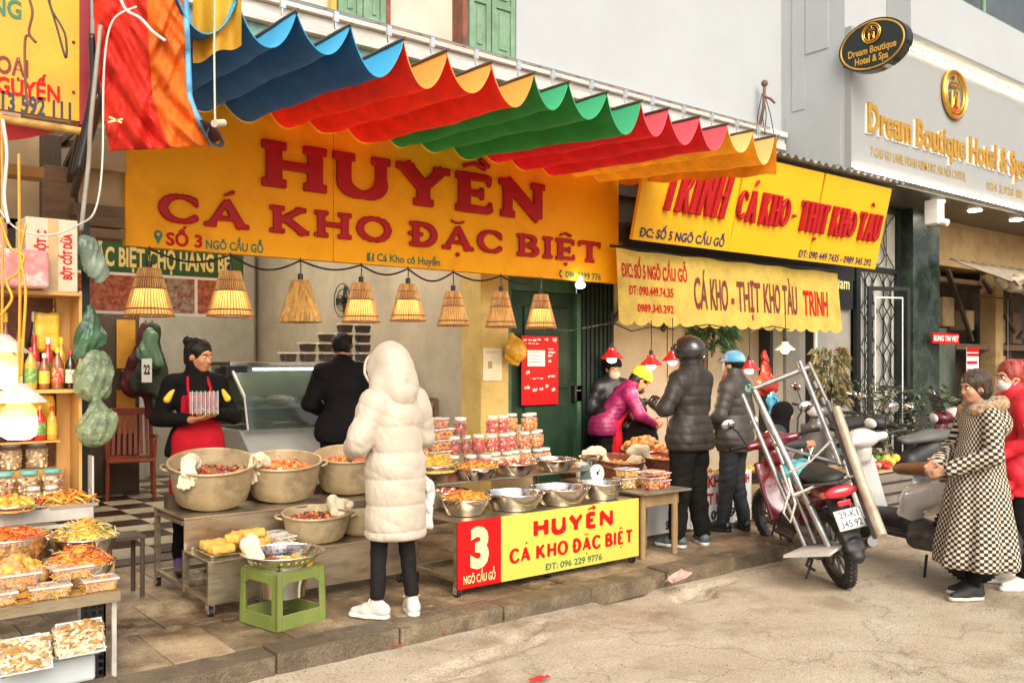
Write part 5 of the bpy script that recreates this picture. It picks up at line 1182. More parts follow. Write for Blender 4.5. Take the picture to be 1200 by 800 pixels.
def caster(x, y, root, z0=.0):
    w_ = MB(); w_.cyl((x-.012, y, z0+.03), (x+.012, y, z0+.03), .03, n=14); o = w_.build('caster', BLACK, root, world=True, smooth=40)
    w_ = MB(); w_.cyl((x-.0135, y, z0+.03), (x+.0135, y, z0+.03), .015, n=10); w_.build('hub', WHITEP, o)
    w_ = MB(); w_.box(x-.02, x-.015, y-.02, y+.02, z0+.02, z0+.075); w_.box(x+.015, x+.02, y-.02, y+.02, z0+.02, z0+.075); w_.box(x-.02, x+.02, y-.02, y+.02, z0+.072, z0+.08); w_.build('fork', CHROME, o)

# --- table A: two-tier steel stand with the big pots
ta = thing('steel_stand', 'two-tier stainless steel stand on castors carrying the big aluminium pots', 'stand', (2.7, 5.8, .1))
def bars(name, m, root, segs, w_=.034, bevel=.002):
    for a, b_ in segs:
        q = MB(); q.beam(a, b_, w_, w_); q.build(name, m, root, world=True, bevel=bevel)
X0, X1 = 1.97, 3.36
wpart('shelf', STEEL, ta, (X0, 3.62, 5.75, 6.36, .625, .64), bevel=.003)
wpart('shelf', STEEL, ta, (X0, X1, 5.33, 5.748, .42, .435), bevel=.003)
wpart('front_panel', STEEL, ta, (X0+.02, X1, 5.335, 5.345, .175, .419)); wpart('riser_panel', STEEL, ta, (X0+.0, 3.6, 5.752, 5.76, .437, .624))
bars('leg', STEEL, ta, [((x, y, .175), (x, y, z)) for x, y, z in ((X0+.018, 5.35, .42), (X0+.018, 6.33, .625), (X0+.018, 5.78, .436), (X1-.018, 5.37, .42), (3.6, 6.33, .625))])
bars('rail', STEEL, ta, [((X0+.018, 5.37, .20), (X0+.018, 6.32, .20)), ((X0+.04, 6.33, .20), (3.6, 6.33, .20)), ((X0+.018, 5.8, .60), (X0+.018, 6.32, .60))], .028)
for x, y in ((X0+.02, 5.36), (X0+.02, 6.33), (X1-.03, 5.38), (3.58, 6.33)): caster(x, y, ta, .1)
G_ = 'big aluminium pots on the steel stand'
def in_pot(t, label, mixn, kind, z, r, h, n, size):
    c = t.location+t.rotation_euler.to_matrix() @ Vector((0, 0, z)); o = heap(label, mixn, kind, tuple(c), r, h, n, size); o.rotation_euler = t.rotation_euler; return o
P1_ = pot('leftmost large aluminium pot on the steel stand, glove over its rim', (2.27, 6.08, .692), .285, .27, group=G_, ang=-.33, tilt=(.22, 0))
P2_ = pot('second large aluminium pot, red braise inside, between two others on the stand', (2.79, 6.09, .680), .268, .25, group=G_, ang=-.42, tilt=(.17, 0))
P3_ = pot('third large aluminium pot, partly hidden by the cream coat', (3.34, 6.12, .680), .262, .26, group=G_, ang=-.5, tilt=(.16, 0))
in_pot(P1_, 'dark braising liquid and bits in the leftmost big pot', 'meat', 'chunk', .16, .255, .02, 90, .045)
in_pot(P2_, 'red braised pieces in the second big pot', 'sauce', 'chunk', .17, .24, .05, 140, .04)
in_pot(P3_, 'orange chopped food in the third big pot', 'orangebits', 'chunk', .17, .235, .05, 130, .035)
wpart('pot_wedge', DARKWOOD, ta, (2.02, 2.52, 6.22, 6.30, .641, .72), (2.56, 3.02, 6.24, 6.32, .641, .70), (3.1, 3.56, 6.24, 6.32, .641, .70))
P4_ = pot('smaller aluminium pot on the lower tier beside the yellow cakes', (2.78, 5.55, .452), .225, .17, group=G_, ang=-.4, tilt=(.07, 0))
in_pot(P4_, 'dark red braised meat in the smaller pot', 'meat', 'chunk', .115, .195, .035, 120, .035)
q = thing('steel_pan', 'small dark pan behind the smaller pot next to the cream coat', 'pan', (3.14, 5.55, .437))
b = MB(); b.lathe([(0, 0), (.12, 0), (.15, .03), (.165, .15), (.158, .15), (.14, .03), (0, .01)], n=30, close=False); b.build('vessel', ALU, q, smooth=50); b = MB(); b.tube([(-.1, -.1, .14), (-.22, -.17, .20), (-.3, -.2, .22)], .009, 6); b.build('handle', ALU, q)
GLV = mat('cream_glove_cloth', (.72,.60,.40), .85, var=.1, bump=.5, bscale=30)
def glove(label, c, rz, sc=1.0, seed=0, drop=1):
    t = thing('work_glove', label, 'glove', c, rz, 'cloth gloves hanging on the pot rims'); b = SDF(.0055)
    b.cap((0, .05, .025), (0, -.01, .025), .042, .045, .03); b.cap((0, -.01, .02), (0, -.05, -.045), .042, .040, .02, ((0, .8, -.5), 1.5))
    for i in range(4):
        x = -.03+i*.02; L = (.055, .07, .062, .045)[i]; b.cap((x, -.055, -.07), (x*1.5, -.068, -.08-L), .0125, .0115, .006)
    b.cap((.035, -.04, -.03), (.068, -.06, -.075), .014, .012, .01); b.cap((0, .05, .025), (.01, .085, .0), .042, .05, .03)
    b.disp(folds(.004, seed, 38)); b.build('glove', GLV, t); t.scale = (sc,)*3; return t
glove('cream cloth glove hanging over the left side rim of the leftmost pot', (2.06, 5.92, .955), R(-35), .95, 1)
glove('crumpled cream glove on the back left rim of the second pot', (2.56, 6.02, .925), R(-60), .9, 2)
q = thing('cloth_rag', 'cream rag draped over a ladle handle between the small pot and pan', 'rag', (2.98, 5.60, .62)); b = SDF(.007)
b.cap((-.05, 0, .05), (.06, .0, .02), .035, .03).cap((-.04, 0, .04), (-.06, -.03, -.05), .03, .02).cap((.0, -.02, .03), (-.02, -.05, -.04), .025, .015); b.disp(folds(.008, 4, 34)); b.build('rag', GLV, q)
q = thing('steel_tray', 'steel tray of yellow fried cakes on the lower tier', 'tray', (2.30, 5.54, .437)); b = MB()
b.box(-.29, .29, -.165, .165, 0, .006); [b.box(*w_, 0, .022) for w_ in ((-.30, -.291, -.17, .17), (.291, .30, -.17, .17), (-.291, .291, -.175, -.166), (-.291, .291, .166, .175))]; b.build('tray', BOWLSTEEL, q, bevel=.002)
CAKE = mat('yellow_fried_cake', (.74,.46,.10), .6, scale=14, bump=.6, bscale=35, col2=(.66,.30,.04), amt=.6)
cake = None
for i, (x, y, z, a) in enumerate(((2.10, 5.47, .452, .2), (2.20, 5.60, .452, -.3), (2.30, 5.47, .452, .4), (2.40, 5.58, .452, -.1), (2.20, 5.50, .505, .9), (2.33, 5.55, .505, .1), (2.11, 5.63, .452, .1))):
    if cake is None:
        cake = thing('fried_cake', '', 'cake', (x, y, z), a, 'yellow fried cakes on the steel tray'); b = SDF(.006); b.box((0, 0, .028), (.078, .046, .026), rad=.02, k=.01); b.disp(folds(.004, 6, 40)); b.build('cake', CAKE, cake); o = cake
    else: o = dup(cake, (x, y, z), a)
    o['label'] = 'yellow fried cake on the steel tray, '+['front left', 'back left', 'front middle', 'back right', 'upper left, on the others', 'upper right, on the others', 'rearmost left corner'][i]
bxp = None
def clear_box(label, c, rz, w_, d_, h_, mixn=None, kind='strip', lid=True, lidm=None, group='clear plastic food boxes', n=60, rx=0., size=.02, fill=.75):
    t = thing('plastic_box', label, 'food box', c, rz, group); b = MB(); k_ = .86
    vs = [(sx_*w_/2*k, sy_*d_/2*k, z) for z, k in ((0, k_), (h_, 1)) for sx_, sy_ in ((-1,-1),(1,-1),(1,1),(-1,1))]
    b.add(vs, [(0,3,2,1),(0,1,5,4),(1,2,6,5),(2,3,7,6),(3,0,4,7)]); b.build('tub', CLR, t, bevel=.006)
    b = MB(); zz = h_
    for x0, x1, y0, y1 in ((-w_/2-.006, w_/2+.006, -d_/2-.006, -d_/2+.002), (-w_/2-.006, w_/2+.006, d_/2-.002, d_/2+.006), (-w_/2-.006, -w_/2+.002, -d_/2+.002, d_/2-.002), (w_/2-.002, w_/2+.006, -d_/2+.002, d_/2-.002)): b.box(x0, x1, y0, y1, zz-.002, zz+.007)
    b.build('rim', CLRW, t)
    if lid: b = MB(); b.box(-w_/2+.004, w_/2-.004, -d_/2+.004, d_/2-.004, zz+.001, zz+.005); b.build('lid', lidm or CLR, t)
    if mixn:
        ms_ = [F[k] for k in MIX[mixn]]; b = MB(); q = random.Random(n+int(c[0]*77)); fz = h_*fill
        b.box(-w_/2*k_+.006, w_/2*k_-.006, -d_/2*k_+.006, d_/2*k_-.006, .004, fz-.006)
        for i in range(n):
            side = q.random(); x, y, z = q.uniform(-1, 1)*w_/2*.84, q.uniform(-1, 1)*d_/2*.84, fz
            if side < .55: z = q.uniform(.1, 1)*fz; (x, y) = (x, -d_/2*.86) if q.random() < .5 else ((q.choice((-1, 1)))*w_/2*.86, y)
            p = Vector((x, y, z)); b.k = q.randrange(len(ms_)); d = Vector((q.uniform(-1, 1), q.uniform(-1, 1), q.uniform(-.5, .5))).normalized()
            if kind == 'ring': M_ = Euler((q.uniform(-1.5, 1.5), q.uniform(-1, 1), 0)).to_matrix(); b.tube([p+M_ @ Vector((size*.6*math.cos(t_), size*.6*math.sin(t_), 0)) for t_ in (0, .9, 1.8, 2.7, 3.6)], size*.2, 4)
            elif kind == 'chunk': b.ell(p, size*.5, 6, 4)
            else: b.tube([p-d*size, p+Vector((0, 0, size*.3)), p+d*size], size*.17, 4)
        o = b.build('contents', ms_, t, smooth=60); o['kind'] = 'stuff'
    if rx: t.rotation_euler = (rx, 0, rz)
    return t
for i, (x, y) in enumerate(((2.52, 5.62), (2.50, 5.46))): clear_box(['back', 'front'][i]+' clear box of cream strips at the right end of the cake tray', (x, y, .460), .15*i, .13, .10, .045, 'rings', 'strip', n=60)

# green stool with colander and bowl
GP = mat('olive_green_plastic', (.17,.21,.045), .45, var=.12, scale=4, bump=.05, dirt=(.2,.17,.08), dscale=6, damt=.4)
st = thing('plastic_stool', 'olive green plastic stool under the steel colander', 'stool', (2.30, 5.02, .1), R(12))
def stool_side(M_):
    b = MB(); t_ = .012
    def P(x, z): return M_ @ Vector((x*(1-.03*z/.3), -.18*(1-.03*z/.3), z))
    for poly in ([(-.18, 0), (-.132, 0), (-.132, .32), (-.18, .32)], [(.132, 0), (.18, 0), (.18, .32), (.132, .32)], [(-.132, 0), (.132, 0), (.132, .085), (-.132, .085)], [(-.132, .235), (-.09, .262), (.09, .262), (.132, .235), (.132, .32), (-.132, .32)]):
        k = len(poly); f = [P(x, z) for x, z in poly]; bk = [p+M_ @ Vector((0, t_, 0)) for p in f]; b.add(f+bk, [tuple(range(k)), tuple(range(k, 2*k))[::-1]]+[(i, i+k, (i+1) % k+k, (i+1) % k) for i in range(k)])
    return b
for i in range(4): stool_side(Matrix.Rotation(i*math.pi/2, 3, 'Z')).build('side_frame', GP, st, bevel=.004)
b = MB()
for k in range(4):
    M_ = Matrix.Rotation(k*math.pi/2, 3, 'Z'); v = [M_ @ Vector(p) for p in ((-.165, -.165, .318), (.165, -.165, .318), (.125, -.125, .318), (-.125, -.125, .318), (-.165, -.165, .328), (.165, -.165, .328), (.125, -.125, .328), (-.125, -.125, .328))]
    b.add(v, [(0,3,2,1),(4,5,6,7),(0,1,5,4),(1,2,6,5),(2,3,7,6),(3,0,4,7)])
b.build('seat_ring', GP, st, bevel=.003)
t = bowl('steel bowl sunk into the green stool beneath the colander', (2.30, 5.02, .245), .165, .20, base=.62)
t = thing('steel_colander', 'perforated steel colander holding yellow food on the green stool', 'colander', (2.30, 5.02, .385)); b = MB(); nr, na = 9, 60
def cz(r_): return .12*(r_/.225)**2.4
for i in range(nr):
    r0, r1 = .06+.165*i/nr, .06+.165*(i+1)/nr
    for j in range(na):
        a0, a1 = 2*math.pi*j/na, 2*math.pi*(j+1)/na; P = lambda rr_, a: Vector((rr_*math.cos(a), rr_*math.sin(a), cz(rr_)))
        A_, B_, C2, D_ = P(r0, a0), P(r0, a1), P(r1, a1), P(r1, a0)
        if i % 2 == 1 and j % 2 == 0 and i < 8:
            c = (A_+B_+C2+D_)/4; s_ = [c+(v-c)*.62 for v in (A_, B_, C2, D_)]; b.add([A_, B_, C2, D_]+s_, [(0,1,5,4),(1,2,6,5),(2,3,7,6),(3,0,4,7)])
        else: b.add([A_, B_, C2, D_], [(0,1,2,3)])
b.lathe([(0, .003), (.06, cz(.06))], n=30, close=False); b.lathe([(.225, .12), (.245, .125), (.246, .121)], n=60, close=False); b.build('bowl_sheet', BOWLSTEEL, t, smooth=50)
heap('yellow fried food lying in the colander', 'corn', 'chunk', (2.36, 5.0, .42), .12, .045, 70, .045)
q = thing('cloth_rag', 'pale thin cloth hanging over the colander edge', 'rag', (2.15, 5.12, .52)); b = SDF(.007); b.cap((0, 0, .03), (.02, -.02, -.04), .055, .05, .02, ((1, 1, 0), 2.2)).cap((-.03, .02, .03), (.03, .05, .05), .03, .02); b.disp(folds(.007, 14, 34)); b.build('rag', GLV, q)

# --- table B with the banner
tb = thing('steel_table', 'long steel table on castors with red and yellow HUYỀN front banner', 'table', (4.2, 5.0, .1))
wpart('table_top', STEEL, tb, (3.39, 5.06, 4.78, 5.34, .575, .59), bevel=.003); wpart('raised_shelf', STEEL, tb, (3.62, 5.10, 5.345, 6.0, .745, .76), bevel=.003)
bars('leg', STEEL, tb, [((x, y, .175), (x, y, .575)) for x in (3.41, 5.04) for y in (4.81, 5.31)]+[((x, 5.97, .1), (x, 5.97, .745)) for x in (3.66, 5.06)])
bars('rail', STEEL, tb, [((3.41, 4.83, .21), (3.41, 5.29, .21)), ((5.04, 4.83, .21), (5.04, 5.29, .21)), ((3.43, 5.31, .21), (5.02, 5.31, .21))], .026)
wpart('lower_shelf', STEEL, tb, (3.43, 5.02, 4.83, 5.29, .19, .197))
for x, y in ((3.41, 4.81), (3.41, 5.31), (4.22, 4.84), (5.04, 4.81), (5.04, 5.31)): caster(x, y, tb, .1)
ban = thing('front_banner', 'red and yellow banner reading 3 HUYỀN on the front of the steel table', 'banner', (4.2, 4.775, .16))
BY = mat('banner_yellow', (.66,.50,.075), .45, var=.03, bump=.05, bscale=6)
wpart('red_panel', REDP, ban, (3.385, 3.74, 4.768, 4.777, .155, .592)); wpart('yellow_panel', BY, ban, (3.741, 5.07, 4.768, 4.777, .155, .592))
YB = 4.7655
text('lettering', '3', (3.485, YB, .285), U_, V_, .15, .25, CREAMP, ban, .05); text('lettering', 'NGÕ CẦU GỖ', (3.43, YB, .185), U_, V_, .26, .055, CREAMP, ban, .012)
letters('l', 'HUYỀN', (4.01, 4.7765, .418), U_, V_, .122, .80, .012, REDP, ban, W=.31, T=.25, slab=False, gap=.02, res=.0045); letters('l', 'CÁ KHO ĐẶC BIỆT', (3.81, 4.7765, .262), U_, V_, .105, 1.20, .012, REDP, ban, W=.28, T=.20, slab=False, gap=.03, res=.0045)
text('lettering', 'ĐT: 096 229 9776', (4.13, YB, .178), U_, V_, .55, .045, GREENP, ban, .03)
BL = [('front bowl of yellow noodles at the left end of the bannered table', (3.62, 5.01, .592), .178, .11, 'corn', 'strip', .05),
      ('front empty bowl between the noodles and the salad bowl', (4.02, 4.97, .592), .215, .115, None, None, 0),
      ('front bowl holding a little red and white salad', (4.43, 4.95, .592), .222, .12, 'chilimix', 'chunk', -.035),
      ('front right bowl with a ladle standing in it', (4.84, 4.95, .592), .178, .12, 'braise', 'chunk', -.03),
      ('second row bowl of yellow shredded food', (4.00, 5.42, .762), .178, .085, 'corn', 'strip', .04),
      ('second row bowl of dark red mixed food', (4.40, 5.46, .762), .185, .085, 'chilimix', 'chunk', .03),
      ('second row bowl nearly empty, by the kitchen scale', (4.80, 5.44, .762), .185, .09, 'sauce', 'chunk', -.05),
      ('bowl of red chilli sauce at the left end of the second row', (3.68, 5.33, .61), .165, .10, 'chilimix', 'chunk', .02),
      ('back bowl heaped with yellow green pickles', (3.74, 5.58, .80), .20, .07, 'noodle', 'strip', .10)]
for lb, c, r, h, mx_, kd, hp in BL:
    bowl(lb[0].upper()*0+'steel bowl: '+lb, c, r, h)
    if mx_:
        top_ = h-.018 if hp > 0 else h*.52; heap('food in the '+lb, mx_, kd, (c[0], c[1], c[2]+top_), r*(.93 if hp > 0 else .78), max(hp, .025), 190 if hp > .03 else 90, .035)
t = thing('ladle', 'steel ladle standing in the front right bowl', 'ladle', (4.88, 4.97, .64)); b = MB(); b.ell((0, 0, 0), (.035, .035, .018), 12, 6); b.build('scoop', BOWLSTEEL, t, smooth=180); b = MB(); b.tube([(0, 0, 0), (.02, .03, .08), (.035, .05, .17)], .007, 6); b.build('handle', BOWLSTEEL, t)
q = MB(); q.box(3.62, 3.78, 5.26, 5.42, .592, .608); q.build('bowl_rest', STEEL, tb, world=True)
# kitchen scale
sc = thing('kitchen_scale', 'kitchen scale with round white dial and steel pan beside the bowls', 'scale', (5.16, 5.38, .64)); b = MB(); b.box(-.075, .075, -.06, .06, 0, .14); b.build('case', mat('scale_green', (.20,.30,.28), .4), sc, bevel=.012)
b = MB(); b.cyl((0, -.06, .085), (0, -.072, .085), .075, n=28); b.build('dial', WHITEP, sc); b = MB(); b.tube([(.075*math.cos(i*math.pi/14), -.07, .085+.075*math.sin(i*math.pi/14)) for i in range(29)], .005, 6, False); b.build('dial_ring', CHROME, sc)
b = MB(); b.beam((0, -.075, .085), (.03, -.075, .12), .006, .003, (0, 1, 0)); b.ell((0, -.074, .085), (.014, .004, .014)); b.build('needle', BLACK, sc); b = MB(); b.cyl((0, 0, .14), (0, 0, .18), .012); b.lathe([(0, .18), (.07, .18), (.11, .215), (.106, .217), (.068, .185), (0, .184)], n=28, close=False); b.build('pan', BOWLSTEEL, sc, smooth=50)
q = MB(); q.box(-.2, .2, -.2, .2, 0, .54); q.box(-.17, .17, -.205, -.2, .05, .5); t = thing('side_box', 'low steel box carrying the kitchen scale', 'box', (5.30, 5.50, .1)); q.build('case', STEEL, t, bevel=.004)

# --- jars
GLS = mat('jar_glass', (.8,.78,.72), .08, var=.02, alpha=.10, spec=.9); LIDW = mat('white_jar_lid', (.72,.66,.52), .4, var=.05); LIDR = mat('red_jar_lid', (.55,.02,.02), .4); LIDT = mat('teal_jar_lid', (.16,.48,.40), .4)
def jar_proto(label, mixn, c, r=.052, h=.142, lid=LIDW, group=None, size=.02, ground=None):
    t = thing('pickle_jar', label, 'jar', c, 0, group); b = MB(); b.lathe([(r*.9, 0), (r, .008), (r, h*.74), (r*.8, h*.84), (r*.78, h*.9)], n=18); b.build('glass', GLS, t, smooth=50)
    b = MB(); b.lathe([(0, h*.86), (r*.87, h*.86), (r*.87, h*.985), (r*.82, h), (0, h)], n=18, close=False); b.build('lid', lid, t, smooth=50)
    ms_ = [F[k] for k in (MIX[mixn] if mixn in MIX else mixn)]; b = MB(); q = random.Random(5); b.cyl((0, 0, .006), (0, 0, h*.72), r*.87, n=12)
    for i in range(70): a = q.uniform(0, 6.28); b.k = q.randrange(len(ms_)); z = q.uniform(.08, .95)*h*.74; b.ell((r*.88*math.cos(a), r*.88*math.sin(a), z), (size*.5, size*.5, size*.42), 6, 4)
    o = b.build('contents', ms_, t, smooth=180); o['kind'] = 'stuff'; return t
def stack(mixn, spots, what, group, **k):
    p0 = None
    for lb, x, y, z in spots:
        l_ = what+', '+lb
        if p0 is None: p0 = jar_proto(l_, mixn, (x, y, z), group=group, **k)
        else: dup(p0, (x, y, z), rnd.uniform(0, 6), l_)
jh = .145; Z0 = .762
stack(('red', 'brown', 'dark', 'orange'), [('top one, left of the pillar foot', 4.13, 5.78, Z0+2*jh), ('middle row left', 4.07, 5.78, Z0+jh), ('middle row right', 4.19, 5.80, Z0+jh), ('bottom row left', 4.05, 5.76, Z0), ('bottom row right', 4.17, 5.70, Z0), ('bottom row, set behind', 4.30, 5.88, Z0)], 'dark red jar of the left pyramid', 'pyramid of dark red pickle jars')
stack(('chili', 'cream', 'chili', 'red'), [('top left', 4.46, 5.80, Z0+2*jh), ('top right', 4.575, 5.81, Z0+2*jh), ('middle left', 4.43, 5.78, Z0+jh), ('middle right', 4.55, 5.77, Z0+jh), ('middle far right', 4.665, 5.82, Z0+jh)], 'bright red and white chilli jar in the central stack', 'central stack of red chilli jars')
stack(('pale', 'cream', 'yellow'), [('left', 4.44, 5.74, Z0), ('centre', 4.555, 5.73, Z0), ('right', 4.67, 5.78, Z0)], 'pale pickle jar at the foot of the red chilli stack', 'pale jars below the chilli jars')
stack(('orange', 'gold', 'cream', 'red'), [('on the very top', 4.86, 5.84, Z0+2*jh), ('middle left', 4.81, 5.82, Z0+jh), ('middle right', 4.93, 5.83, Z0+jh), ('bottom left', 4.79, 5.78, Z0), ('bottom centre', 4.905, 5.76, Z0), ('bottom right', 5.02, 5.80, Z0)], 'orange pickle jar in the right pyramid', 'right pyramid of orange pickle jars')
stack(('tan', 'gold', 'brown'), [('top one', 3.66, 5.86, Z0+3*jh), ('third row left', 3.66, 5.80, Z0+2*jh), ('third row right', 3.78, 5.84, Z0+2*jh), ('second row left', 3.66, 5.84, Z0+jh), ('second row right', 3.78, 5.80, Z0+jh)], 'amber jar stacked just right of the cream coat', 'amber jars by the cream coat')
stack(('chili', 'red', 'orange', 'brown'), [('left one, front', 4.27, 5.64, Z0), ('right one, front', 4.36, 5.86, Z0), ('upper one', 4.32, 5.80, Z0+jh)], 'red brown jar filling the gap between the jar stacks', 'jars between the dark red and bright red stacks')
stack(('gold', 'orange', 'tan'), [('left', 4.78, 5.95, Z0+2*jh), ('right', 4.98, 5.93, Z0+2*jh), ('far right, lower', 5.04, 5.92, Z0+jh)], 'golden jar at the back of the right pyramid', 'golden jars behind the right pyramid')
for i in range(3):
    t = clear_box(('bottom', 'middle', 'top')[i]+' large brown food tub in the stack of three', (3.95, 5.84, Z0+.10+i*.085), .1*i, .24, .16, .075, 'braise', 'chunk', group='stack of brown food tubs', n=90, size=.03, fill=.9, lidm=CLRW)
clear_box('small clear cup of orange sauce on top of the brown tubs', (3.97, 5.84, Z0+.10+3*.085), .4, .11, .11, .07, 'sauce', 'chunk', n=40)
q = MB(); q.box(3.84, 4.0, 5.76, 5.92, Z0, Z0+.098); q.build('box_rest', CARD, tb, world=True)
# carrier bag on the right of the jars
cb = thing('paper_bag', 'tan paper carrier bag with string handle standing behind the jars', 'bag', (5.22, 6.45, .1)); b = MB(); b.box(-.15, .15, -.06, .06, .55, .95); b.box(-.2, .2, -.1, .1, 0, .545); b.build('bag_body', CARD, cb, bevel=.006)
b = MB(); b.tube([(-.05, -.07, .93), (-.04, -.075, .80), (0, -.08, .76), (.05, -.075, .82), (.06, -.07, .93)], .005, 6); b.build('handle', BROWNP, cb)
t = thing('fruit_basket', 'small heap of oranges in a dark basket behind the scale', 'fruit', (5.66, 6.1, .52)); b = MB(); b.lathe([(.10, 0), (.17, .10), (.165, .10), (.10, .01)], n=20); b.build('basket', DARKWOOD, t); b = MB(); [b.cyl((x, y, -.42), (x, y, .02), .015) for x, y in ((-.1, -.1), (.1, -.1), (.1, .1), (-.1, .1))]; b.build('stand', DARKWOOD, t)
orng = mat('orange_peel', (.75,.28,.02), .45, bump=.3, bscale=90)
for i in range(9): b = MB(); b.ell((.09*math.cos(i*1.2)*(i < 6), .09*math.sin(i*1.2)*(i < 6), .13+.05*(i > 5)), .042, 12, 8); b.build('orange', orng, t, smooth=180)
t = thing('plastic_cup', 'pale plastic cup standing between the oranges and the jars', 'cup', (5.36, 5.72, .64)); b = MB(); b.lathe([(.04, 0), (.055, .12), (.05, .12), (.036, .005)], n=16); b.build('cup_wall', LIDW, t, smooth=50)

# small wooden table with tubs
wt = thing('wooden_table', 'small old wooden table with round legs right of the bannered table', 'table', (5.4, 5.0, .1)); OW = mat('old_pale_wood', (.36,.23,.10), .7, scale=8, bump=.4, col2=(.2,.11,.045), amt=.5, stretch=(1, 1, .3))
wpart('table_top', mat('tin_covered_top', (.35,.29,.2), .45, metal=.5, var=.2), wt, (5.13, 5.68, 4.76, 5.24, .60, .617), bevel=.004); wpart('apron_rail', OW, wt, (5.2, 5.6, 4.83, 4.85, .50, .598)); wpart('apron_rail', OW, wt, (5.2, 5.6, 5.15, 5.17, .50, .598))
for x, y in ((5.19, 4.84), (5.56, 4.84), (5.19, 5.17), (5.56, 5.17)): q = MB(); q.tube([(x, y, .1), (x, y, .3), (x, y, .6)], [.024, .028, .026], 10); q.build('leg', OW, wt, world=True, smooth=60)
RL = mat('red_lid', (.62,.03,.02), .35, alpha=.9)
for lb, x, y, z, w_, d_, h_, mx_, ld in (('left tub of yellow pickles on the small wooden table', 5.24, 5.08, .619, .14, .12, .08, 'noodle', CLRW), ('tub of yellow pickles with pale lid, second layer', 5.26, 5.08, .71, .15, .12, .06, 'corn', CLRW), ('red lidded tub of pickles, front of the small table', 5.38, 4.92, .619, .15, .12, .09, 'kimchi', RL), ('red lidded tub stacked on the front tub', 5.40, 4.93, .72, .15, .12, .035, 'kimchi', RL),
        ('red lidded tub at the right end of the small table', 5.54, 4.98, .619, .13, .12, .05, 'chilimix', RL), ('upper red lidded tub at the right end', 5.54, 4.98, .678, .13, .12, .05, 'kimchi', RL), ('tub with pale lid at the back of the small table', 5.40, 5.12, .619, .16, .10, .11, 'corn', LIDW)):
    clear_box(lb, (x, y, z), rnd.uniform(-.1, .1), w_, d_, h_, mx_, 'chunk', lidm=ld, n=60, size=.024, group='tubs on the small wooden table')

# --- second stall (Trinh)
DPOT = mat('dark_brown_pot', (.13,.055,.025), .4, metal=.2, scale=8, col2=(.25,.06,.02), amt=.5, bump=.3, dirt=(.4,.2,.08), dscale=14, damt=.6)
tt = thing('food_table', 'low table of the second stall behind its white banners', 'table', (6.9, 5.9, .1)); wpart('table_top', DARKWOOD, tt, (5.9, 8.2, 5.5, 6.35, .42, .45)); bars('leg', DARKWOOD, tt, [((x, y, .1), (x, y, .42)) for x in (5.95, 8.15) for y in (5.55, 6.3)], .05)
pot('large dark brown pot of orange braise at the front of the second stall', (5.72, 5.66, .42), .232, .36, DPOT, 'dark pots of the second stall', .4, tilt=(.10, -.05), base=.7)
q = MB(); q.box(5.5, 5.89, 5.45, 5.9, .1, .418); q.build('pot_crate', DARKWOOD, tt, world=True)
pot('second dark brown pot, further right on the second stall', (6.36, 5.80, .452), .24, .30, DPOT, 'dark pots of the second stall', .2, tilt=(.10, 0), base=.7)
heap('orange braise in the front dark pot', 'sauce', 'chunk', (5.70, 5.68, .72), .205, .03, 110, .035); heap('red braise in the second dark pot', 'sauce', 'chunk', (6.36, 5.82, .70), .21, .03, 110, .035)
glove('cream glove lying over the rim of the front dark pot', (5.60, 5.74, .80), R(60), 1.15, 8); glove('cream glove on the right rim of the front dark pot', (5.93, 5.58, .73), R(20), .9, 9); glove('pair of cream gloves on the second dark pot', (6.22, 5.80, .78), R(30), 1.15, 10)
bowl('wide steel dish heaped with braised meat before the yellow hat vendor', (6.58, 6.12, .70), .24, .07)
q = MB(); q.box(6.4, 6.78, 5.98, 6.3, .452, .699); q.build('dish_crate', DARKWOOD, tt, world=True)
heap('pile of braised orange brown meat in the wide dish', 'braise', 'chunk', (6.58, 6.12, .76), .225, .13, 170, .065)
t = thing('soft_drink_kettle', 'white plastic jug with loop handle beside the front dark pot', 'jug', (5.86, 6.15, .452)); t.name = 'plastic_jug'; b = MB(); b.lathe([(.06, 0), (.07, .1), (.06, .24), (.03, .30), (.03, .34)], n=16); b.build('jug_body', mat('cream_plastic', (.62,.54,.40), .4), t, smooth=50); b = MB(); b.tube([(-.03, 0, .3), (-.09, 0, .28), (-.10, 0, .15), (-.06, 0, .1)], .009, 6); b.build('handle', LIDW, t)
for lb, x0, x1, z0, z1, rows in (('white banner with red lettering leaning left under the second stall', 5.72, 6.35, .13, .58, [('7', .40, .12, .10, .22, REDP), ('SNGÕ', .30, .03, .24, .07, DARKP), ('N', .56, .28, .06, .12, REDP)]),
                           ('white banner with red lettering in the middle of the second stall', 6.36, 7.25, .12, .60, [('CÁ KHO', .02, .36, .5, .1, REDP), ('THỊT KHO', .02, .20, .6, .1, REDP), ('ĐT: 09', .02, .06, .4, .08, DARKP), ('92', .55, .06, .18, .08, DARKP), ('TRINH', .65, .36, .2, .08, REDP)]),
                           ('white banner with red NO and ỆT letters at the right of the second stall', 7.45, 7.98, .12, .62, [('KHO', .18, .34, .32, .12, REDP), ('VIỆT', .18, .14, .32, .12, REDP), ('T', .04, .26, .08, .1, REDP)])):
    t = thing('stall_banner', lb, 'banner', ((x0+x1)/2, 5.36, .1), 0, 'white banners on the front of the second stall'); q = MB(); q.box(x0, x1, 5.345, 5.36, z0, z1); q.build('sheet', mat('white_vinyl', (.72,.69,.62), .45, var=.05), t, world=True)
    for tx, dx_, dz_, w_, h_, m_ in rows: text('lettering', tx, (x0+dx_, 5.341, z0+dz_), U_, V_, w_, h_, m_, t, .04)
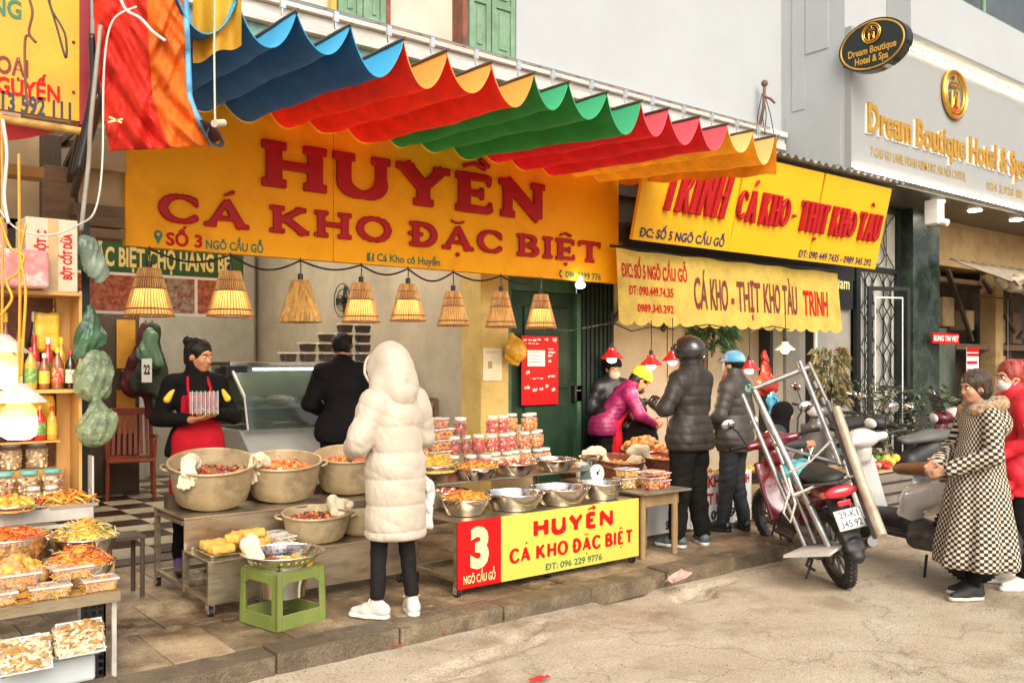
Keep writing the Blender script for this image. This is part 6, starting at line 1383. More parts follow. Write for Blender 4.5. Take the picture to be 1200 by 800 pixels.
for i, (x, y, z, mx_, lb) in enumerate(((7.0, 5.62, .452, 'noodle', 'left'), (7.35, 5.60, .452, 'meat', 'middle'), (7.7, 5.62, .452, 'corn', 'right'), (7.2, 5.98, .452, 'chilimix', 'back'))):
    bowl('steel bowl: '+lb+' one behind the customers on the second stall', (x, y, z), .17, .09); heap('food in the '+lb+' bowl behind the customers', mx_, 'chunk', (x, y, z+.07), .155, .05, 70, .04)

# --- basket lamps on a wire, red lamps, white enamel lamps
WICK = mat('dark_wicker', (.30,.10,.03), .7, scale=60, bump=.6, bscale=90, col2=(.13,.04,.012), amt=.6); CANE = mat('cane_sticks', (.62,.32,.09), .6, scale=30, var=.3, stretch=(1, 1, .1)); STRAW = mat('straw', (.52,.28,.07), .8, scale=50, var=.35, stretch=(1, 1, .1))
LIN = cloth_mat('lamp_lining', (.90,.66,.26), None, .6, bump=0)
def lamp_light(c, e, col=(1, .70, .36), r=.03, root=None):
    l = bpy.data.lights.new('lamp_glow', 'POINT'); l.energy = e; l.color = col; l.shadow_soft_size = r; o = bpy.data.objects.new('lamp_glow', l); COL.objects.link(o); o.location = c
    if root is not None: o.parent = root; o.location = Vector(c)-root.location
BK = [(175, 343, 56, 57, 8), (270, 345, 53, 54, 8), (352, 353, 48, 49, 0), (423, 355, 44, 47, 7), (478, 355, 42, 44, 7), (531, 362, 38, 41, 2.5), (587, 363, 36, 42, 2.5), (634, 365, 36, 40, 4)]
NM = ['first basket lamp from the left, over the vendor in red', 'second basket lamp from the left, glowing, beside the green menu', 'third lamp from the left, unlit with a straw shade', 'fourth basket lamp from the left, above the cream hood', 'fifth basket lamp from the left', 'sixth basket lamp, dim and brown', 'seventh basket lamp, in front of the ochre pillar', 'last basket lamp, by the red poster']
for i, (px, py, w_, h_, e) in enumerate(BK):
    YL = 6.4; c = at(px, py+h_/2, Y=YL); t_ = YL/((FW[1]+(px-600)/FOC*RT[1])); r = w_/2*t_/FOC; h = h_*t_/FOC; rt_ = r*.40
    L = thing('basket_lamp', NM[i], 'lamp', c, 0, 'woven basket lamps hanging under the main sign')
    if i == 2:
        q = MB(); n = 90
        for j in range(n):
            a = 2*math.pi*j/n; k = 1+.02*math.sin(j*7.3); q.tube([(rt_*math.cos(a), rt_*math.sin(a), h), (r*.75*math.cos(a+.01), r*.75*math.sin(a+.01), h*.42), (r*k*math.cos(a), r*k*math.sin(a), -.005*math.sin(j*3.1))], .006, 4)
        q.lathe([(rt_*.96, h), (r*.72, h*.42), (r*.93, .01)], n=30, close=False); q.build('straw_shade', STRAW, L)
    else:
        q = MB(); q.lathe([(rt_, h), (rt_+.006, h*.99), (rt_+(r-rt_)*.38, h*.60), (rt_+(r-rt_)*.37, h*.58), (rt_-.004, h*.97)], n=36, close=False); q.build('wicker_top', WICK, L, smooth=60)
        n = 42; q = MB()
        for j in range(n): a = 2*math.pi*j/n; q.tube([((rt_+.004)*math.cos(a), (rt_+.004)*math.sin(a), h), (r*math.cos(a), r*math.sin(a), 0)], .0042, 4)
        q.build('stick', CANE, L)['kind'] = 'stuff'
        for z in (.03, .16, .58, .8): q = MB(); rr_ = r+(rt_-r)*z; q.tube([((rr_+.003)*math.cos(a*math.pi/16), (rr_+.003)*math.sin(a*math.pi/16), h*z) for a in range(33)], .005, 5, False); q.build('hoop', WICK, L)
        q = MB(); q.lathe([(rt_+(r-rt_)*.40-.014, h*.58), (r-.022, h*.06)], n=30, close=False); q.build('lining', LIN, L, smooth=60)
    q = MB(); q.ell((0, 0, h*.42), (.034, .034, .045), 12, 8); q.cyl((0, 0, h*.5), (0, 0, h*.95), .016)
    q.build('bulb', BULB if e > 3 else mat('dim_bulb', (1, .8, .5), .4, emit=(1, .7, .35), estr=.6 if e else .0), L, smooth=60)
    q = MB(); q.cyl((0, 0, h*.9), (0, 0, h+.05), .02); q.tube([(0, 0, h+.03), (.004, 0, h+.1), (0, 0, 2.42-c.z)], .005, 5); q.build('cord', BLACK, L)
    if e: lamp_light(c+Vector((0, 0, h*.42)), e, root=L, r=.04)
hb = thing('cable', 'black cable looping between the hanging basket lamps', 'cable', (4, 6.4, 2.3)); q = MB(); pts = []
for i in range(len(BK)-1):
    a = at(BK[i][0], 300, Y=6.40); b_ = at(BK[i+1][0], 300, Y=6.40); a.z = b_.z = 2.40
    for k in range(10): u = k/10; p = a.lerp(b_, u); p.z -= .07*math.sin(math.pi*u)*(1+.3*math.sin(i*2)); pts.append(p)
pts.append(b_); q.tube(pts, .008, 6); q.build('cable', BLACK, hb, world=True)
REDL = mat('red_enamel', (.60,.012,.012), .25, coat=.6, var=.08)
def cone_lamp(label, c, m, r=.115, h=.10, bulb=.045, e=6, L_=.35, group=None, up_=None, emat=None):
    t = thing('cone_lamp', label, 'lamp', c, 0, group); q = MB(); q.lathe([(r, 0), (r*.97, .008), (r*.38, h*.72), (r*.34, h), (.02, h*1.08)], n=30, close=False); q.lathe([(r*.965, .003), (r*.34, h*.68), (0, h*.7)], n=30, close=False); q.build('shade', m, t, smooth=45)
    q = MB(); q.ell((0, 0, -.01), (bulb, bulb, bulb*.72), 16, 10); q.build('bulb', emat or BULBW, t, smooth=180)
    q = MB(); q.cyl((0, 0, h), (0, 0, h+.05), .022, .018, 10); q.tube([(0, 0, h+.05), (.006, 0, h+L_*.5), (0, 0, h+L_)], .005, 5); q.build('cord', BLACK, t)
    if e: lamp_light(c+Vector((0, 0, -.05)), e, (1, .78, .5), .05, t)
for lb, px, py, Y_ in (('leftmost red lamp, over the masked person', 717, 420, 6.15), ('second red lamp, right of the yellow hat', 763, 428, 6.15), ('third red lamp, beside the black helmet', 788, 423, 6.3), ('fourth red lamp, partly behind the helmeted man', 852, 424, 6.5), ('rightmost red lamp, nearest the pipe frame', 878, 433, 6.0)):
    c = at(px, py, Y=Y_); cone_lamp(lb, c, REDL, e=12, group='red cone lamps of the second stall')
cone_lamp('white enamel cone lamp hanging right of the red lamps', at(920, 410, Y=6.2), mat('white_enamel', (.72,.60,.42), .4), .12, .09)
hb = thing('cable', 'thin cable looping above the red lamps', 'cable', (7, 6.3, 2)); q = MB()
pts = [at(x, y, Y=6.3) for x, y in ((640, 385), (668, 387), (700, 381), (718, 378), (740, 388), (762, 383), (790, 386), (830, 380), (860, 386), (880, 388), (905, 382), (925, 386))]
q.tube(pts, .007, 6); q.build('cable', BLACK, hb, world=True)
bb = thing('bare_bulb', 'bright bare bulb just under the right corner of the main sign', 'lamp', at(680, 334, Y=6.5)); q = MB(); q.ell((0, 0, 0), (.05, .05, .035), 12, 8); q.cyl((0, 0, .03), (0, 0, .08), .02); q.build('bulb', BULBW, bb, smooth=60)
# ------------------------------------------------------------------ inside the first shop
gm = thing('menu_sign', 'green overhead sign with cream words ĐẶC BIỆT CHỢ HÀNG BÈ above food photos', 'sign', (2.5, 8.0, 2.0))
wpart('header_board', mat('sign_green', (.015,.10,.035), .45, var=.1), gm, (1.75, 3.28, 8.0, 8.04, 2.38, 2.68)); text('lettering', 'ĐẶC BIỆT CHỢ HÀNG BÈ', (1.93, 7.995, 2.43), U_, V_, 1.22, .155, CREAMP, gm, .035)
wpart('picture_board', WHITEP, gm, (1.55, 3.28, 8.0, 8.03, 2.03, 2.379))
for i, (x0, x1, c) in enumerate(((1.57, 1.80, 'brown'), (1.83, 2.40, 'orange'), (2.43, 2.83, 'cream'), (2.86, 3.26, 'red'))):
    wpart('food_photo', mat('printed_food_photo_%s' % c, (.24,.035,.015), .4, scale=22, col2=(.50,.16,.07) if i != 2 else (.35,.35,.25), amt=.25, dirt=(.10,.015,.01), dscale=30, damt=.8), gm, (x0, x1, 7.994, 7.999, 2.055, 2.355))
b = MB(); b.cyl((2.0, 8.02, 2.68), (2.0, 8.02, 3.4), .008); b.cyl((3.1, 8.02, 2.68), (3.1, 8.02, 3.4), .008); b.build('hanger', BLACK, gm, world=True)
# glass counter
gc = thing('glass_counter', 'refrigerated glass display counter behind the aluminium pots', 'counter', (4.1, 8.0, .118)); CG = mat('grey_counter_enamel', (.42,.41,.37), .35, var=.06)
prof = [(7.55, .12), (7.55, .82), (7.80, 1.02), (8.55, 1.02), (8.55, .12)]
b = MB(); b.prism([(y, z) for y, z in prof], (3.16, 0, 0), (0, 1, 0), (0, 0, 1), 1.75); b.build('base', CG, gc, world=True, bevel=.01)
GLC = mat('counter_glass', (.10,.14,.11), .05, var=.05, alpha=.45, spec=1)
gp = [(7.62, 1.03), (7.70, 1.32), (8.02, 1.585), (8.5, 1.585), (8.5, 1.03)]
for x in (3.17, 4.9): b = MB(); b.prism(gp, (x, 0, 0), (0, 1, 0), (0, 0, 1), .008); b.build('side_glass', GLC, gc, world=True)
for (y0, z0), (y1, z1) in zip(gp[:2], gp[1:3]): b = MB(); b.add([(3.18, y0, z0), (4.9, y0, z0), (4.9, y1, z1), (3.18, y1, z1)], [(0, 1, 2, 3)]); b.build('front_glass', GLC, gc, world=True, solid=.006)
b = MB()
for i in range(2): b.beam((3.165+i*1.74, gp[0][0], gp[0][1]), (3.165+i*1.74, gp[1][0], gp[1][1]), .012, .02); b.beam((3.165+i*1.74, gp[1][0], gp[1][1]), (3.165+i*1.74, gp[2][0], gp[2][1]), .02, .025)
b.build('edge_trim', WHITEP, gc, world=True)
wpart('top_rail', CHROME, gc, (3.15, 4.95, 7.98, 8.52, 1.59, 1.63), bevel=.004); wpart('top_cap', BLACK, gc, (3.1, 3.30, 7.96, 8.1, 1.50, 1.588)); wpart('inner_shelf', CG, gc, (3.2, 4.88, 7.85, 8.45, 1.2, 1.215), (3.2, 4.88, 8.46, 8.5, 1.6, 1.61)); wpart('inner_back', mat('counter_inside', (.07,.10,.065), .4, var=.3), gc, (3.2, 4.88, 8.44, 8.49, 1.04, 1.57))
b = MB(); b.cyl((3.5, 8.3, 1.56), (4.8, 8.3, 1.56), .014, n=10); b.build('tube_light', mat('lit_tube', (1, 1, 1), .4, emit=(.9, 1, .95), estr=9), gc, world=True)
for i, (x, z, c) in enumerate(((3.4, 1.216, 'green'), (3.7, 1.216, 'cream'), (4.05, 1.216, 'brown'), (4.4, 1.216, 'orange'), (3.5, 1.03, 'brown'), (3.95, 1.03, 'red'))):
    b = MB(); b.ell((x, 8.15, z+.05), (.13, .2, .05), 14, 8); tag(b.build('food_parcel', F[c]), 'wrapped %s food parcel inside the glass counter, %s shelf' % (['leafy', 'pale', 'brown', 'orange', 'dark', 'red'][i], 'upper' if z > 1.1 else 'lower'), 'food')
DT = mat('black_food_tub', (.05,.03,.02), .3, var=.2); t0 = None
rows = [(0, 5), (1, 4), (2, 3), (3, 2)]; k = 0
for r_, n in rows:
    for j in range(n):
        x = 4.64-j*.205+(0 if r_ < 9 else .1); lb = 'dark lidded food tub on the counter top, %s row, %s from the right' % (['bottom', 'second', 'third', 'top'][r_], ['first', 'second', 'third', 'fourth', 'fifth'][j])
        if t0 is None:
            t0 = thing('food_tub', lb, 'food box', (x, 8.22, 1.632+r_*.098), 0, 'dark food tubs stacked on the glass counter'); b = MB(); b.lathe([(.075, 0), (.092, .075)], n=4, sx=1.15, sy=1.0, M_=Matrix.Rotation(math.pi/4, 3, 'Z')); b.build('tub', DT, t0, bevel=.01); b = MB(); b.box(-.082, .082, -.075, .075, .076, .09); b.build('lid', CLRW, t0, bevel=.004)
        else: dup(t0, (x, 8.22, 1.632+r_*.098), rnd.uniform(-.05, .05), lb)
for i, (lb, x, y, z) in enumerate((('bottom left', 4.08, 7.42, .93), ('bottom middle', 4.25, 7.44, .93), ('bottom right', 4.42, 7.42, .93), ('upper left', 4.12, 7.42, 1.03), ('upper right', 4.33, 7.42, 1.03))):
    clear_box(lb+' tub of red pickles piled in front of the glass counter', (x, y, z), 0, .15, .12, .085, 'chilimix', 'chunk', lidm=CLRW, n=60, group='tubs of red pickles in front of the glass counter', size=.03)
q = thing('side_cart', 'pale side table carrying the red pickle tubs', 'table', (4.25, 7.4, .118)); wpart('top', CG, q, (3.95, 4.6, 7.3, 7.52, .90, .929)); bars('leg', STEEL, q, [((x, y, .118), (x, y, .9)) for x in (3.98, 4.57) for y in (7.33, 7.49)])
# wall things
wpart('wall_panel', mat('fridge_panel', (.36,.33,.27), .4, var=.08), B1, (3.6, 5.2, 12.3, 12.49, .12, 3.2)); wpart('corner_trim', CG, B1, (3.55, 3.68, 12.28, 12.3, .12, 3.2), (2.9, 3.0, 12.28, 12.32, .12, 3.2))
q = thing('socket_plate', 'small white double socket on the taupe side wall', 'socket', (5.3, 8.9, 1.6)); p = at(472, 419, X=5.306); b = MB(); b.box(5.295, 5.309, p.y-.09, p.y+.09, p.z-.09, p.z+.0); b.box(5.29, 5.309, p.y-.09, p.y+.09, p.z+.012, p.z+.07); b.build('plate', CG, q, world=True, bevel=.004)
p0, p1 = at(484, 500, X=5.3), at(513, 466, X=5.3); q = thing('picture_frame', 'dark wood picture frame leaning on the side wall near the pillar', 'frame', (5.28, p0.y, 1.0)); wpart('frame', BROWNWOOD, q, (5.27, 5.30, p1.y, p0.y, .95, p1.z), bevel=.005); wpart('picture', TAUPE, q, (5.262, 5.269, p1.y+.05, p0.y-.05, 1.0, p1.z-.05))
q = thing('wall_fan', 'dark wall fan partly hidden behind the hanging lamps', 'fan', at(405, 352, X=5.28)); b = MB(); ctr = q.location
for rr_ in (.06, .13, .2): b.tube([(-.05-.02*(rr_ < .1), rr_*math.cos(a*math.pi/14), rr_*math.sin(a*math.pi/14)) for a in range(29)], .006, 5, False)
b.build('cage', BLACK, q); b = MB(); [b.prism([(.02, -.02), (.17, -.06), (.18, .04), (.02, .02)], (-.04, 0, 0), (0, math.cos(a), math.sin(a)), (0, -math.sin(a), math.cos(a)), .004) for a in (0, 2.09, 4.19)]; b.build('blade', BLACK, q); b = MB(); b.cyl((0, 0, 0), (-.05, 0, 0), .045); b.tube([(-.03, 0, -.02), (-.01, 0, -.2), (.01, 0, -.28)], .015, 6); b.build('motor', BLACK, q)
q = thing('red_chair', 'reddish brown slatted chair behind the vendor in the red apron', 'chair', (3.02, 10.55, .118), R(165)); CHW = mat('red_brown_plastic', (.28,.05,.02), .45, var=.15)
for s_ in (-1, 1):
    b = MB(); b.tube([(s_*.24, -.22, 0), (s_*.23, -.22, .42), (s_*.21, -.28, .98)], .022, 8); b.build('leg', CHW, q); b = MB(); b.cyl((s_*.24, .22, 0), (s_*.23, .2, .44), .022, n=8); b.build('leg', CHW, q)
    b = MB(); b.tube([(s_*.23, -.22, .66), (s_*.27, .0, .68), (s_*.25, .2, .64), (s_*.24, .21, .44)], .018, 8); b.build('armrest', CHW, q)
b = MB(); b.box(-.25, .25, -.23, .24, .41, .45); b.build('seat', CHW, q, bevel=.01)
for i in range(7): b = MB(); x = -.18+i*.06; b.beam((x, -.225, .46), (x*.92, -.275, .93), .035, .012, (0, 1, 0)); b.build('back_slat', CHW, q)
b = MB(); b.beam((-.21, -.28, .95), (.21, -.28, .95), .03, .08); b.build('top_rail', CHW, q, bevel=.008)
YC = mat('yellow_cabinet', (.60,.27,.025), .5, var=.15)
q = thing('yellow_cabinet', 'narrow yellow cabinet front in the dim passage beside the hanging clothes', 'cabinet', (2.9, 11.2, .12)); p0, p1 = at(136, 500, Y=10.9), at(158, 375, Y=10.9)
p2 = at(136, 457, Y=10.9); wpart('cabinet_door', YC, q, (p0.x, p1.x, 10.88, 10.9, p2.z-.5, p2.z+.0), (p0.x, p1.x, 10.88, 10.9, p2.z+.25, p1.z)); wpart('cabinet_body', DARKWOOD, q, (p0.x-.9, p1.x+.05, 10.9, 11.4, .12, 2.3)); b = MB(); b.tube([(p0.x+.05, 10.86, p2.z+.1), (p0.x+.05, 10.86, p2.z+.22), (p1.x-.05, 10.86, p2.z+.22), (p1.x-.05, 10.86, p2.z+.1)], .012, 6); b.build('rail', BLACK, q, world=True)
q = thing('dark_partition', 'dark timber partition closing the left of the shop interior', 'partition', (2.2, 12.2, .12)); wpart('board', DARKWOOD, q, *[(1.32+i*.24, 1.54+i*.24, 12.3, 12.34, .12, 3.3) for i in range(7)])
def hang(name, label, cat, c, w_, h_, m, seed=0, d=.09, top=.3):
    t = thing(name, label, cat, c); b = SDF(.012); b.cap((0, 0, -.02), (-w_*.3, 0, -h_*.5), .04, w_*.35, .06, ((0, 1, 0), 1.6)).cap((0, 0, -.02), (w_*.28, 0, -h_*.75), .04, w_*.3, .06, ((0, 1, 0), 1.6)); b.disp(folds(.016, seed, 16, (1.5, 1.5, .4))); b.build('cloth', m, t)
    b = MB(); b.tube([(0, 0, -.02), (0, .01, .06), (0, .06, .08)], .008, 5); b.build('hook', BLACK, t); return t
hang('hanging_coat', 'dark red coat hanging on the back wall of the shop', 'coat', at(172, 384, Y=10.6), .42, 1.25, mat('dark_red_coat', (.09,.012,.018), .8, bump=.3), 3)
hang('hanging_coat', 'dark grey green coat hanging over the red coat', 'coat', at(180, 384, Y=10.45), .36, 1.2, mat('grey_green_coat', (.035,.045,.032), .8, bump=.3), 5)
hang('hanging_bag', 'pale green plastic bag hanging in front of the dark coats', 'bag', at(176, 390, Y=10.3), .22, .42, mat('pale_green_plastic', (.12,.22,.14), .35, bump=.3), 6)
q = thing('wall_calendar', 'wall calendar sheet showing 22 behind the vendor', 'calendar', (3.2, 10.2, 1.2)); p0, p1 = at(166, 448, Y=10.2), at(178, 420, Y=10.2); wpart('sheet', WHITEP, q, (p0.x, p1.x, 10.2, 10.205, p0.z, p1.z)); text('lettering', '22', (p0.x+.02, 10.196, p0.z+.09), U_, V_, p1.x-p0.x-.04, .1, BLACK, q, .04)
# on the pillar and the green door
q = thing('paper_notice', 'white paper sheet with a small square stamp taped to the ochre pillar', 'notice', (5.5, 7.08, 1.5)); p0, p1 = at(566, 446, Y=7.08), at(588, 408, Y=7.08); wpart('sheet', mat('cream_paper', (.70,.60,.38), .7, var=.04), q, (p0.x, p1.x, 7.078, 7.084, p0.z, p1.z)); wpart('stamp', mat('stamp_brown', (.35,.27,.12), .7), q, (p0.x+.06, p0.x+.11, 7.074, 7.0775, p0.z+.12, p0.z+.19))
for i in range(7): wpart('print_line', mat('line_grey', (.45,.38,.25), .7), q, (p0.x+.02, p1.x-.02-.03*(i % 3), 7.0755, 7.0778, p1.z-.03-i*.009, p1.z-.027-i*.009)) if i < 3 else None
q = thing('red_poster', 'tall red poster with white print and a small white sheet on the green door', 'poster', (6.0, 7.1, 1.1)); p0, p1 = at(611, 475, Y=7.1), at(654, 394, Y=7.1); wpart('sheet', REDP, q, (p0.x, p1.x, 7.098, 7.105, p0.z, p1.z))
W_ = p1.x-p0.x; H_ = p1.z-p0.z
b = MB(); rq = random.Random(4)
for fx, fz, fw, fh in ((.05, .93, .5, .03), (.62, .94, .1, .03), (.85, .92, .1, .06), (.08, .88, .4, .02), (.72, .80, .15, .02), (.73, .75, .2, .04), (.72, .70, .12, .04), (.72, .62, .08, .04), (.2, .38, .4, .015), (.12, .45, .1, .05), (.72, .40, .2, .03), (.08, .24, .15, .05), (.3, .20, .12, .06), (.48, .22, .1, .04), (.65, .25, .08, .05), (.82, .2, .1, .05)):
    for k in range(4): b.box(p0.x+W_*(fx+fw*k/4), p0.x+W_*(fx+fw*(k+.7)/4), 7.0955, 7.0978, p0.z+H_*(fz+rq.uniform(-.008, .008)), p0.z+H_*(fz+fh*rq.uniform(.5, 1)))
b.build('print', WHITEP, q, world=True); wpart('white_sheet', WHITEP, q, (p0.x+.15*W_, p0.x+.62*W_, 7.092, 7.095, p0.z+.56*H_, p0.z+.79*H_)); b = MB(); [b.box(p0.x+W_*.2, p0.x+W_*(.52-.04*(k % 2)), 7.09, 7.0918, p0.z+H_*(.62+.045*k), p0.z+H_*(.628+.045*k)) for k in range(4)]; b.build('print', DARKP, q, world=True)
t = thing('yellow_bag', 'rumpled yellow plastic bag hanging between the pillar and the red poster', 'bag', at(604, 412, Y=6.95)); b = SDF(.009); b.ell((0, 0, 0), (.11, .08, .13)).cap((0, 0, .05), (-.04, .02, .16), .05, .02); b.disp(folds(.009, 5, 28)); b.build('bag_body', mat('yellow_plastic', (.62,.32,.02), .35, bump=.4, bscale=25, var=.15), t)
t = thing('letter_box', 'small dark box on the green wall near the black shutter', 'box', at(674, 462, Y=7.15)); b = MB(); b.box(-.05, .05, -.05, .02, -.08, .1); b.build('box_body', BLACK, t, bevel=.006); b = MB(); b.box(-.035, .035, -.054, -.0505, .04, .05); b.build('slot', CHROME, t)

# ------------------------------------------------------------------ left stall at the picture's edge
WOODY = mat('yellow_plywood', (.60,.33,.09), .6, scale=5, bump=.2, col2=(.42,.2,.05), amt=.5, stretch=(1, 1, .3)); WST = mat('white_steel', (.48,.44,.38), .45, dirt=(.3,.2,.1), dscale=9, damt=.4)
ls = thing('condiment_stall', 'cramped condiment stall with shelves of jars and bottles at the left edge', 'stall', (1.0, 5.2, .1))
wpart('counter_top', WOODY, ls, (-.6, 1.27, 4.62, 5.34, .505, .52)); wpart('counter_edge', STEEL, ls, (-.6, 1.27, 4.60, 4.618, .47, .522))
bars('leg', WST, ls, [((1.25, 4.64, .1), (1.25, 4.64, .505)), ((1.31, 5.37, .1), (1.31, 5.37, .83)), ((.2, 5.37, .1), (.2, 5.37, .83)), ((1.25, 5.3, .1), (1.25, 5.3, .505))], .022)
wpart('rack_shelf', WST, ls, (-.6, 1.33, 5.35, 5.72, .815, .83)); wpart('rack_rail', WST, ls, (-.6, 1.33, 5.335, 5.349, .77, .84)); bars('rail', WST, ls, [((-.5, 5.34, .74), (1.32, 5.34, .74))], .02)
wpart('side_board', WOODY, ls, (1.215, 1.30, 5.66, 5.72, .83, 2.36), (1.285, 1.30, 5.45, 5.66, .83, 2.02)); wpart('back_board', mat('red_brown_ply', (.22,.07,.025), .6, var=.2), ls, (-.6, 1.214, 5.74, 5.76, .83, 2.04))
wpart('shelf', WOODY, ls, (-.6, 1.284, 5.42, 5.735, 1.455, 1.475), (-.6, 1.284, 5.42, 5.735, 1.99, 2.01)); wpart('small_shelf', WOODY, ls, (.8, 1.2, 5.5, 5.735, 1.18, 1.19))
q = MB()
for i in range(5): q.box(1.34, 1.352, 5.42, 5.47, .12+i*.2, .30+i*.2)
q.box(1.34, 1.35, 5.40, 5.419, .1, 1.1); q.box(1.34, 1.35, 5.471, 5.49, .1, 1.1); q.build('slotted_post', WST, ls, world=True)
BCOL = {'darksoy': (.02,.008,.005), 'chiliS': (.55,.02,.012), 'oil': (.62,.32,.03), 'amber': (.25,.08,.02)}; BM = {k: mat('bottle_'+k, v, .15, var=.1, coat=.6) for k, v in BCOL.items()}
LAB = [mat('label_cream', (.66,.58,.40), .5, dirt=(.5,.03,.02), dscale=40, damt=.9), mat('label_red', (.55,.03,.02), .5, dirt=(.8,.7,.3), dscale=40, damt=.9), mat('label_yellow', (.70,.45,.04), .5, dirt=(.1,.2,.06), dscale=40, damt=.9), mat('label_green', (.10,.25,.06), .5, dirt=(.7,.6,.2), dscale=40, damt=.9)]
CAP = [mat('cap_red', (.55,.015,.012), .35), mat('cap_yellow', (.75,.48,.03), .35), mat('cap_white', (.7,.66,.58), .4)]
def bottle(label, c, kind, lab, cap, r=.03, h=.22):
    t = thing('sauce_bottle', label, 'bottle', c, rnd.uniform(0, 6), 'sauce bottles on the stall shelves'); b = MB(); b.lathe([(r*.9, 0), (r, .01), (r, h*.58), (r*.8, h*.68), (r*.36, h*.80), (r*.34, h*.9)], n=14); b.build('glass', BM[kind], t, smooth=50)
    b = MB(); b.lathe([(r*1.03, h*.15), (r*1.03, h*.5)], n=14, close=False); b.build('label_band', LAB[lab], t, smooth=60); b = MB(); b.lathe([(r*.42, h*.87), (r*.42, h*.97), (r*.3, h)], n=10); b.build('cap', CAP[cap], t, smooth=50)
kinds = list(BM); cn = {'darksoy': 'dark soy', 'chiliS': 'red chilli', 'oil': 'yellow oil', 'amber': 'amber'}; ln = ['cream', 'red', 'yellow', 'green']; pos = ['first', 'second', 'third', 'fourth', 'fifth', 'sixth', 'seventh']
for row, (y, z, n, x0, dx, h, wh) in enumerate(((5.47, 1.477, 7, 1.245, .066, .22, 'front row upper shelf'), (5.57, 1.477, 7, 1.22, .068, .30, 'middle row upper shelf'), (5.67, 1.477, 6, 1.10, .07, .42, 'back row upper shelf'), (5.56, 1.192, 6, 1.17, .062, .21, 'lower small shelf'))):
    for i in range(n):
        k = kinds[(i*3+row*2+i//2) % 4]; l_ = (i+row*2) % 4; bottle('%s sauce bottle, %s label, %s from the right, %s' % (cn[k], ln[l_], pos[i], wh), (x0-i*dx, y, z), k, l_, (i+row) % 3, .028+.004*(i % 2), h*rnd.uniform(.88, 1.05))
def packet(name, label, c, w_, h_, m, seed, cat='packet', d=.05, res=.008):
    t = thing(name, label, cat, c); b = SDF(res); b.box((0, 0, h_/2), (w_/2, d/2, h_/2), rad=.02, k=.01); b.disp(folds(.003, seed, 34)); b.build('wrapper', m, t); return t
PY = mat('yellow_packet', (.80,.50,.03), .25, bump=.4, bscale=30, var=.15, coat=.4); PP = mat('pink_packet', (.62,.22,.20), .3, bump=.4, bscale=25, dirt=(.75,.7,.6), dscale=10, damt=.9)
packet('food_packet', 'shiny yellow packet at the back of the upper shelf by the side board', (1.16, 5.63, 1.68), .12, .22, PY, 3); packet('food_packet', 'large shiny yellow packet hanging below the upper shelf', (1.12, 5.66, 1.22), .17, .22, PY, 4); packet('food_packet', 'dull yellow packet left of the large shiny one', (.93, 5.66, 1.22), .15, .20, PY, 7)
packet('food_packet', 'pink and white food packet lying against the cardboard box', (.98, 5.40, 2.02), .26, .20, PP, 5, d=.12); packet('food_packet', 'second pink packet higher at the left edge', (.80, 5.45, 2.15), .24, .22, PP, 8, d=.12)
TJ = dict(group='jars on the rack of the left stall')
def jars_row(mixn, lid, r, h, spots, what): 
    p0 = None
    for lb, x, y, z in spots:
        if p0 is None: p0 = jar_proto(what+', '+lb, mixn, (x, y, z), r, h, lid, **TJ)
        else: dup(p0, (x, y, z), rnd.uniform(0, 6), what+', '+lb)
jars_row(('tan', 'pale', 'brown'), LIDT, .052, .13, [('rightmost of the row', 1.17, 5.55, .90), ('middle of the row', 1.05, 5.54, .90), ('leftmost of the row', .93, 5.54, .90)], 'teal lidded jar on the lower rack')
jars_row(('tan', 'cream', 'pale'), LIDW, .036, .11, [('right one', 1.14, 5.44, .84), ('left one', 1.055, 5.44, .84)], 'small white lidded jar in front of the teal lids')
jars_row(('tan', 'pale', 'cream'), mat('blue_grey_lid', (.35,.42,.46), .4), .055, .15, [('right one', 1.11, 5.64, 1.03), ('left one', .98, 5.64, 1.03)], 'big jar with blue grey lid behind the teal lids')
wpart('jar_step', WOODY, ls, (.8, 1.24, 5.49, 5.60, .831, .898), (.8, 1.24, 5.605, 5.70, .831, 1.028))
def tray(label, c, w_, d_, rz=0):
    t = thing('steel_tray', label, 'tray', c, rz); b = MB(); b.box(-w_/2, w_/2, -d_/2, d_/2, 0, .005); [b.box(*v, 0, .02) for v in ((-w_/2-.008, -w_/2, -d_/2, d_/2), (w_/2, w_/2+.008, -d_/2, d_/2), (-w_/2, w_/2, -d_/2-.008, -d_/2), (-w_/2, w_/2, d_/2, d_/2+.008))]; b.build('tray', BOWLSTEEL, t); return t
tray('steel tray of orange strips at the right end of the upper rack', (1.23, 5.40, .832), .24, .12); heap('yellow orange dried strips on the tray of the upper rack', 'strips', 'strip', (1.20, 5.40, .855), .13, .05, 130, .045, sy=.07, sq=True)
tray('steel tray of chillies and brown bits behind the strips', (1.02, 5.42, .845), .22, .1); heap('brown and red bits on the tray beside the small jars', 'meat', 'chunk', (1.05, 5.41, .868), .12, .02, 80, .025, sy=.05, sq=True)
heap('bright red chillies beside the small white lidded jars', 'orangebits', 'chunk', (.93, 5.40, .885), .05, .035, 30, .03)
bowl('shallow steel bowl of yellow snacks at the left end of the rack', (.93, 5.32, .84), .13, .04); heap('yellow and brown snacks in the shallow bowl on the rack', 'strips', 'chunk', (.93, 5.32, .87), .12, .05, 70, .04)
bowl('steel bowl: front one heaped with orange pickle strips on the left stall', (1.15, 4.88, .522), .165, .10); heap('orange pickled strips heaped in the front bowl of the left stall', 'kimchi', 'strip', (1.15, 4.88, .61), .15, .10, 260, .032)
bowl('steel bowl: rear one heaped with yellow green strips on the left stall', (1.24, 5.15, .585), .17, .12); heap('yellow green strips heaped in the rear bowl of the left stall', 'noodle', 'strip', (1.24, 5.15, .69), .155, .095, 240, .035)
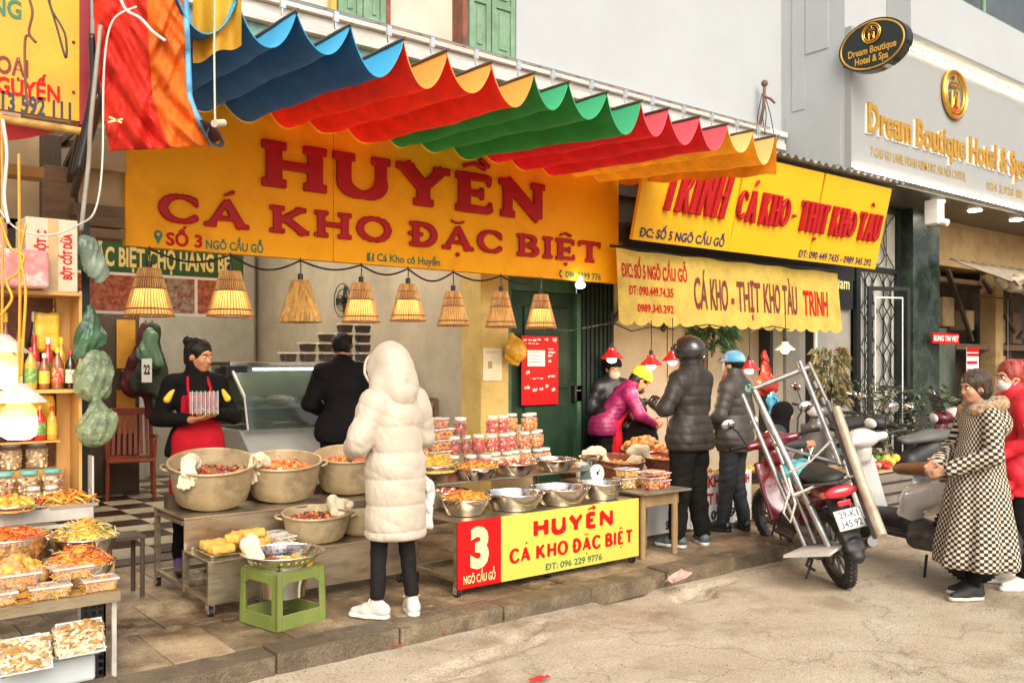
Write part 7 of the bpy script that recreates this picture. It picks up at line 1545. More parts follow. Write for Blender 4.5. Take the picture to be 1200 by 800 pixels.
bowl('steel bowl: large one of orange shreds at the left edge', (.88, 5.08, .60), .19, .16); heap('orange shredded food in the large bowl at the left edge', 'orangebits', 'strip', (.88, 5.08, .745), .17, .05, 200, .03)
wpart('riser', WOODY, ls, (.7, 1.04, 4.98, 5.25, .521, .599), (1.12, 1.36, 5.03, 5.27, .521, .584))
heap('battered golden fritters piled at the left edge of the counter', 'fried', 'chunk', (.86, 4.86, .56), .15, .12, 90, .075); tray('steel tray under the golden fritters', (.87, 4.86, .523), .32, .24)
for lb, x, y, z, w_, mx_ in (('upper clear box of yellow shreds right of the fritters', 1.08, 4.75, .582, .17, 'strips'), ('upper clear box at the left edge of the counter', .85, 4.75, .582, .18, 'strips'), ('lower clear box in the middle of the counter front', .97, 4.67, .522, .17, 'fried'), ('lower clear box at the right end of the counter front', 1.19, 4.675, .522, .15, 'strips'), ('lower clear box at the far left of the counter front', .74, 4.67, .522, .17, 'fried')):
    clear_box(lb, (x, y, z), rnd.uniform(-.06, .06), w_, .11, .055, mx_, 'strip', n=130, size=.018, fill=.9, group='clear boxes along the left counter front')
q = MB(); q.cyl((1.28, 4.9, .522), (1.28, 4.9, .60), .03, n=14)
for lb, x, y, z, w_, rx in (('right tilted clear box of pale rings under the counter', 1.08, 4.60, .315, .19, 62), ('left tilted clear box of pale rings under the counter', .84, 4.58, .29, .21, 62), ('flat clear box of pale rings beneath the right tilted one', 1.10, 4.72, .255, .18, 0), ('flat clear box of pale rings beneath the left tilted one', .87, 4.70, .255, .2, 0)):
    clear_box(lb, (x, y, z), 0, w_, .15, .05, 'rings', 'ring', n=230, size=.042, rx=R(rx), fill=.95, group='clear boxes of pale rings under the counter')
t = thing('storage_box', 'translucent storage box with light blue lid on the ground under the counter', 'box', (.92, 4.78, .10)); b = MB(); b.box(-.3, .25, -.14, .16, 0, .125); b.build('tub', mat('milky_plastic', (.55,.58,.56), .35, var=.05), t, bevel=.015); b = MB(); b.box(-.315, .265, -.155, .175, .126, .15); b.build('lid', mat('light_blue_lid', (.30,.50,.62), .35), t, bevel=.008)
t = thing('black_crate', 'black plastic lattice crate standing at the right end of the left counter', 'crate', (1.17, 4.85, .1)); 
for nm_, ax_ in (('side_lattice', 1), ('front_lattice', 0)):
    b = MB(); n = 11
    for i in range(n):
        v = -.18+.36*i/(n-1)
        if ax_: b.box(.04, .05, v-.006, v+.006, 0, .37)
        elif i < 4: b.box(-.06+i*.033, -.05+i*.033, -.186, -.176, 0, .37)
    for i in range(11): z = i*.036; (b.box(.041, .049, -.18, .18, z, z+.014) if ax_ else b.box(-.06, .05, -.185, -.177, z, z+.014))
    b.build(nm_, BLACK, t)
# lamps of the left stall
WE = mat('worn_white_enamel', (.60,.55,.47), .45, var=.15, scale=12, bump=.2)
c = pt(24, 468, 4.45); BBG = mat('large_lit_bulb', (1, .95, .85), .4, emit=(1, .86, .62), estr=7)
def bigbulb(label, c):
    t = thing('cone_lamp', label, 'lamp', c, 0, 'big bulb lamps of the left stall'); q = MB(); q.lathe([(.125, -.005), (.12, .004), (.035, .085), (.0, .09)], n=30, close=False); q.lathe([(.12, -.004), (.035, .078), (0, .08)], n=30, close=False); q.build('shade', WE, t, smooth=45)
    q = MB(); q.lathe([(.0, -.185), (.05, -.183), (.076, -.165), (.082, -.13), (.08, -.075)], n=24, close=False); q.build('bulb', BBG, t, smooth=60); q = MB(); q.lathe([(.08, -.0751), (.078, -.04), (.05, -.01), (.02, .0)], n=24, close=False); q.build('bulb_neck', mat('bulb_base', (.75,.5,.25), .4, emit=(1, .5, .15), estr=.8), t, smooth=60)
    q = MB(); q.tube([(0, 0, .085), (.005, .0, .5), (0, 0, 1.2)], .007, 6); q.build('cord', mat('yellow_cord', (.62,.30,.03), .5), t); lamp_light(c+Vector((0, -.0, -.13)), 16, (1, .72, .4), .08, t)
bigbulb('nearer white cone lamp with a big glowing bulb at the left edge', pt(22, 470, 4.4)); bigbulb('higher white cone lamp with a glowing bulb cut by the left edge', pt(2, 412, 4.55))
# box on the shelf
cb = thing('cardboard_box', 'cardboard box printed BỘT CỐT DỪA on top of the condiment shelves', 'box', (1.1, 5.5, 2.012)); p0, p1 = at(30, 340, Y=5.45), at(91, 262, Y=5.45); zb, zt = 2.012, 2.41; CB2 = mat('pale_printed_cardboard', (.60,.47,.32), .75, var=.08, scale=4, bump=.1)
b = MB(); b.box(p0.x, p1.x, 5.45, 5.72, zb, zt); b.build('carton', CB2, cb, world=True, bevel=.004)
xm = p0.x+(p1.x-p0.x)*.5; b = MB(); b.box(xm-.02, xm+.03, 5.446, 5.4495, zb+.01, zt-.005); b.build('tape', mat('brown_tape', (.45,.30,.13), .3), cb, world=True)
text('lettering', 'BỘT CỐT DỪA', (p1.x-.03, 5.445, zb+.07), V_, -U_, .25, .045, REDP, cb, .03); text('lettering', 'BỘT C', (p0.x+.10, 5.445, zb+.2), V_, -U_, .13, .045, REDP, cb, .03)
# top left: hanging sign, pole, tarp, yellow flap, planks, cables
tl_ = thing('hanging_sign', 'yellow signboard cut by the left edge with the phone number 013 592 111', 'sign', (1.0, 5.3, 2.9)); YS3 = mat('yellow_signboard_old', (.76,.32,.01), .5, var=.08, scale=3, dirt=(.5,.22,.02), dscale=4, damt=.5)
p0 = at(93, 142, Y=5.3); b = MB(); b.box(-1.2, p0.x, 5.3, 5.34, p0.z, 4.3); b.build('board', YS3, tl_, world=True); wpart('side_return', mat('maroon', (.25,.012,.02), .5), tl_, (p0.x+.001, p0.x+.055, 5.29, 5.5, p0.z-.02, 4.3)); 
def px_text(body, x0, x1, yb, h, m, Y=5.3, off=.03, root=None):
    a, b_ = at(x0, yb, Y=Y), at(x1, yb, Y=Y); text('lettering', body, (a.x, Y-.005, a.z), U_, V_, b_.x-a.x, h, m, root, off)
px_text('013 592 111', -12, 83, 127, .095, DARKP, root=tl_, off=.03); px_text('HÀ NGUYẾN', -62, 70, 99, .085, REDP, root=tl_, off=.03); px_text('ĐIỆN THOẠI', -100, 33, 68, .09, BROWNP, root=tl_, off=.025); px_text('HÀNG', -48, 25, 8, .095, GREENP, root=tl_, off=.025)
q = MB(); [q.cyl((p0.x-.03, 5.299, z), (p0.x-.03, 5.292, z), .008, n=8) for z in (p0.z+.15, p0.z+.42, p0.z+.78)]; q.build('screw', DARKWOOD, tl_, world=True)
q = thing('red_cloth', 'dull red cloth sagging under the left signboard', 'cloth', (.9, 5.35, 2.8)); b = MB(); b.grid(lambda u, v: Vector((-.6+u*1.75, 5.40+.02*math.sin(u*15), 2.93-v*(.06+.16*math.sin(math.pi*min(1, u*1.02))**.7))), 30, 6); b.build('cloth', cloth_mat('red_sag_cloth', (.40,.015,.02), None, .2), q, world=True, smooth=180)
q = thing('bamboo_pole', 'yellowish bamboo pole along the bottom of the left signboard', 'pole', (.6, 5.25, 2.85)); b = MB(); b.tube([(-.8, 5.24, 2.86), (0, 5.24, 2.875), (1.25, 5.26, 2.865)], .022, 8); b.build('pole', mat('bamboo', (.50,.27,.06), .5, scale=20, var=.25), q, world=True, smooth=60)
TR, TO, TB = cloth_mat('red_tarpaulin', (.74,.025,.008), None, .3, bump=.8, bscale=16, var=.12), cloth_mat('orange_tarpaulin', (.86,.17,.008), None, .3, bump=.9, bscale=18, var=.12), mat('blue_hem', (.12,.36,.58), .6)
tp = thing('orange_tarpaulin', 'crumpled red and orange tarpaulin hanging at the upper left with a blue hem', 'tarpaulin', (1.5, 4.9, 2.8)); rq = np.random.RandomState(8); kk = rq.normal(size=(7, 2))*22; ph_ = rq.uniform(0, 6, 7)
def L_(v): return 108+v*22-6*math.sin(v*3)
def Rr(v): return 216+8*v+26*max(0, v-.72)**1.4*6
def tarp(u, v):
    x = L_(v)+(Rr(v)-L_(v))*u; y = -45+v*(222+ (-6*u)); w_ = sum(math.sin(kk[i, 0]*u*.5+kk[i, 1]*v*.5+ph_[i]) for i in range(7))
    return pt(x, y, 4.72-.10*u-.25*max(0, v-.8)**1.5+.013*w_*(.5+v)+.05*math.sin(u*5+v*2)+.012*abs(math.sin(u*23+4*math.sin(v*9)))+.010*abs(math.sin(v*31+5*math.sin(u*8))))
b = MB(); b.grid(lambda u, v: tarp(u*.58, v), 50, 90); b.build('red_sheet', TR, tp, world=True, smooth=180, solid=.003)
b = MB(); b.grid(lambda u, v: tarp(.58+u*.42, v), 40, 90); b.build('orange_sheet', TO, tp, world=True, smooth=180, solid=.003)
b = MB(); b.tube([tarp(1, v/40) for v in range(41)], .016, 6); b.build('hem', TB, tp, world=True, smooth=180)
rp = [pt(238+6*i, 172-i*1.5, 4.50-.0*i) for i in range(5)]
b = MB(); b.grid(lambda u, v: tarp(1, .86+.14*v).lerp(pt(258+15*math.sin(u*5.2), 158-14*math.cos(u*5.2)-2+v*2, 4.50-.25*v), min(1, u*1.6)), 16, 4); b.build('rolled_end', mat('navy_tarp_back', (.012,.018,.035), .5, bump=.4), tp, world=True, smooth=180, solid=.004)
b = MB(); b.tube([pt(252, -10, 4.5), pt(251, 60, 4.5), pt(252, 143, 4.48)], .005, 6); b.cyl(pt(251, 145, 4.42), pt(262, 144, 4.5), .018, n=14); b.build('rope', mat('pale_rope', (.55,.47,.35), .8), tp, world=True)
t = thing('clothes_peg', 'small brass coloured clip pinching the red tarpaulin', 'clip', pt(135, 142, 4.6)); b = MB(); b.beam((-.035, 0, -.012), (.035, 0, .015), .012, .008); b.beam((-.03, 0, .016), (.03, 0, -.004), .012, .008); b.build('jaw', CREAMP, t)
yf = thing('yellow_flap', 'yellow cloth flap hanging beside the first blue fold of the awning', 'cloth', pt(255, 40, 4.5)); b = MB(); b.grid(lambda u, v: pt(226+57*u, -30+v*(104-22*u)+3*math.sin(u*9), 4.75+.04*math.sin(u*10)), 20, 8); b.build('cloth', cloth_mat('yellow_flap_cloth', (.80,.42,.03), None, .3), yf, world=True, smooth=180)
lf = thing('plank_loft', 'cluttered loft of brown planks and boards above the left stall', 'loft', (1.2, 6.8, 2.6))
for i, (x0, y0, x1, y1, Y_, m_) in enumerate(((-60, 150, 48, 262, 6.9, CARD), (48, 160, 72, 262, 6.85, DARKWOOD), (52, 197, 88, 268, 6.6, BROWNWOOD), (92, 168, 148, 195, 6.5, CARD), (92, 200, 145, 240, 6.6, CARD), (86, 243, 146, 252, 6.4, BROWNWOOD), (90, 256, 146, 263, 6.4, BROWNWOOD), (-40, 262, 90, 300, 6.9, DARKWOOD), (0, 196, 52, 203, 6.3, WOODY), (86, 270, 146, 276, 6.3, BROWNWOOD))):
    a, b_ = at(x0, y1, Y=Y_), at(x1, y0, Y=Y_); wpart('board', m_, lf, (a.x, b_.x, Y_, Y_+.06+.012*i, a.z, b_.z), bevel=.004)
q = MB(); 
for a, b_ in (((45, 190, 6.3), (90, 150, 6.3)), ((75, 200, 6.2), (112, 120, 5.8)), ((80, 215, 6.1), (116, 60, 5.6)), ((86, 230, 6.0), (120, 110, 5.7)), ((30, 175, 6.4), (110, 165, 6.3))): q.beam(pt(a[0], a[1], a[2]), pt(b_[0], b_[1], b_[2]), .035, .035)
q.build('strut', DARKWOOD, lf, world=True)
cbm = [BLACK, mat('grey_cable', (.30,.27,.22), .5), mat('white_cable', (.62,.58,.5), .5), mat('yellow_cable', (.60,.33,.03), .5)]
def cable(label, pts, r, m):
    t = thing('cable', label, 'cable', pts[len(pts)//2], 0); n = 8; P = [Vector(p) for p in pts]; out = []
    for i in range(len(P)-1):
        a, b_ = P[max(i-1, 0)], P[min(i+2, len(P)-1)]
        for k in range(n): u = k/n; out.append(.5*((2*P[i])+(P[i+1]-a)*u+(2*a-5*P[i]+4*P[i+1]-b_)*u*u+(-a+3*P[i]-3*P[i+1]+b_)*u**3))
    out.append(P[-1]); b = MB(); b.tube([p-t.location for p in out], r, 6); b.build('cable', m, t, smooth=180)
cable('grey cable bundle running down left of the tarpaulin', [pt(118, 30, 4.7), pt(112, 90, 4.7), pt(106, 150, 4.7), pt(104, 190, 4.75), pt(95, 270, 4.8)], .012, cbm[1])
cable('black cable bundle dropping beside the left signboard', [pt(108, 40, 4.75), pt(108, 120, 4.8), pt(92, 200, 4.8)], .02, cbm[0])
cable('second black cable twisted next to the bundle', [pt(113, 60, 4.78), pt(104, 130, 4.8), pt(86, 205, 4.9)], .018, cbm[0])
cable('white cable looping from the tarpaulin down to the cardboard box', [pt(160, 8, 4.4), pt(132, 25, 4.4), pt(122, 80, 4.4), pt(120, 190, 4.4), pt(112, 245, 4.4), pt(95, 262, 4.45), pt(60, 275, 4.5), pt(20, 268, 4.5), pt(-5, 240, 4.5)], .005, cbm[2])
cable('thick pale wire curling over the tarpaulin', [pt(140, -5, 4.4), pt(148, 12, 4.4), pt(165, 22, 4.4), pt(180, 38, 4.4), pt(194, 48, 4.4)], .008, cbm[2])
cable('white wire hanging from the bamboo pole at the left edge', [pt(3, 140, 4.4), pt(8, 180, 4.4), pt(5, 230, 4.4), pt(10, 262, 4.4)], .009, cbm[2])
cable('yellow cord dangling from the shelf top beside the lamps', [pt(30, 262, 4.4), pt(24, 300, 4.4), pt(30, 340, 4.4), pt(27, 400, 4.4), pt(25, 440, 4.4)], .007, cbm[3])
cable('tangled yellow cord over the pink packets', [pt(0, 255, 4.4), pt(12, 290, 4.4), pt(28, 300, 4.4), pt(20, 320, 4.4), pt(8, 330, 4.4), pt(14, 350, 4.4), pt(0, 370, 4.4)], .007, cbm[3])
cable('dark wire hanging in a long loop over the left signboard', [pt(55, -5, 4.3), pt(66, 30, 4.3), pt(77, 68, 4.3), pt(76, 40, 4.3), pt(60, 10, 4.3), pt(58, -8, 4.3)], .005, cbm[0])
cable('rusty hook chain hanging before the left signboard', [pt(33, -5, 4.3), pt(38, 15, 4.3), pt(34, 38, 4.3), pt(42, 50, 4.3), pt(30, 44, 4.3), pt(30, 100, 4.3), pt(33, 125, 4.3)], .006, mat('rust', (.16,.06,.02), .7))
# hanging green bags
PG = mat('pale_green_film', (.22,.28,.15), .25, var=.4, scale=16, bump=1, bscale=30, alpha=.6); DG = mat('dark_green_film', (.04,.10,.045), .35, var=.3, bump=.9, bscale=18, alpha=.9)
def pbag(label, c, parts_, m, seed):
    t = thing('plastic_bag', label, 'bag', c, 0, 'green plastic bags hanging beside the left shelves'); b = SDF(.009)
    for a, b_, r1, r2 in parts_: b.cap(a, b_, r1, r2, .05, ((0, 1, 0), 1.5))
    b.disp(lambda X, Y, Z: .013*np.abs(np.sin(np.arctan2(X, Y+.001)*4+seed+Z*7+2*np.sin(Z*9)))); b.disp(folds(.005, seed, 22, (1.5, 1.5, .5))); b.build('bag_body', m, t); return t
pbag('upper pale green plastic bag bulging beside the yellow side board', pt(112, 440, 5.05), [((0, 0, .08), (-.03, 0, -.02), .07, .10), ((.05, 0, .06), (0, 0, -.06), .05, .09)], PG, 2)
pbag('lower pale green plastic bag gathered to a point', pt(112, 490, 5.0), [((0, 0, .10), (.0, 0, -.05), .02, .11), ((0, 0, .1), (.07, 0, .0), .01, .05)], PG, 6)
pbag('dark green bag hanging above the pale ones', pt(104, 395, 5.1), [((0, 0, .17), (.02, 0, .0), .02, .08), ((0, 0, .1), (-.04, 0, -.08), .04, .05)], DG, 9)
pbag('crumpled clear and green bag at the corner of the green menu sign', pt(106, 310, 5.2), [((-.02, 0, .1), (.03, 0, -.02), .07, .06), ((.03, 0, -.02), (.05, 0, -.08), .05, .03)], mat('clear_green_film', (.24,.30,.22), .2, bump=.7, bscale=20, alpha=.8, var=.3), 4)
q = thing('slotted_rack', 'dark slotted metal post behind the hanging green bags', 'rack', (1.5, 5.7, .1)); b = MB(); p = at(100, 400, Y=5.75); b.box(p.x-.02, p.x+.02, 5.75, 5.76, .1, 2.45); b.box(p.x+.02, p.x+.025, 5.75, 5.79, .1, 2.45); b.build('post', BLACKMETAL, q, world=True)
q = thing('low_stool', 'dim brown low stool by the passage left of the steel stand', 'stool', (1.72, 6.2, .1)); b = MB(); b.box(-.12, .12, -.12, .12, .38, .40); b.build('seat', DARKWOOD, q); b = MB()
for x in (-.1, .1):
    for y in (-.1, .1): b = MB(); b.cyl((x, y, 0), (x, y, .38), .015, n=8); b.build('leg', DARKWOOD, q)

# ------------------------------------------------------------------ litter
LT = mat('pink_print_paper', (.62,.35,.30), .7, dirt=(.75,.7,.62), dscale=20, damt=.9); RP = mat('red_petal', (.60,.03,.02), .7)
for i, (px, py, s_, m_, lb) in enumerate(((795, 683, .10, LT, 'crumpled pink and white paper lying on the kerb edge'), (520, 742, .025, RP, 'tiny red scrap on the road below the kerb'), (466, 757, .025, RP, 'tiny red scrap nearer the white shoes'), (632, 797, .06, RP, 'orange red scrap at the bottom edge of the road'))):
    c = at(px, py, z=.02 if i else .07); t = thing('litter', lb, 'litter', c, i*1.1); b = MB(); rq = random.Random(i); b.grid(lambda u, v: Vector(((u-.5)*s_*1.8, (v-.5)*s_, .004+rq.uniform(0, .3)*s_+(.5*s_*u if i == 0 else 0))), 4, 3); b.build('paper', m_, t, solid=.001)
b = MB(); rq = random.Random(5)
for i in range(1600):
    x = rq.uniform(1.6, 9); y = 4.40-abs(rq.gauss(0, .22)) if rq.random() < .6 else rq.uniform(2.3, 4.4); s_ = rq.uniform(.002, .008); b.ell((x, y, road_z(x, y)+.001), (s_, s_*rq.uniform(.5, 1), s_*.5), 5, 3)
tag(b.build('grit', mat('road_grit', (.30,.22,.13), .9, var=.4, scale=60)), 'loose grit and crumbs scattered over the worn road', 'grit', kind='stuff')
# ceiling tubes that light the shop room
for i, (x, y, lb) in enumerate(((3.4, 8.3, 'front lit ceiling tube inside the first shop'), (3.4, 10.6, 'rear lit ceiling tube inside the first shop'))):
    t = thing('tube_lamp', lb, 'lamp', (x, y, 3.33)); b = MB(); b.box(-.62, .62, -.04, .04, .02, .069); b.build('housing', CG, t); b = MB(); b.cyl((-.6, 0, 0), (.6, 0, 0), .016, n=10); b.build('tube', bpy.data.materials['lit_tube'], t, smooth=60)
    for q_ in (-.35, .35): lamp_light(t.location+Vector((q_, 0, -.06)), 38, (1, .93, .78), .12, t)
# ------------------------------------------------------------------ motorbikes
TYRE = mat('tyre_rubber', (.016,.014,.012), .75, var=.2, bump=.4, bscale=60, dirt=(.12,.09,.06), dscale=10, damt=.5); ENG = mat('engine_alloy', (.16,.15,.14), .5, metal=.7, var=.3, bump=.3)
DPL = mat('dark_plastic', (.02,.018,.017), .5, var=.2)
def motorbike(label, loc, rz, lean, paint, seatm, plate=None, group='motorbikes parked along the street', steer=0., screen=False, res=.012, detail=True):
    t = thing('motorbike', label, 'motorbike', loc, 0, group); t.rotation_euler = (0, R(lean), R(rz)); WR = .285
    def wheel(y, st=0.):
        b = MB(); n = 40; M_ = Matrix.Rotation(R(st), 3, 'Z') @ Matrix.Rotation(R(90), 3, 'Y')
        b.lathe([(WR-.075, -.030), (WR-.03, -.045), (WR-.006, -.030), (WR, -.010), (WR, .010), (WR-.006, .030), (WR-.03, .045), (WR-.075, .030), (WR-.075, -.030)], (0, y, WR), n, M_=M_, close=False); w_ = b.build('wheel', TYRE, t, smooth=50)
        b = MB(); b.lathe([(WR-.076, -.026), (WR-.095, -.012), (WR-.095, .012), (WR-.076, .026)], (0, y, WR), n, M_=M_, close=False)
        for i in range(10): a = 2*math.pi*i/10; p = M_ @ Vector((math.cos(a)*.04, math.sin(a)*.04, .0)); p2 = M_ @ Vector((math.cos(a)*(WR-.09), math.sin(a)*(WR-.09), 0)); b.cyl(p+Vector((0, y, WR)), p2+Vector((0, y, WR)), .012, .009, 5)
        b.cyl(M_ @ Vector((0, 0, -.06))+Vector((0, y, WR)), M_ @ Vector((0, 0, .06))+Vector((0, y, WR)), .045, n=14); b.build('rim', ENG, w_, smooth=40)
        if detail:
            b = MB()
            for i in range(44):
                a = 2*math.pi*i/44
                for s_ in (-1, 1): p = M_ @ Vector((math.cos(a)*(WR+.001), math.sin(a)*(WR+.001), s_*.017)); b.obox(p+Vector((0, y, WR)), (.022, .016, .012), (-a if not st else 0, 0, 0))
            o = b.build('tread_block', TYRE, w_); o['kind'] = 'stuff'
    wheel(0.); wheel(1.25, steer)
    b = SDF(res); b.cap((0, -.30, .76), (0, .10, .70), .055, .12, .05, ((0, 0, 1), 1.1)); b.cap((0, .10, .68), (0, .42, .56), .12, .115, .05); b.cap((0, .42, .55), (0, .50, .42), .10, .10, .05)
    b.ell((0, -.02, .42), (.10, .40, .15), (.35, 0, 0), .02, 'sub'); b.build('tail_fairing', paint, t)
    b = SDF(res); b.cap((0, -.20, .835), (0, .14, .835), .105, .12, .05, ((0, 0, 1), 1.9)); b.cap((0, .14, .83), (0, .52, .79), .12, .085, .05, ((0, 0, 1), 1.9)); b.build('seat', seatm, t)
    b = SDF(res); b.cap((0, .50, .38), (0, .85, .36), .095, .085, .05, ((1, 0, 0), .8)); b.box((0, .62, .30), (.17, .22, .022), rad=.02, k=.04); b.build('floor_panel', DPL if detail else paint, t)
    b = SDF(res); b.box((0, .93, .60), (.165, .022, .25), (R(-14), 0, 0), rad=.02, k=.05); b.cap((0, .98, .55), (0, .93, .90), .075, .075, .06); b.ell((0, .85, .60), (.16, .07, .22), (R(-14), 0, 0), .03, 'sub'); b.build('leg_shield', paint, t)
    b = SDF(res); b.ell((0, .93, 1.0), (.125, .12, .085)); b.cap((-.2, .88, 1.0), (.2, .88, 1.0), .035, .035, .05); b.build('handlebar_cowl', paint, t)
    b = SDF(res); b.ell((0, 1.25, WR+.02), (.075, WR+.05, WR+.05)); b.ell((0, 1.25, WR), (.062, WR+.02, WR+.02), None, .005, 'sub'); b.cut((0, 0, WR+.10), (0, .35, -1)); b.build('front_mudguard', paint, t)
    b = MB(); b.ell((0, 1.03, .99), (.085, .03, .055), 14, 8); b.build('headlight', mat('headlight_glass', (.6,.6,.58), .1), t, smooth=180)
    for s_ in (-1, 1):
        b = MB(); b.tube([(s_*.18, .88, 1.0), (s_*.30, .84, 1.02), (s_*.38, .80, 1.02)], .016, 8); b.build('handlebar', BLACK, t, smooth=60)
        b = MB(); b.tube([(s_*.22, .88, 1.03), (s_*.26, .90, 1.14), (s_*.31, .88, 1.20)], .007, 6); m_ = b.build('mirror_stem', BLACK, t, smooth=60); b = MB(); b.ell((s_*.33, .87, 1.22), (.065, .016, .045), 14, 8); b.build('mirror', mat('mirror_glass', (.5,.52,.52), .05, metal=1), m_, smooth=180)
        b = MB(); b.tube([(s_*.055, 1.25, WR), (s_*.055, 1.08, .62)], .018, 8); b.build('fork', CHROME, t, smooth=60)
        b = MB(); b.tube([(s_*.10, .1, .76), (s_*.13, -.12, .80), (s_*.10, -.30, .82), (0, -.35, .82)], .011, 7); b.build('grab_rail', ENG, t, smooth=60)
        b = MB(); b.tube([(s_*.085, .0, WR), (s_*.12, -.06, .66)], .022, 8); b.tube([(s_*.105, -.04, .40+.02*i) for i in range(2)], .03, 8); b.build('shock_absorber', ENG, t, smooth=60)
    b = SDF(res); b.cap((0, .05, .30), (0, .42, .32), .07, .10, .04, ((1, 0, 0), .9)); b.cap((-.10, .05, .28), (-.10, .36, .28), .07, .08, .03); b.build('engine', ENG, t)
    b = MB(); b.tube([(.10, .38, .22), (.14, .15, .22), (.15, .02, .26), (.155, -.32, .36)], [.016, .02, .036, .036], 12); b.build('exhaust', mat('exhaust_dark', (.10,.09,.085), .4, metal=.8), t, smooth=50)
    b = MB(); b.ell((0, -.345, .755), (.115, .04, .045), 16, 8); tl_o = b.build('tail_light', mat('tail_light_red', (.55,.02,.03), .12, coat=1), t, smooth=180); b = MB(); b.obox((0, -.37, .68), (.09, .02, .035)); b.build('reflector', mat('reflector_red', (.75,.03,.04), .15), tl_o, bevel=.004)
    for s_ in (-1, 1): b = MB(); b.ell((s_*.105, -.30, .745), (.030, .05, .024), 12, 8); b.build('turn_signal', mat('clear_signal', (.5,.10,.06), .15), t, smooth=180)
    b = SDF(res); b.box((0, -.33, .50), (.07, .014, .17), (R(-28), 0, 0), rad=.01, k=.02); b.cap((0, -.26, .62), (0, -.20, .66), .06, .06); b.cap((0, -.38, .38), (0, -.42, .30), .055, .045, .03, ((0, 1, .4), 3)); b.build('rear_mudguard', DPL, t)
    if plate:
        M_ = Euler((R(-24), 0, 0)).to_matrix(); c = Vector((0, -.41, .575)); pw, ph = .19, .14; b = MB(); b.obox(c, (pw, .006, ph), (R(-24), 0, 0)); pl = b.build('number_plate', WHITEP, t, bevel=.003)
        b = MB(); [b.obox(c+M_ @ Vector(v), s_, (R(-24), 0, 0)) for v, s_ in (((0, -.0045, ph/2-.006), (pw-.01, .002, .003)), ((0, -.0045, -ph/2+.006), (pw-.01, .002, .003)), ((pw/2-.006, -.0045, 0), (.003, .002, ph-.014)), ((-pw/2+.006, -.0045, 0), (.003, .002, ph-.014)))]; b.build('plate_border', BLACK, pl)
        for body, z, w_ in ((plate[0], .010, .135), (plate[1], -.055, .15)):
            o = text('lettering', body, c+M_ @ Vector((-w_/2, -.0052, z)), Vector((1, 0, 0)), M_ @ Vector((0, 0, 1)), w_, .047, BLACK, pl, .02, world=False)
    b = MB(); b.tube([(-.08, .30, .16), (-.20, .24, .0), (-.22, .20, .0)], .011, 6); b.tube([(.08, .32, .18), (.15, .30, .03)], .011, 6); b.build('stand', BLACK, t)
    if screen: b = SDF(res); b.box((0, 1.0, 1.15), (.15, .008, .14), (R(-25), 0, 0), rad=.008, k=.02); b.build('wind_screen', mat('smoked_screen', (.05,.05,.05), .1, alpha=.6), t)
    return t
PRED = mat('wine_red_paint', (.17,.008,.016), .2, var=.08, coat=.9, dirt=(.25,.12,.08), dscale=7, damt=.25); SEATB = mat('black_seat', (.022,.02,.018), .55, var=.2, bump=.2, bscale=60)
PWH = mat('white_bike_paint', (.70,.68,.62), .25, coat=.7, var=.04); SEATBR = mat('brown_leather_seat', (.23,.095,.030), .45, bump=.2, bscale=50, var=.15); SEATG = mat('grey_worn_seat', (.11,.105,.095), .5, bump=.2)
motorbike('wine red motorbike leaning left with number plate 29-K1 345.92', (6.00, 3.62, 0), -36, -13, PRED, SEATB, ('29-K1', '345.92'), steer=20)
motorbike('white motorbike with tan brown seat behind the checked coat', (6.86, 3.11, 0), -14, -7, PWH, SEATBR, steer=15, res=.013)
motorbike('dark motorbike with long grey seat near the hotel gate', (10.0, 4.95, .0), 74, -8, DPL, SEATG, steer=10, detail=False, res=.016)
motorbike('burgundy scooter with front screen at the right near the marble column', (11.35, 4.70, .0), 58, -8, mat('burgundy_paint', (.13,.012,.022), .25, coat=.8), SEATB, steer=-10, screen=True, detail=False, res=.016)
motorbike('grey scooter with pale mirrors beside the iron gate', (9.8, 5.85, .1), 95, -6, mat('silver_grey_paint', (.12,.115,.105), .3, coat=.6), SEATB, steer=20, detail=False, res=.018)
t = thing('helmet', 'burgundy and white helmet resting on the far scooter', 'helmet', (10.75, 5.05, .98)); b = SDF(.01); b.ell((0, 0, 0), (.13, .15, .12)); b.cut((0, 0, -.06), (0, 0, -1)); b.build('shell', mat('helmet_white_burgundy', (.65,.60,.55), .25, coat=.7, dirt=(.3,.01,.03), dscale=5, damt=1), t)
# pipe frame tied to the red motorbike
pf = thing('pipe_frame', 'tall frame of galvanised pipes with a board foot leaning against the red motorbike', 'frame', pt(950, 640, 6.6))
def pipe(name, a, b_, r, m=GALV): b = MB(); b.tube([a, a.lerp(b_, .5), b_], r, 10); return b.build(name, m, pf, world=True, smooth=60)
GALV = GALV; A1, A2 = pt(884, 458, 7.0), pt(974, 645, 6.35); B1_, B2_ = pt(870, 462, 7.1), pt(944, 640, 6.7)
pipe('pipe', A1, A2, .026); pipe('pipe', B1_, B2_, .020); pipe('pipe', pt(892, 480, 7.05), pt(958, 642, 6.6), .015)
pipe('cross_pipe', pt(878, 457, 7.05), pt(948, 430, 6.95), .022); pipe('pipe', pt(937, 424, 6.95), pt(985, 545, 6.45), .020)
pipe('pipe', pt(948, 425, 7.0), pt(1012, 566, 6.6), .018, mat('grey_brown_pipe', (.28,.24,.18), .5, metal=.6, var=.3)); pipe('cross_pipe', pt(905, 520, 6.85), pt(990, 545, 6.5), .012); pipe('cross_pipe', pt(930, 580, 6.6), pt(1012, 558, 6.4), .018, mat('pale_strap', (.55,.48,.35), .6, var=.2))
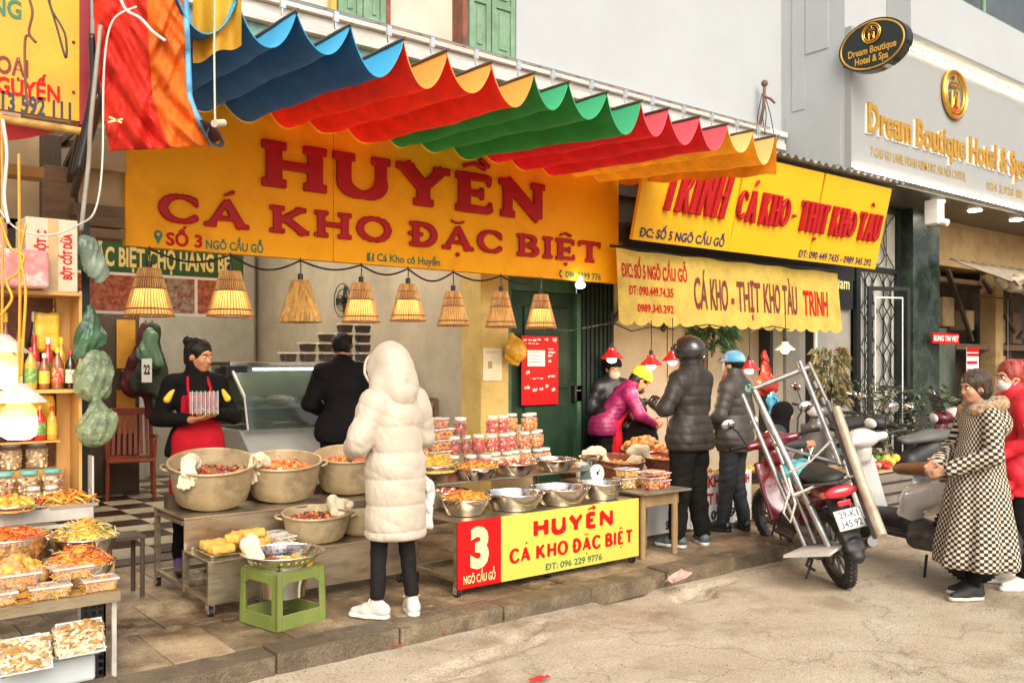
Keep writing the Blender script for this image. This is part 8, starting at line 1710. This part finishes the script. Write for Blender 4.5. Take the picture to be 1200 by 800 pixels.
b = MB(); b.tube([pt(980, 478, 6.6), pt(1008, 560, 6.25), pt(1034, 628, 5.95)], [.032, .035, .035], 14); b.build('padded_beam', mat('tan_padding', (.58,.48,.34), .42, metal=.45, scale=6, var=.12, bump=.2, dirt=(.3,.2,.1), dscale=8, damt=.5), pf, world=True, smooth=60)
b = MB(); b.tube([pt(970, 470, 6.7), pt(1000, 560, 6.35), pt(1026, 630, 6.05)], .018, 8); b.build('pipe', ENG, pf, world=True, smooth=60)
for i in range(5): p = pt(955+i*9.5, 452+i*19, 6.9-.05*i); b = MB(); d = (pt(1012, 566, 6.6)-pt(948, 425, 7)).normalized(); b.cyl(p-d*.03, p+d*.03, .028, n=10); b.build('clamp', ENG, pf, world=True, smooth=50)
pl_ = [pt(918, 650, 6.40), pt(972, 648, 6.10), pt(996, 632, 6.45), pt(945, 638, 6.75)]; b = MB(); b.add([p for p in pl_]+[p-Vector((0, 0, .02)) for p in pl_], [(0, 1, 2, 3), (7, 6, 5, 4), (0, 4, 5, 1), (1, 5, 6, 2), (2, 6, 7, 3), (3, 7, 4, 0)]); b.build('foot_board', mat('pale_board', (.62,.57,.48), .6, var=.1), pf, world=True)
b = MB(); b.tube([pt(950, 650, 6.5), pt(945, 662, 6.5), pt(955, 668, 6.5)], .012, 6); b.build('foot_strut', BLACK, pf, world=True)
RPE = mat('white_rope', (.60,.55,.45), .8, bump=.4, bscale=120)
b = MB(); b.tube([pt(915, 545, 6.6), pt(925, 575, 6.45), pt(918, 600, 6.4), pt(926, 612, 6.4), pt(932, 590, 6.4), pt(924, 560, 6.5)], .009, 6); b.tube([pt(925, 553, 6.5), pt(950, 540, 6.45), pt(975, 515, 6.4)], .009, 6); b.tube([pt(930, 580, 6.4), pt(965, 565, 6.35), pt(1008, 556, 6.3)], .01, 6); b.build('rope', RPE, pf, world=True, smooth=60)
b = MB(); [b.tube([pt(878+4*math.sin(a), 455+4*math.cos(a), 7.0+.03*math.sin(a*2)) for a in (0, 1, 2, 3, 4, 5, 6)], .012, 6) for _ in (0,)]; b.build('green_tie', mat('green_cord', (.15,.38,.24), .6), pf, world=True)
def softbag(name, label, c, r, m, seed, cat='bag', amp=.012, neck=None, group=None):
    t = thing(name, label, cat, c, 0, group); b = SDF(.011); b.ell((0, 0, 0), r)
    if neck: b.cap((0, 0, r[2]*.5), neck, r[0]*.4, .012, .05)
    b.disp(folds(amp, seed, 24)); b.build('bag_body', m, t); return t
softbag('plastic_bag', 'turquoise plastic bundle tied on the seat of the red motorbike', pt(935, 552, 6.75), (.14, .10, .075), mat('turquoise_plastic', (.10,.36,.36), .35, bump=.4, var=.15), 3)
RB = mat('red_plastic_film', (.46,.03,.012), .4, bump=.8, bscale=20, var=.3, alpha=.9)
softbag('plastic_bag', 'orange red plastic bag hanging right of the red lamps', pt(898, 452, 9.9), (.15, .09, .10), RB, 5, amp=.014, neck=(-.04, 0, .36), group='red bags hanging at the second stall'); softbag('plastic_bag', 'red plastic bag hanging between the grey coat and the red lamps', pt(860, 445, 10.2), (.15, .1, .11), RB, 9, amp=.014, neck=(0, 0, .3), group='red bags hanging at the second stall')
softbag('plastic_bag', 'small bright blue bag hanging above the woman in the headscarf', pt(905, 472, 9.6), (.05, .05, .10), mat('blue_film', (.05,.30,.45), .3, bump=.4), 6, amp=.02)
# fruit stand
fs = thing('fruit_stand', 'low crates of red and yellow fruit between the white motorbike and the gate', 'stand', (8.5, 4.95, .1)); b = MB()
for k in range(4): b.box(8.2, 9.1, 4.7, 4.712, .1+.11*k, .18+.11*k); b.box(8.2, 8.212, 4.7, 5.2, .1+.11*k, .18+.11*k)
b.build('crate_slat', mat('grey_crate', (.20,.17,.13), .6, var=.2), fs, world=True); wpart('top', CARD, fs, (8.19, 9.12, 4.69, 5.3, .53, .55)); wpart('body', DARKWOOD, fs, (8.22, 9.1, 4.72, 5.2, .1, .529))
fr = {'red': mat('red_fruit', (.60,.03,.02), .35, var=.3), 'yellow': mat('yellow_fruit', (.78,.48,.05), .45, var=.15), 'green': mat('green_fruit', (.12,.28,.05), .4, var=.2), 'white': mat('pink_white_fruit', (.65,.38,.30), .4)}
rq = random.Random(12); b = MB(); ms_ = [fr['red'], fr['white']]
for i in range(120): b.k = rq.randrange(3) % 2; b.ell((rq.uniform(8.22, 8.72), rq.uniform(4.72, 5.02), .57+rq.uniform(0, .05)), rq.uniform(.018, .03), 8, 5)
tag(b.build('fruit_heap', ms_, smooth=180), 'heap of small red fruit on the left of the fruit stand', 'fruit', kind='stuff')
for i in range(14): t = None; b = MB(); x, y = 8.75+(i % 4)*.09, 4.85+(i//4)*.1; b.ell((0, 0, 0), (.048, .048, .045), 12, 8); o = b.build('yellow_fruit', fr['yellow' if i % 5 else 'green'], smooth=180); o.location = (x, y, .60+.03*(i % 2)); tag(o, 'round %s fruit on the fruit stand, %s row, %s from the left' % ('yellow' if i % 5 else 'green', ['front', 'second', 'third', 'back'][i//4], ['first', 'second', 'third', 'fourth'][i % 4]), 'fruit', 'round fruit on the stand')
t = thing('low_table', 'cluttered low table of dishes before the woman in the headscarf', 'table', (7.6, 5.0, .1)); wpart('table_top', DARKWOOD, t, (7.2, 8.0, 4.9, 5.25, .50, .52)); bars('leg', DARKWOOD, t, [((x, y, .1), (x, y, .5)) for x in (7.24, 7.96) for y in (4.94, 5.2)])
for i, (x, mx_) in enumerate(((7.32, 'noodle'), (7.58, 'rings'), (7.84, 'braise'))): bowl('steel bowl: %s one on the low table behind the red motorbike' % ['left', 'middle', 'right'][i], (x, 5.07, .522), .11, .06); heap('food in the %s bowl behind the red motorbike' % ['left', 'middle', 'right'][i], mx_, 'chunk', (x, 5.07, .565), .10, .05, 60, .035)
# plants
LEAFM = [mat('leaf_dark', (.06,.09,.04), .5, var=.3), mat('leaf_pale', (.34,.34,.22), .5, var=.3)]
def plant(name, label, c, h_, w_, n, seed, ms_=LEAFM, droop=.4, pot_=True, cat='plant'):
    t = thing(name, label, cat, c); q = random.Random(seed)
    if pot_: b = MB(); b.lathe([(.12, 0), (.17, .28), (.155, .28), (.15, .24), (0, .24)], n=18); b.build('pot', mat('clay_pot', (.16,.07,.035), .7), t, smooth=50)
    z0 = .26 if pot_ else 0; b = MB()
    for i in range(7): a = q.uniform(0, 6.28); b.tube([(0, 0, z0), (.1*w_*math.cos(a), .1*w_*math.sin(a), z0+h_*.4), (.5*w_*math.cos(a), .5*w_*math.sin(a), z0+h_*.8)], [.012, .008, .004], 5)
    b.build('stem', DARKWOOD, t); b = MB()
    for i in range(n):
        b.k = q.randrange(len(ms_)); a = q.uniform(0, 6.28); rr_ = w_*.5*math.sqrt(q.random()); p = Vector((rr_*math.cos(a), rr_*math.sin(a), z0+h_*q.uniform(.2, 1)))
        d = Vector((math.cos(a+q.uniform(-.7, .7)), math.sin(a+q.uniform(-.7, .7)), q.uniform(-.3, .8))).normalized(); s_ = q.uniform(.07, .17); sd = d.cross(Vector((0, 0, 1))).normalized()*s_*.17; dn = Vector((0, 0, -droop*s_))
        b.add([p, p+d*s_*.5+sd, p+d*s_*.5-sd, p+d*s_+dn], [(0, 1, 3), (0, 3, 2)])
    o = b.build('leaf', ms_, t); o['kind'] = 'stuff'; return t
plant('potted_plant', 'bushy potted plant before the iron gate, leaves dark and pale', (11.3, 6.5, .1), 1.0, .7, 240, 2); plant('potted_plant', 'second potted plant with long pale leaves by the marble column', (12.6, 6.4, .1), .95, .6, 220, 4); plant('potted_plant', 'small plant half hidden behind the burgundy scooter', (12.9, 5.9, .1), .8, .6, 240, 6)
DRY = [mat('dry_straw', (.40,.30,.13), .8, var=.3), mat('dry_green', (.22,.21,.09), .7, var=.3)]
p = at(972, 455, Y=6.3); plant('dried_bunch', 'bunch of dried lemongrass and herbs hanging on the pale pole', (p.x, p.y, p.z-.35), .85, .34, 300, 8, DRY, .8, False, 'herbs'); p = at(1030, 560, Y=5.1); plant('leaf_bunch', 'bunch of green leaves lying on the fruit stand', (8.85, 5.1, .55), .2, .4, 90, 9, LEAFM, .3, False, 'leaves')
p = at(834, 408, Y=6.6); plant('leaf_bunch', 'green leafy bunch hanging behind the red lamps', (p.x, p.y, p.z-.1), .35, .5, 160, 5, [mat('leaf_green', (.05,.12,.05), .5)], .6, False, 'leaves')

# clutter under the far canopy
q = thing('shop_clutter_rack', 'dark rack of hanging tools and boxes under the tarp at the right edge', 'rack', (17.8, 7.0, .1)); rq = random.Random(21)
for i in range(2, 7): b = MB(); x = 15.7+i*.62; z = 1.3+rq.random()*1.2; b.cyl((x, 7.02, z), (x, 7.02, 2.75), .006, n=5); b.lathe([(.02, .16), (.10+.05*rq.random(), .0), (.09, -.01), (0, .0)], (x, 7.02, z), 14); b.build('hanging_pan', [ENG, DARKWOOD, GALV][i % 3], q, world=True, smooth=50)
for i in range(9): b = MB(); x = 15.7+i*.5; w_ = rq.uniform(.2, .42); h_ = rq.uniform(.2, .5); b.box(x, x+w_, 7.05, 7.3, .95, .95+h_); b.build('stacked_box', [CARD, BROWNWOOD, OCH][i % 3], q, world=True, bevel=.01)
b = MB(); b.box(15.6, 20.2, 7.0, 7.35, .88, .949); b.cyl((15.6, 7.02, 2.75), (20.2, 7.02, 2.75), .015, n=6); b.build('rail', DARKWOOD, q, world=True)
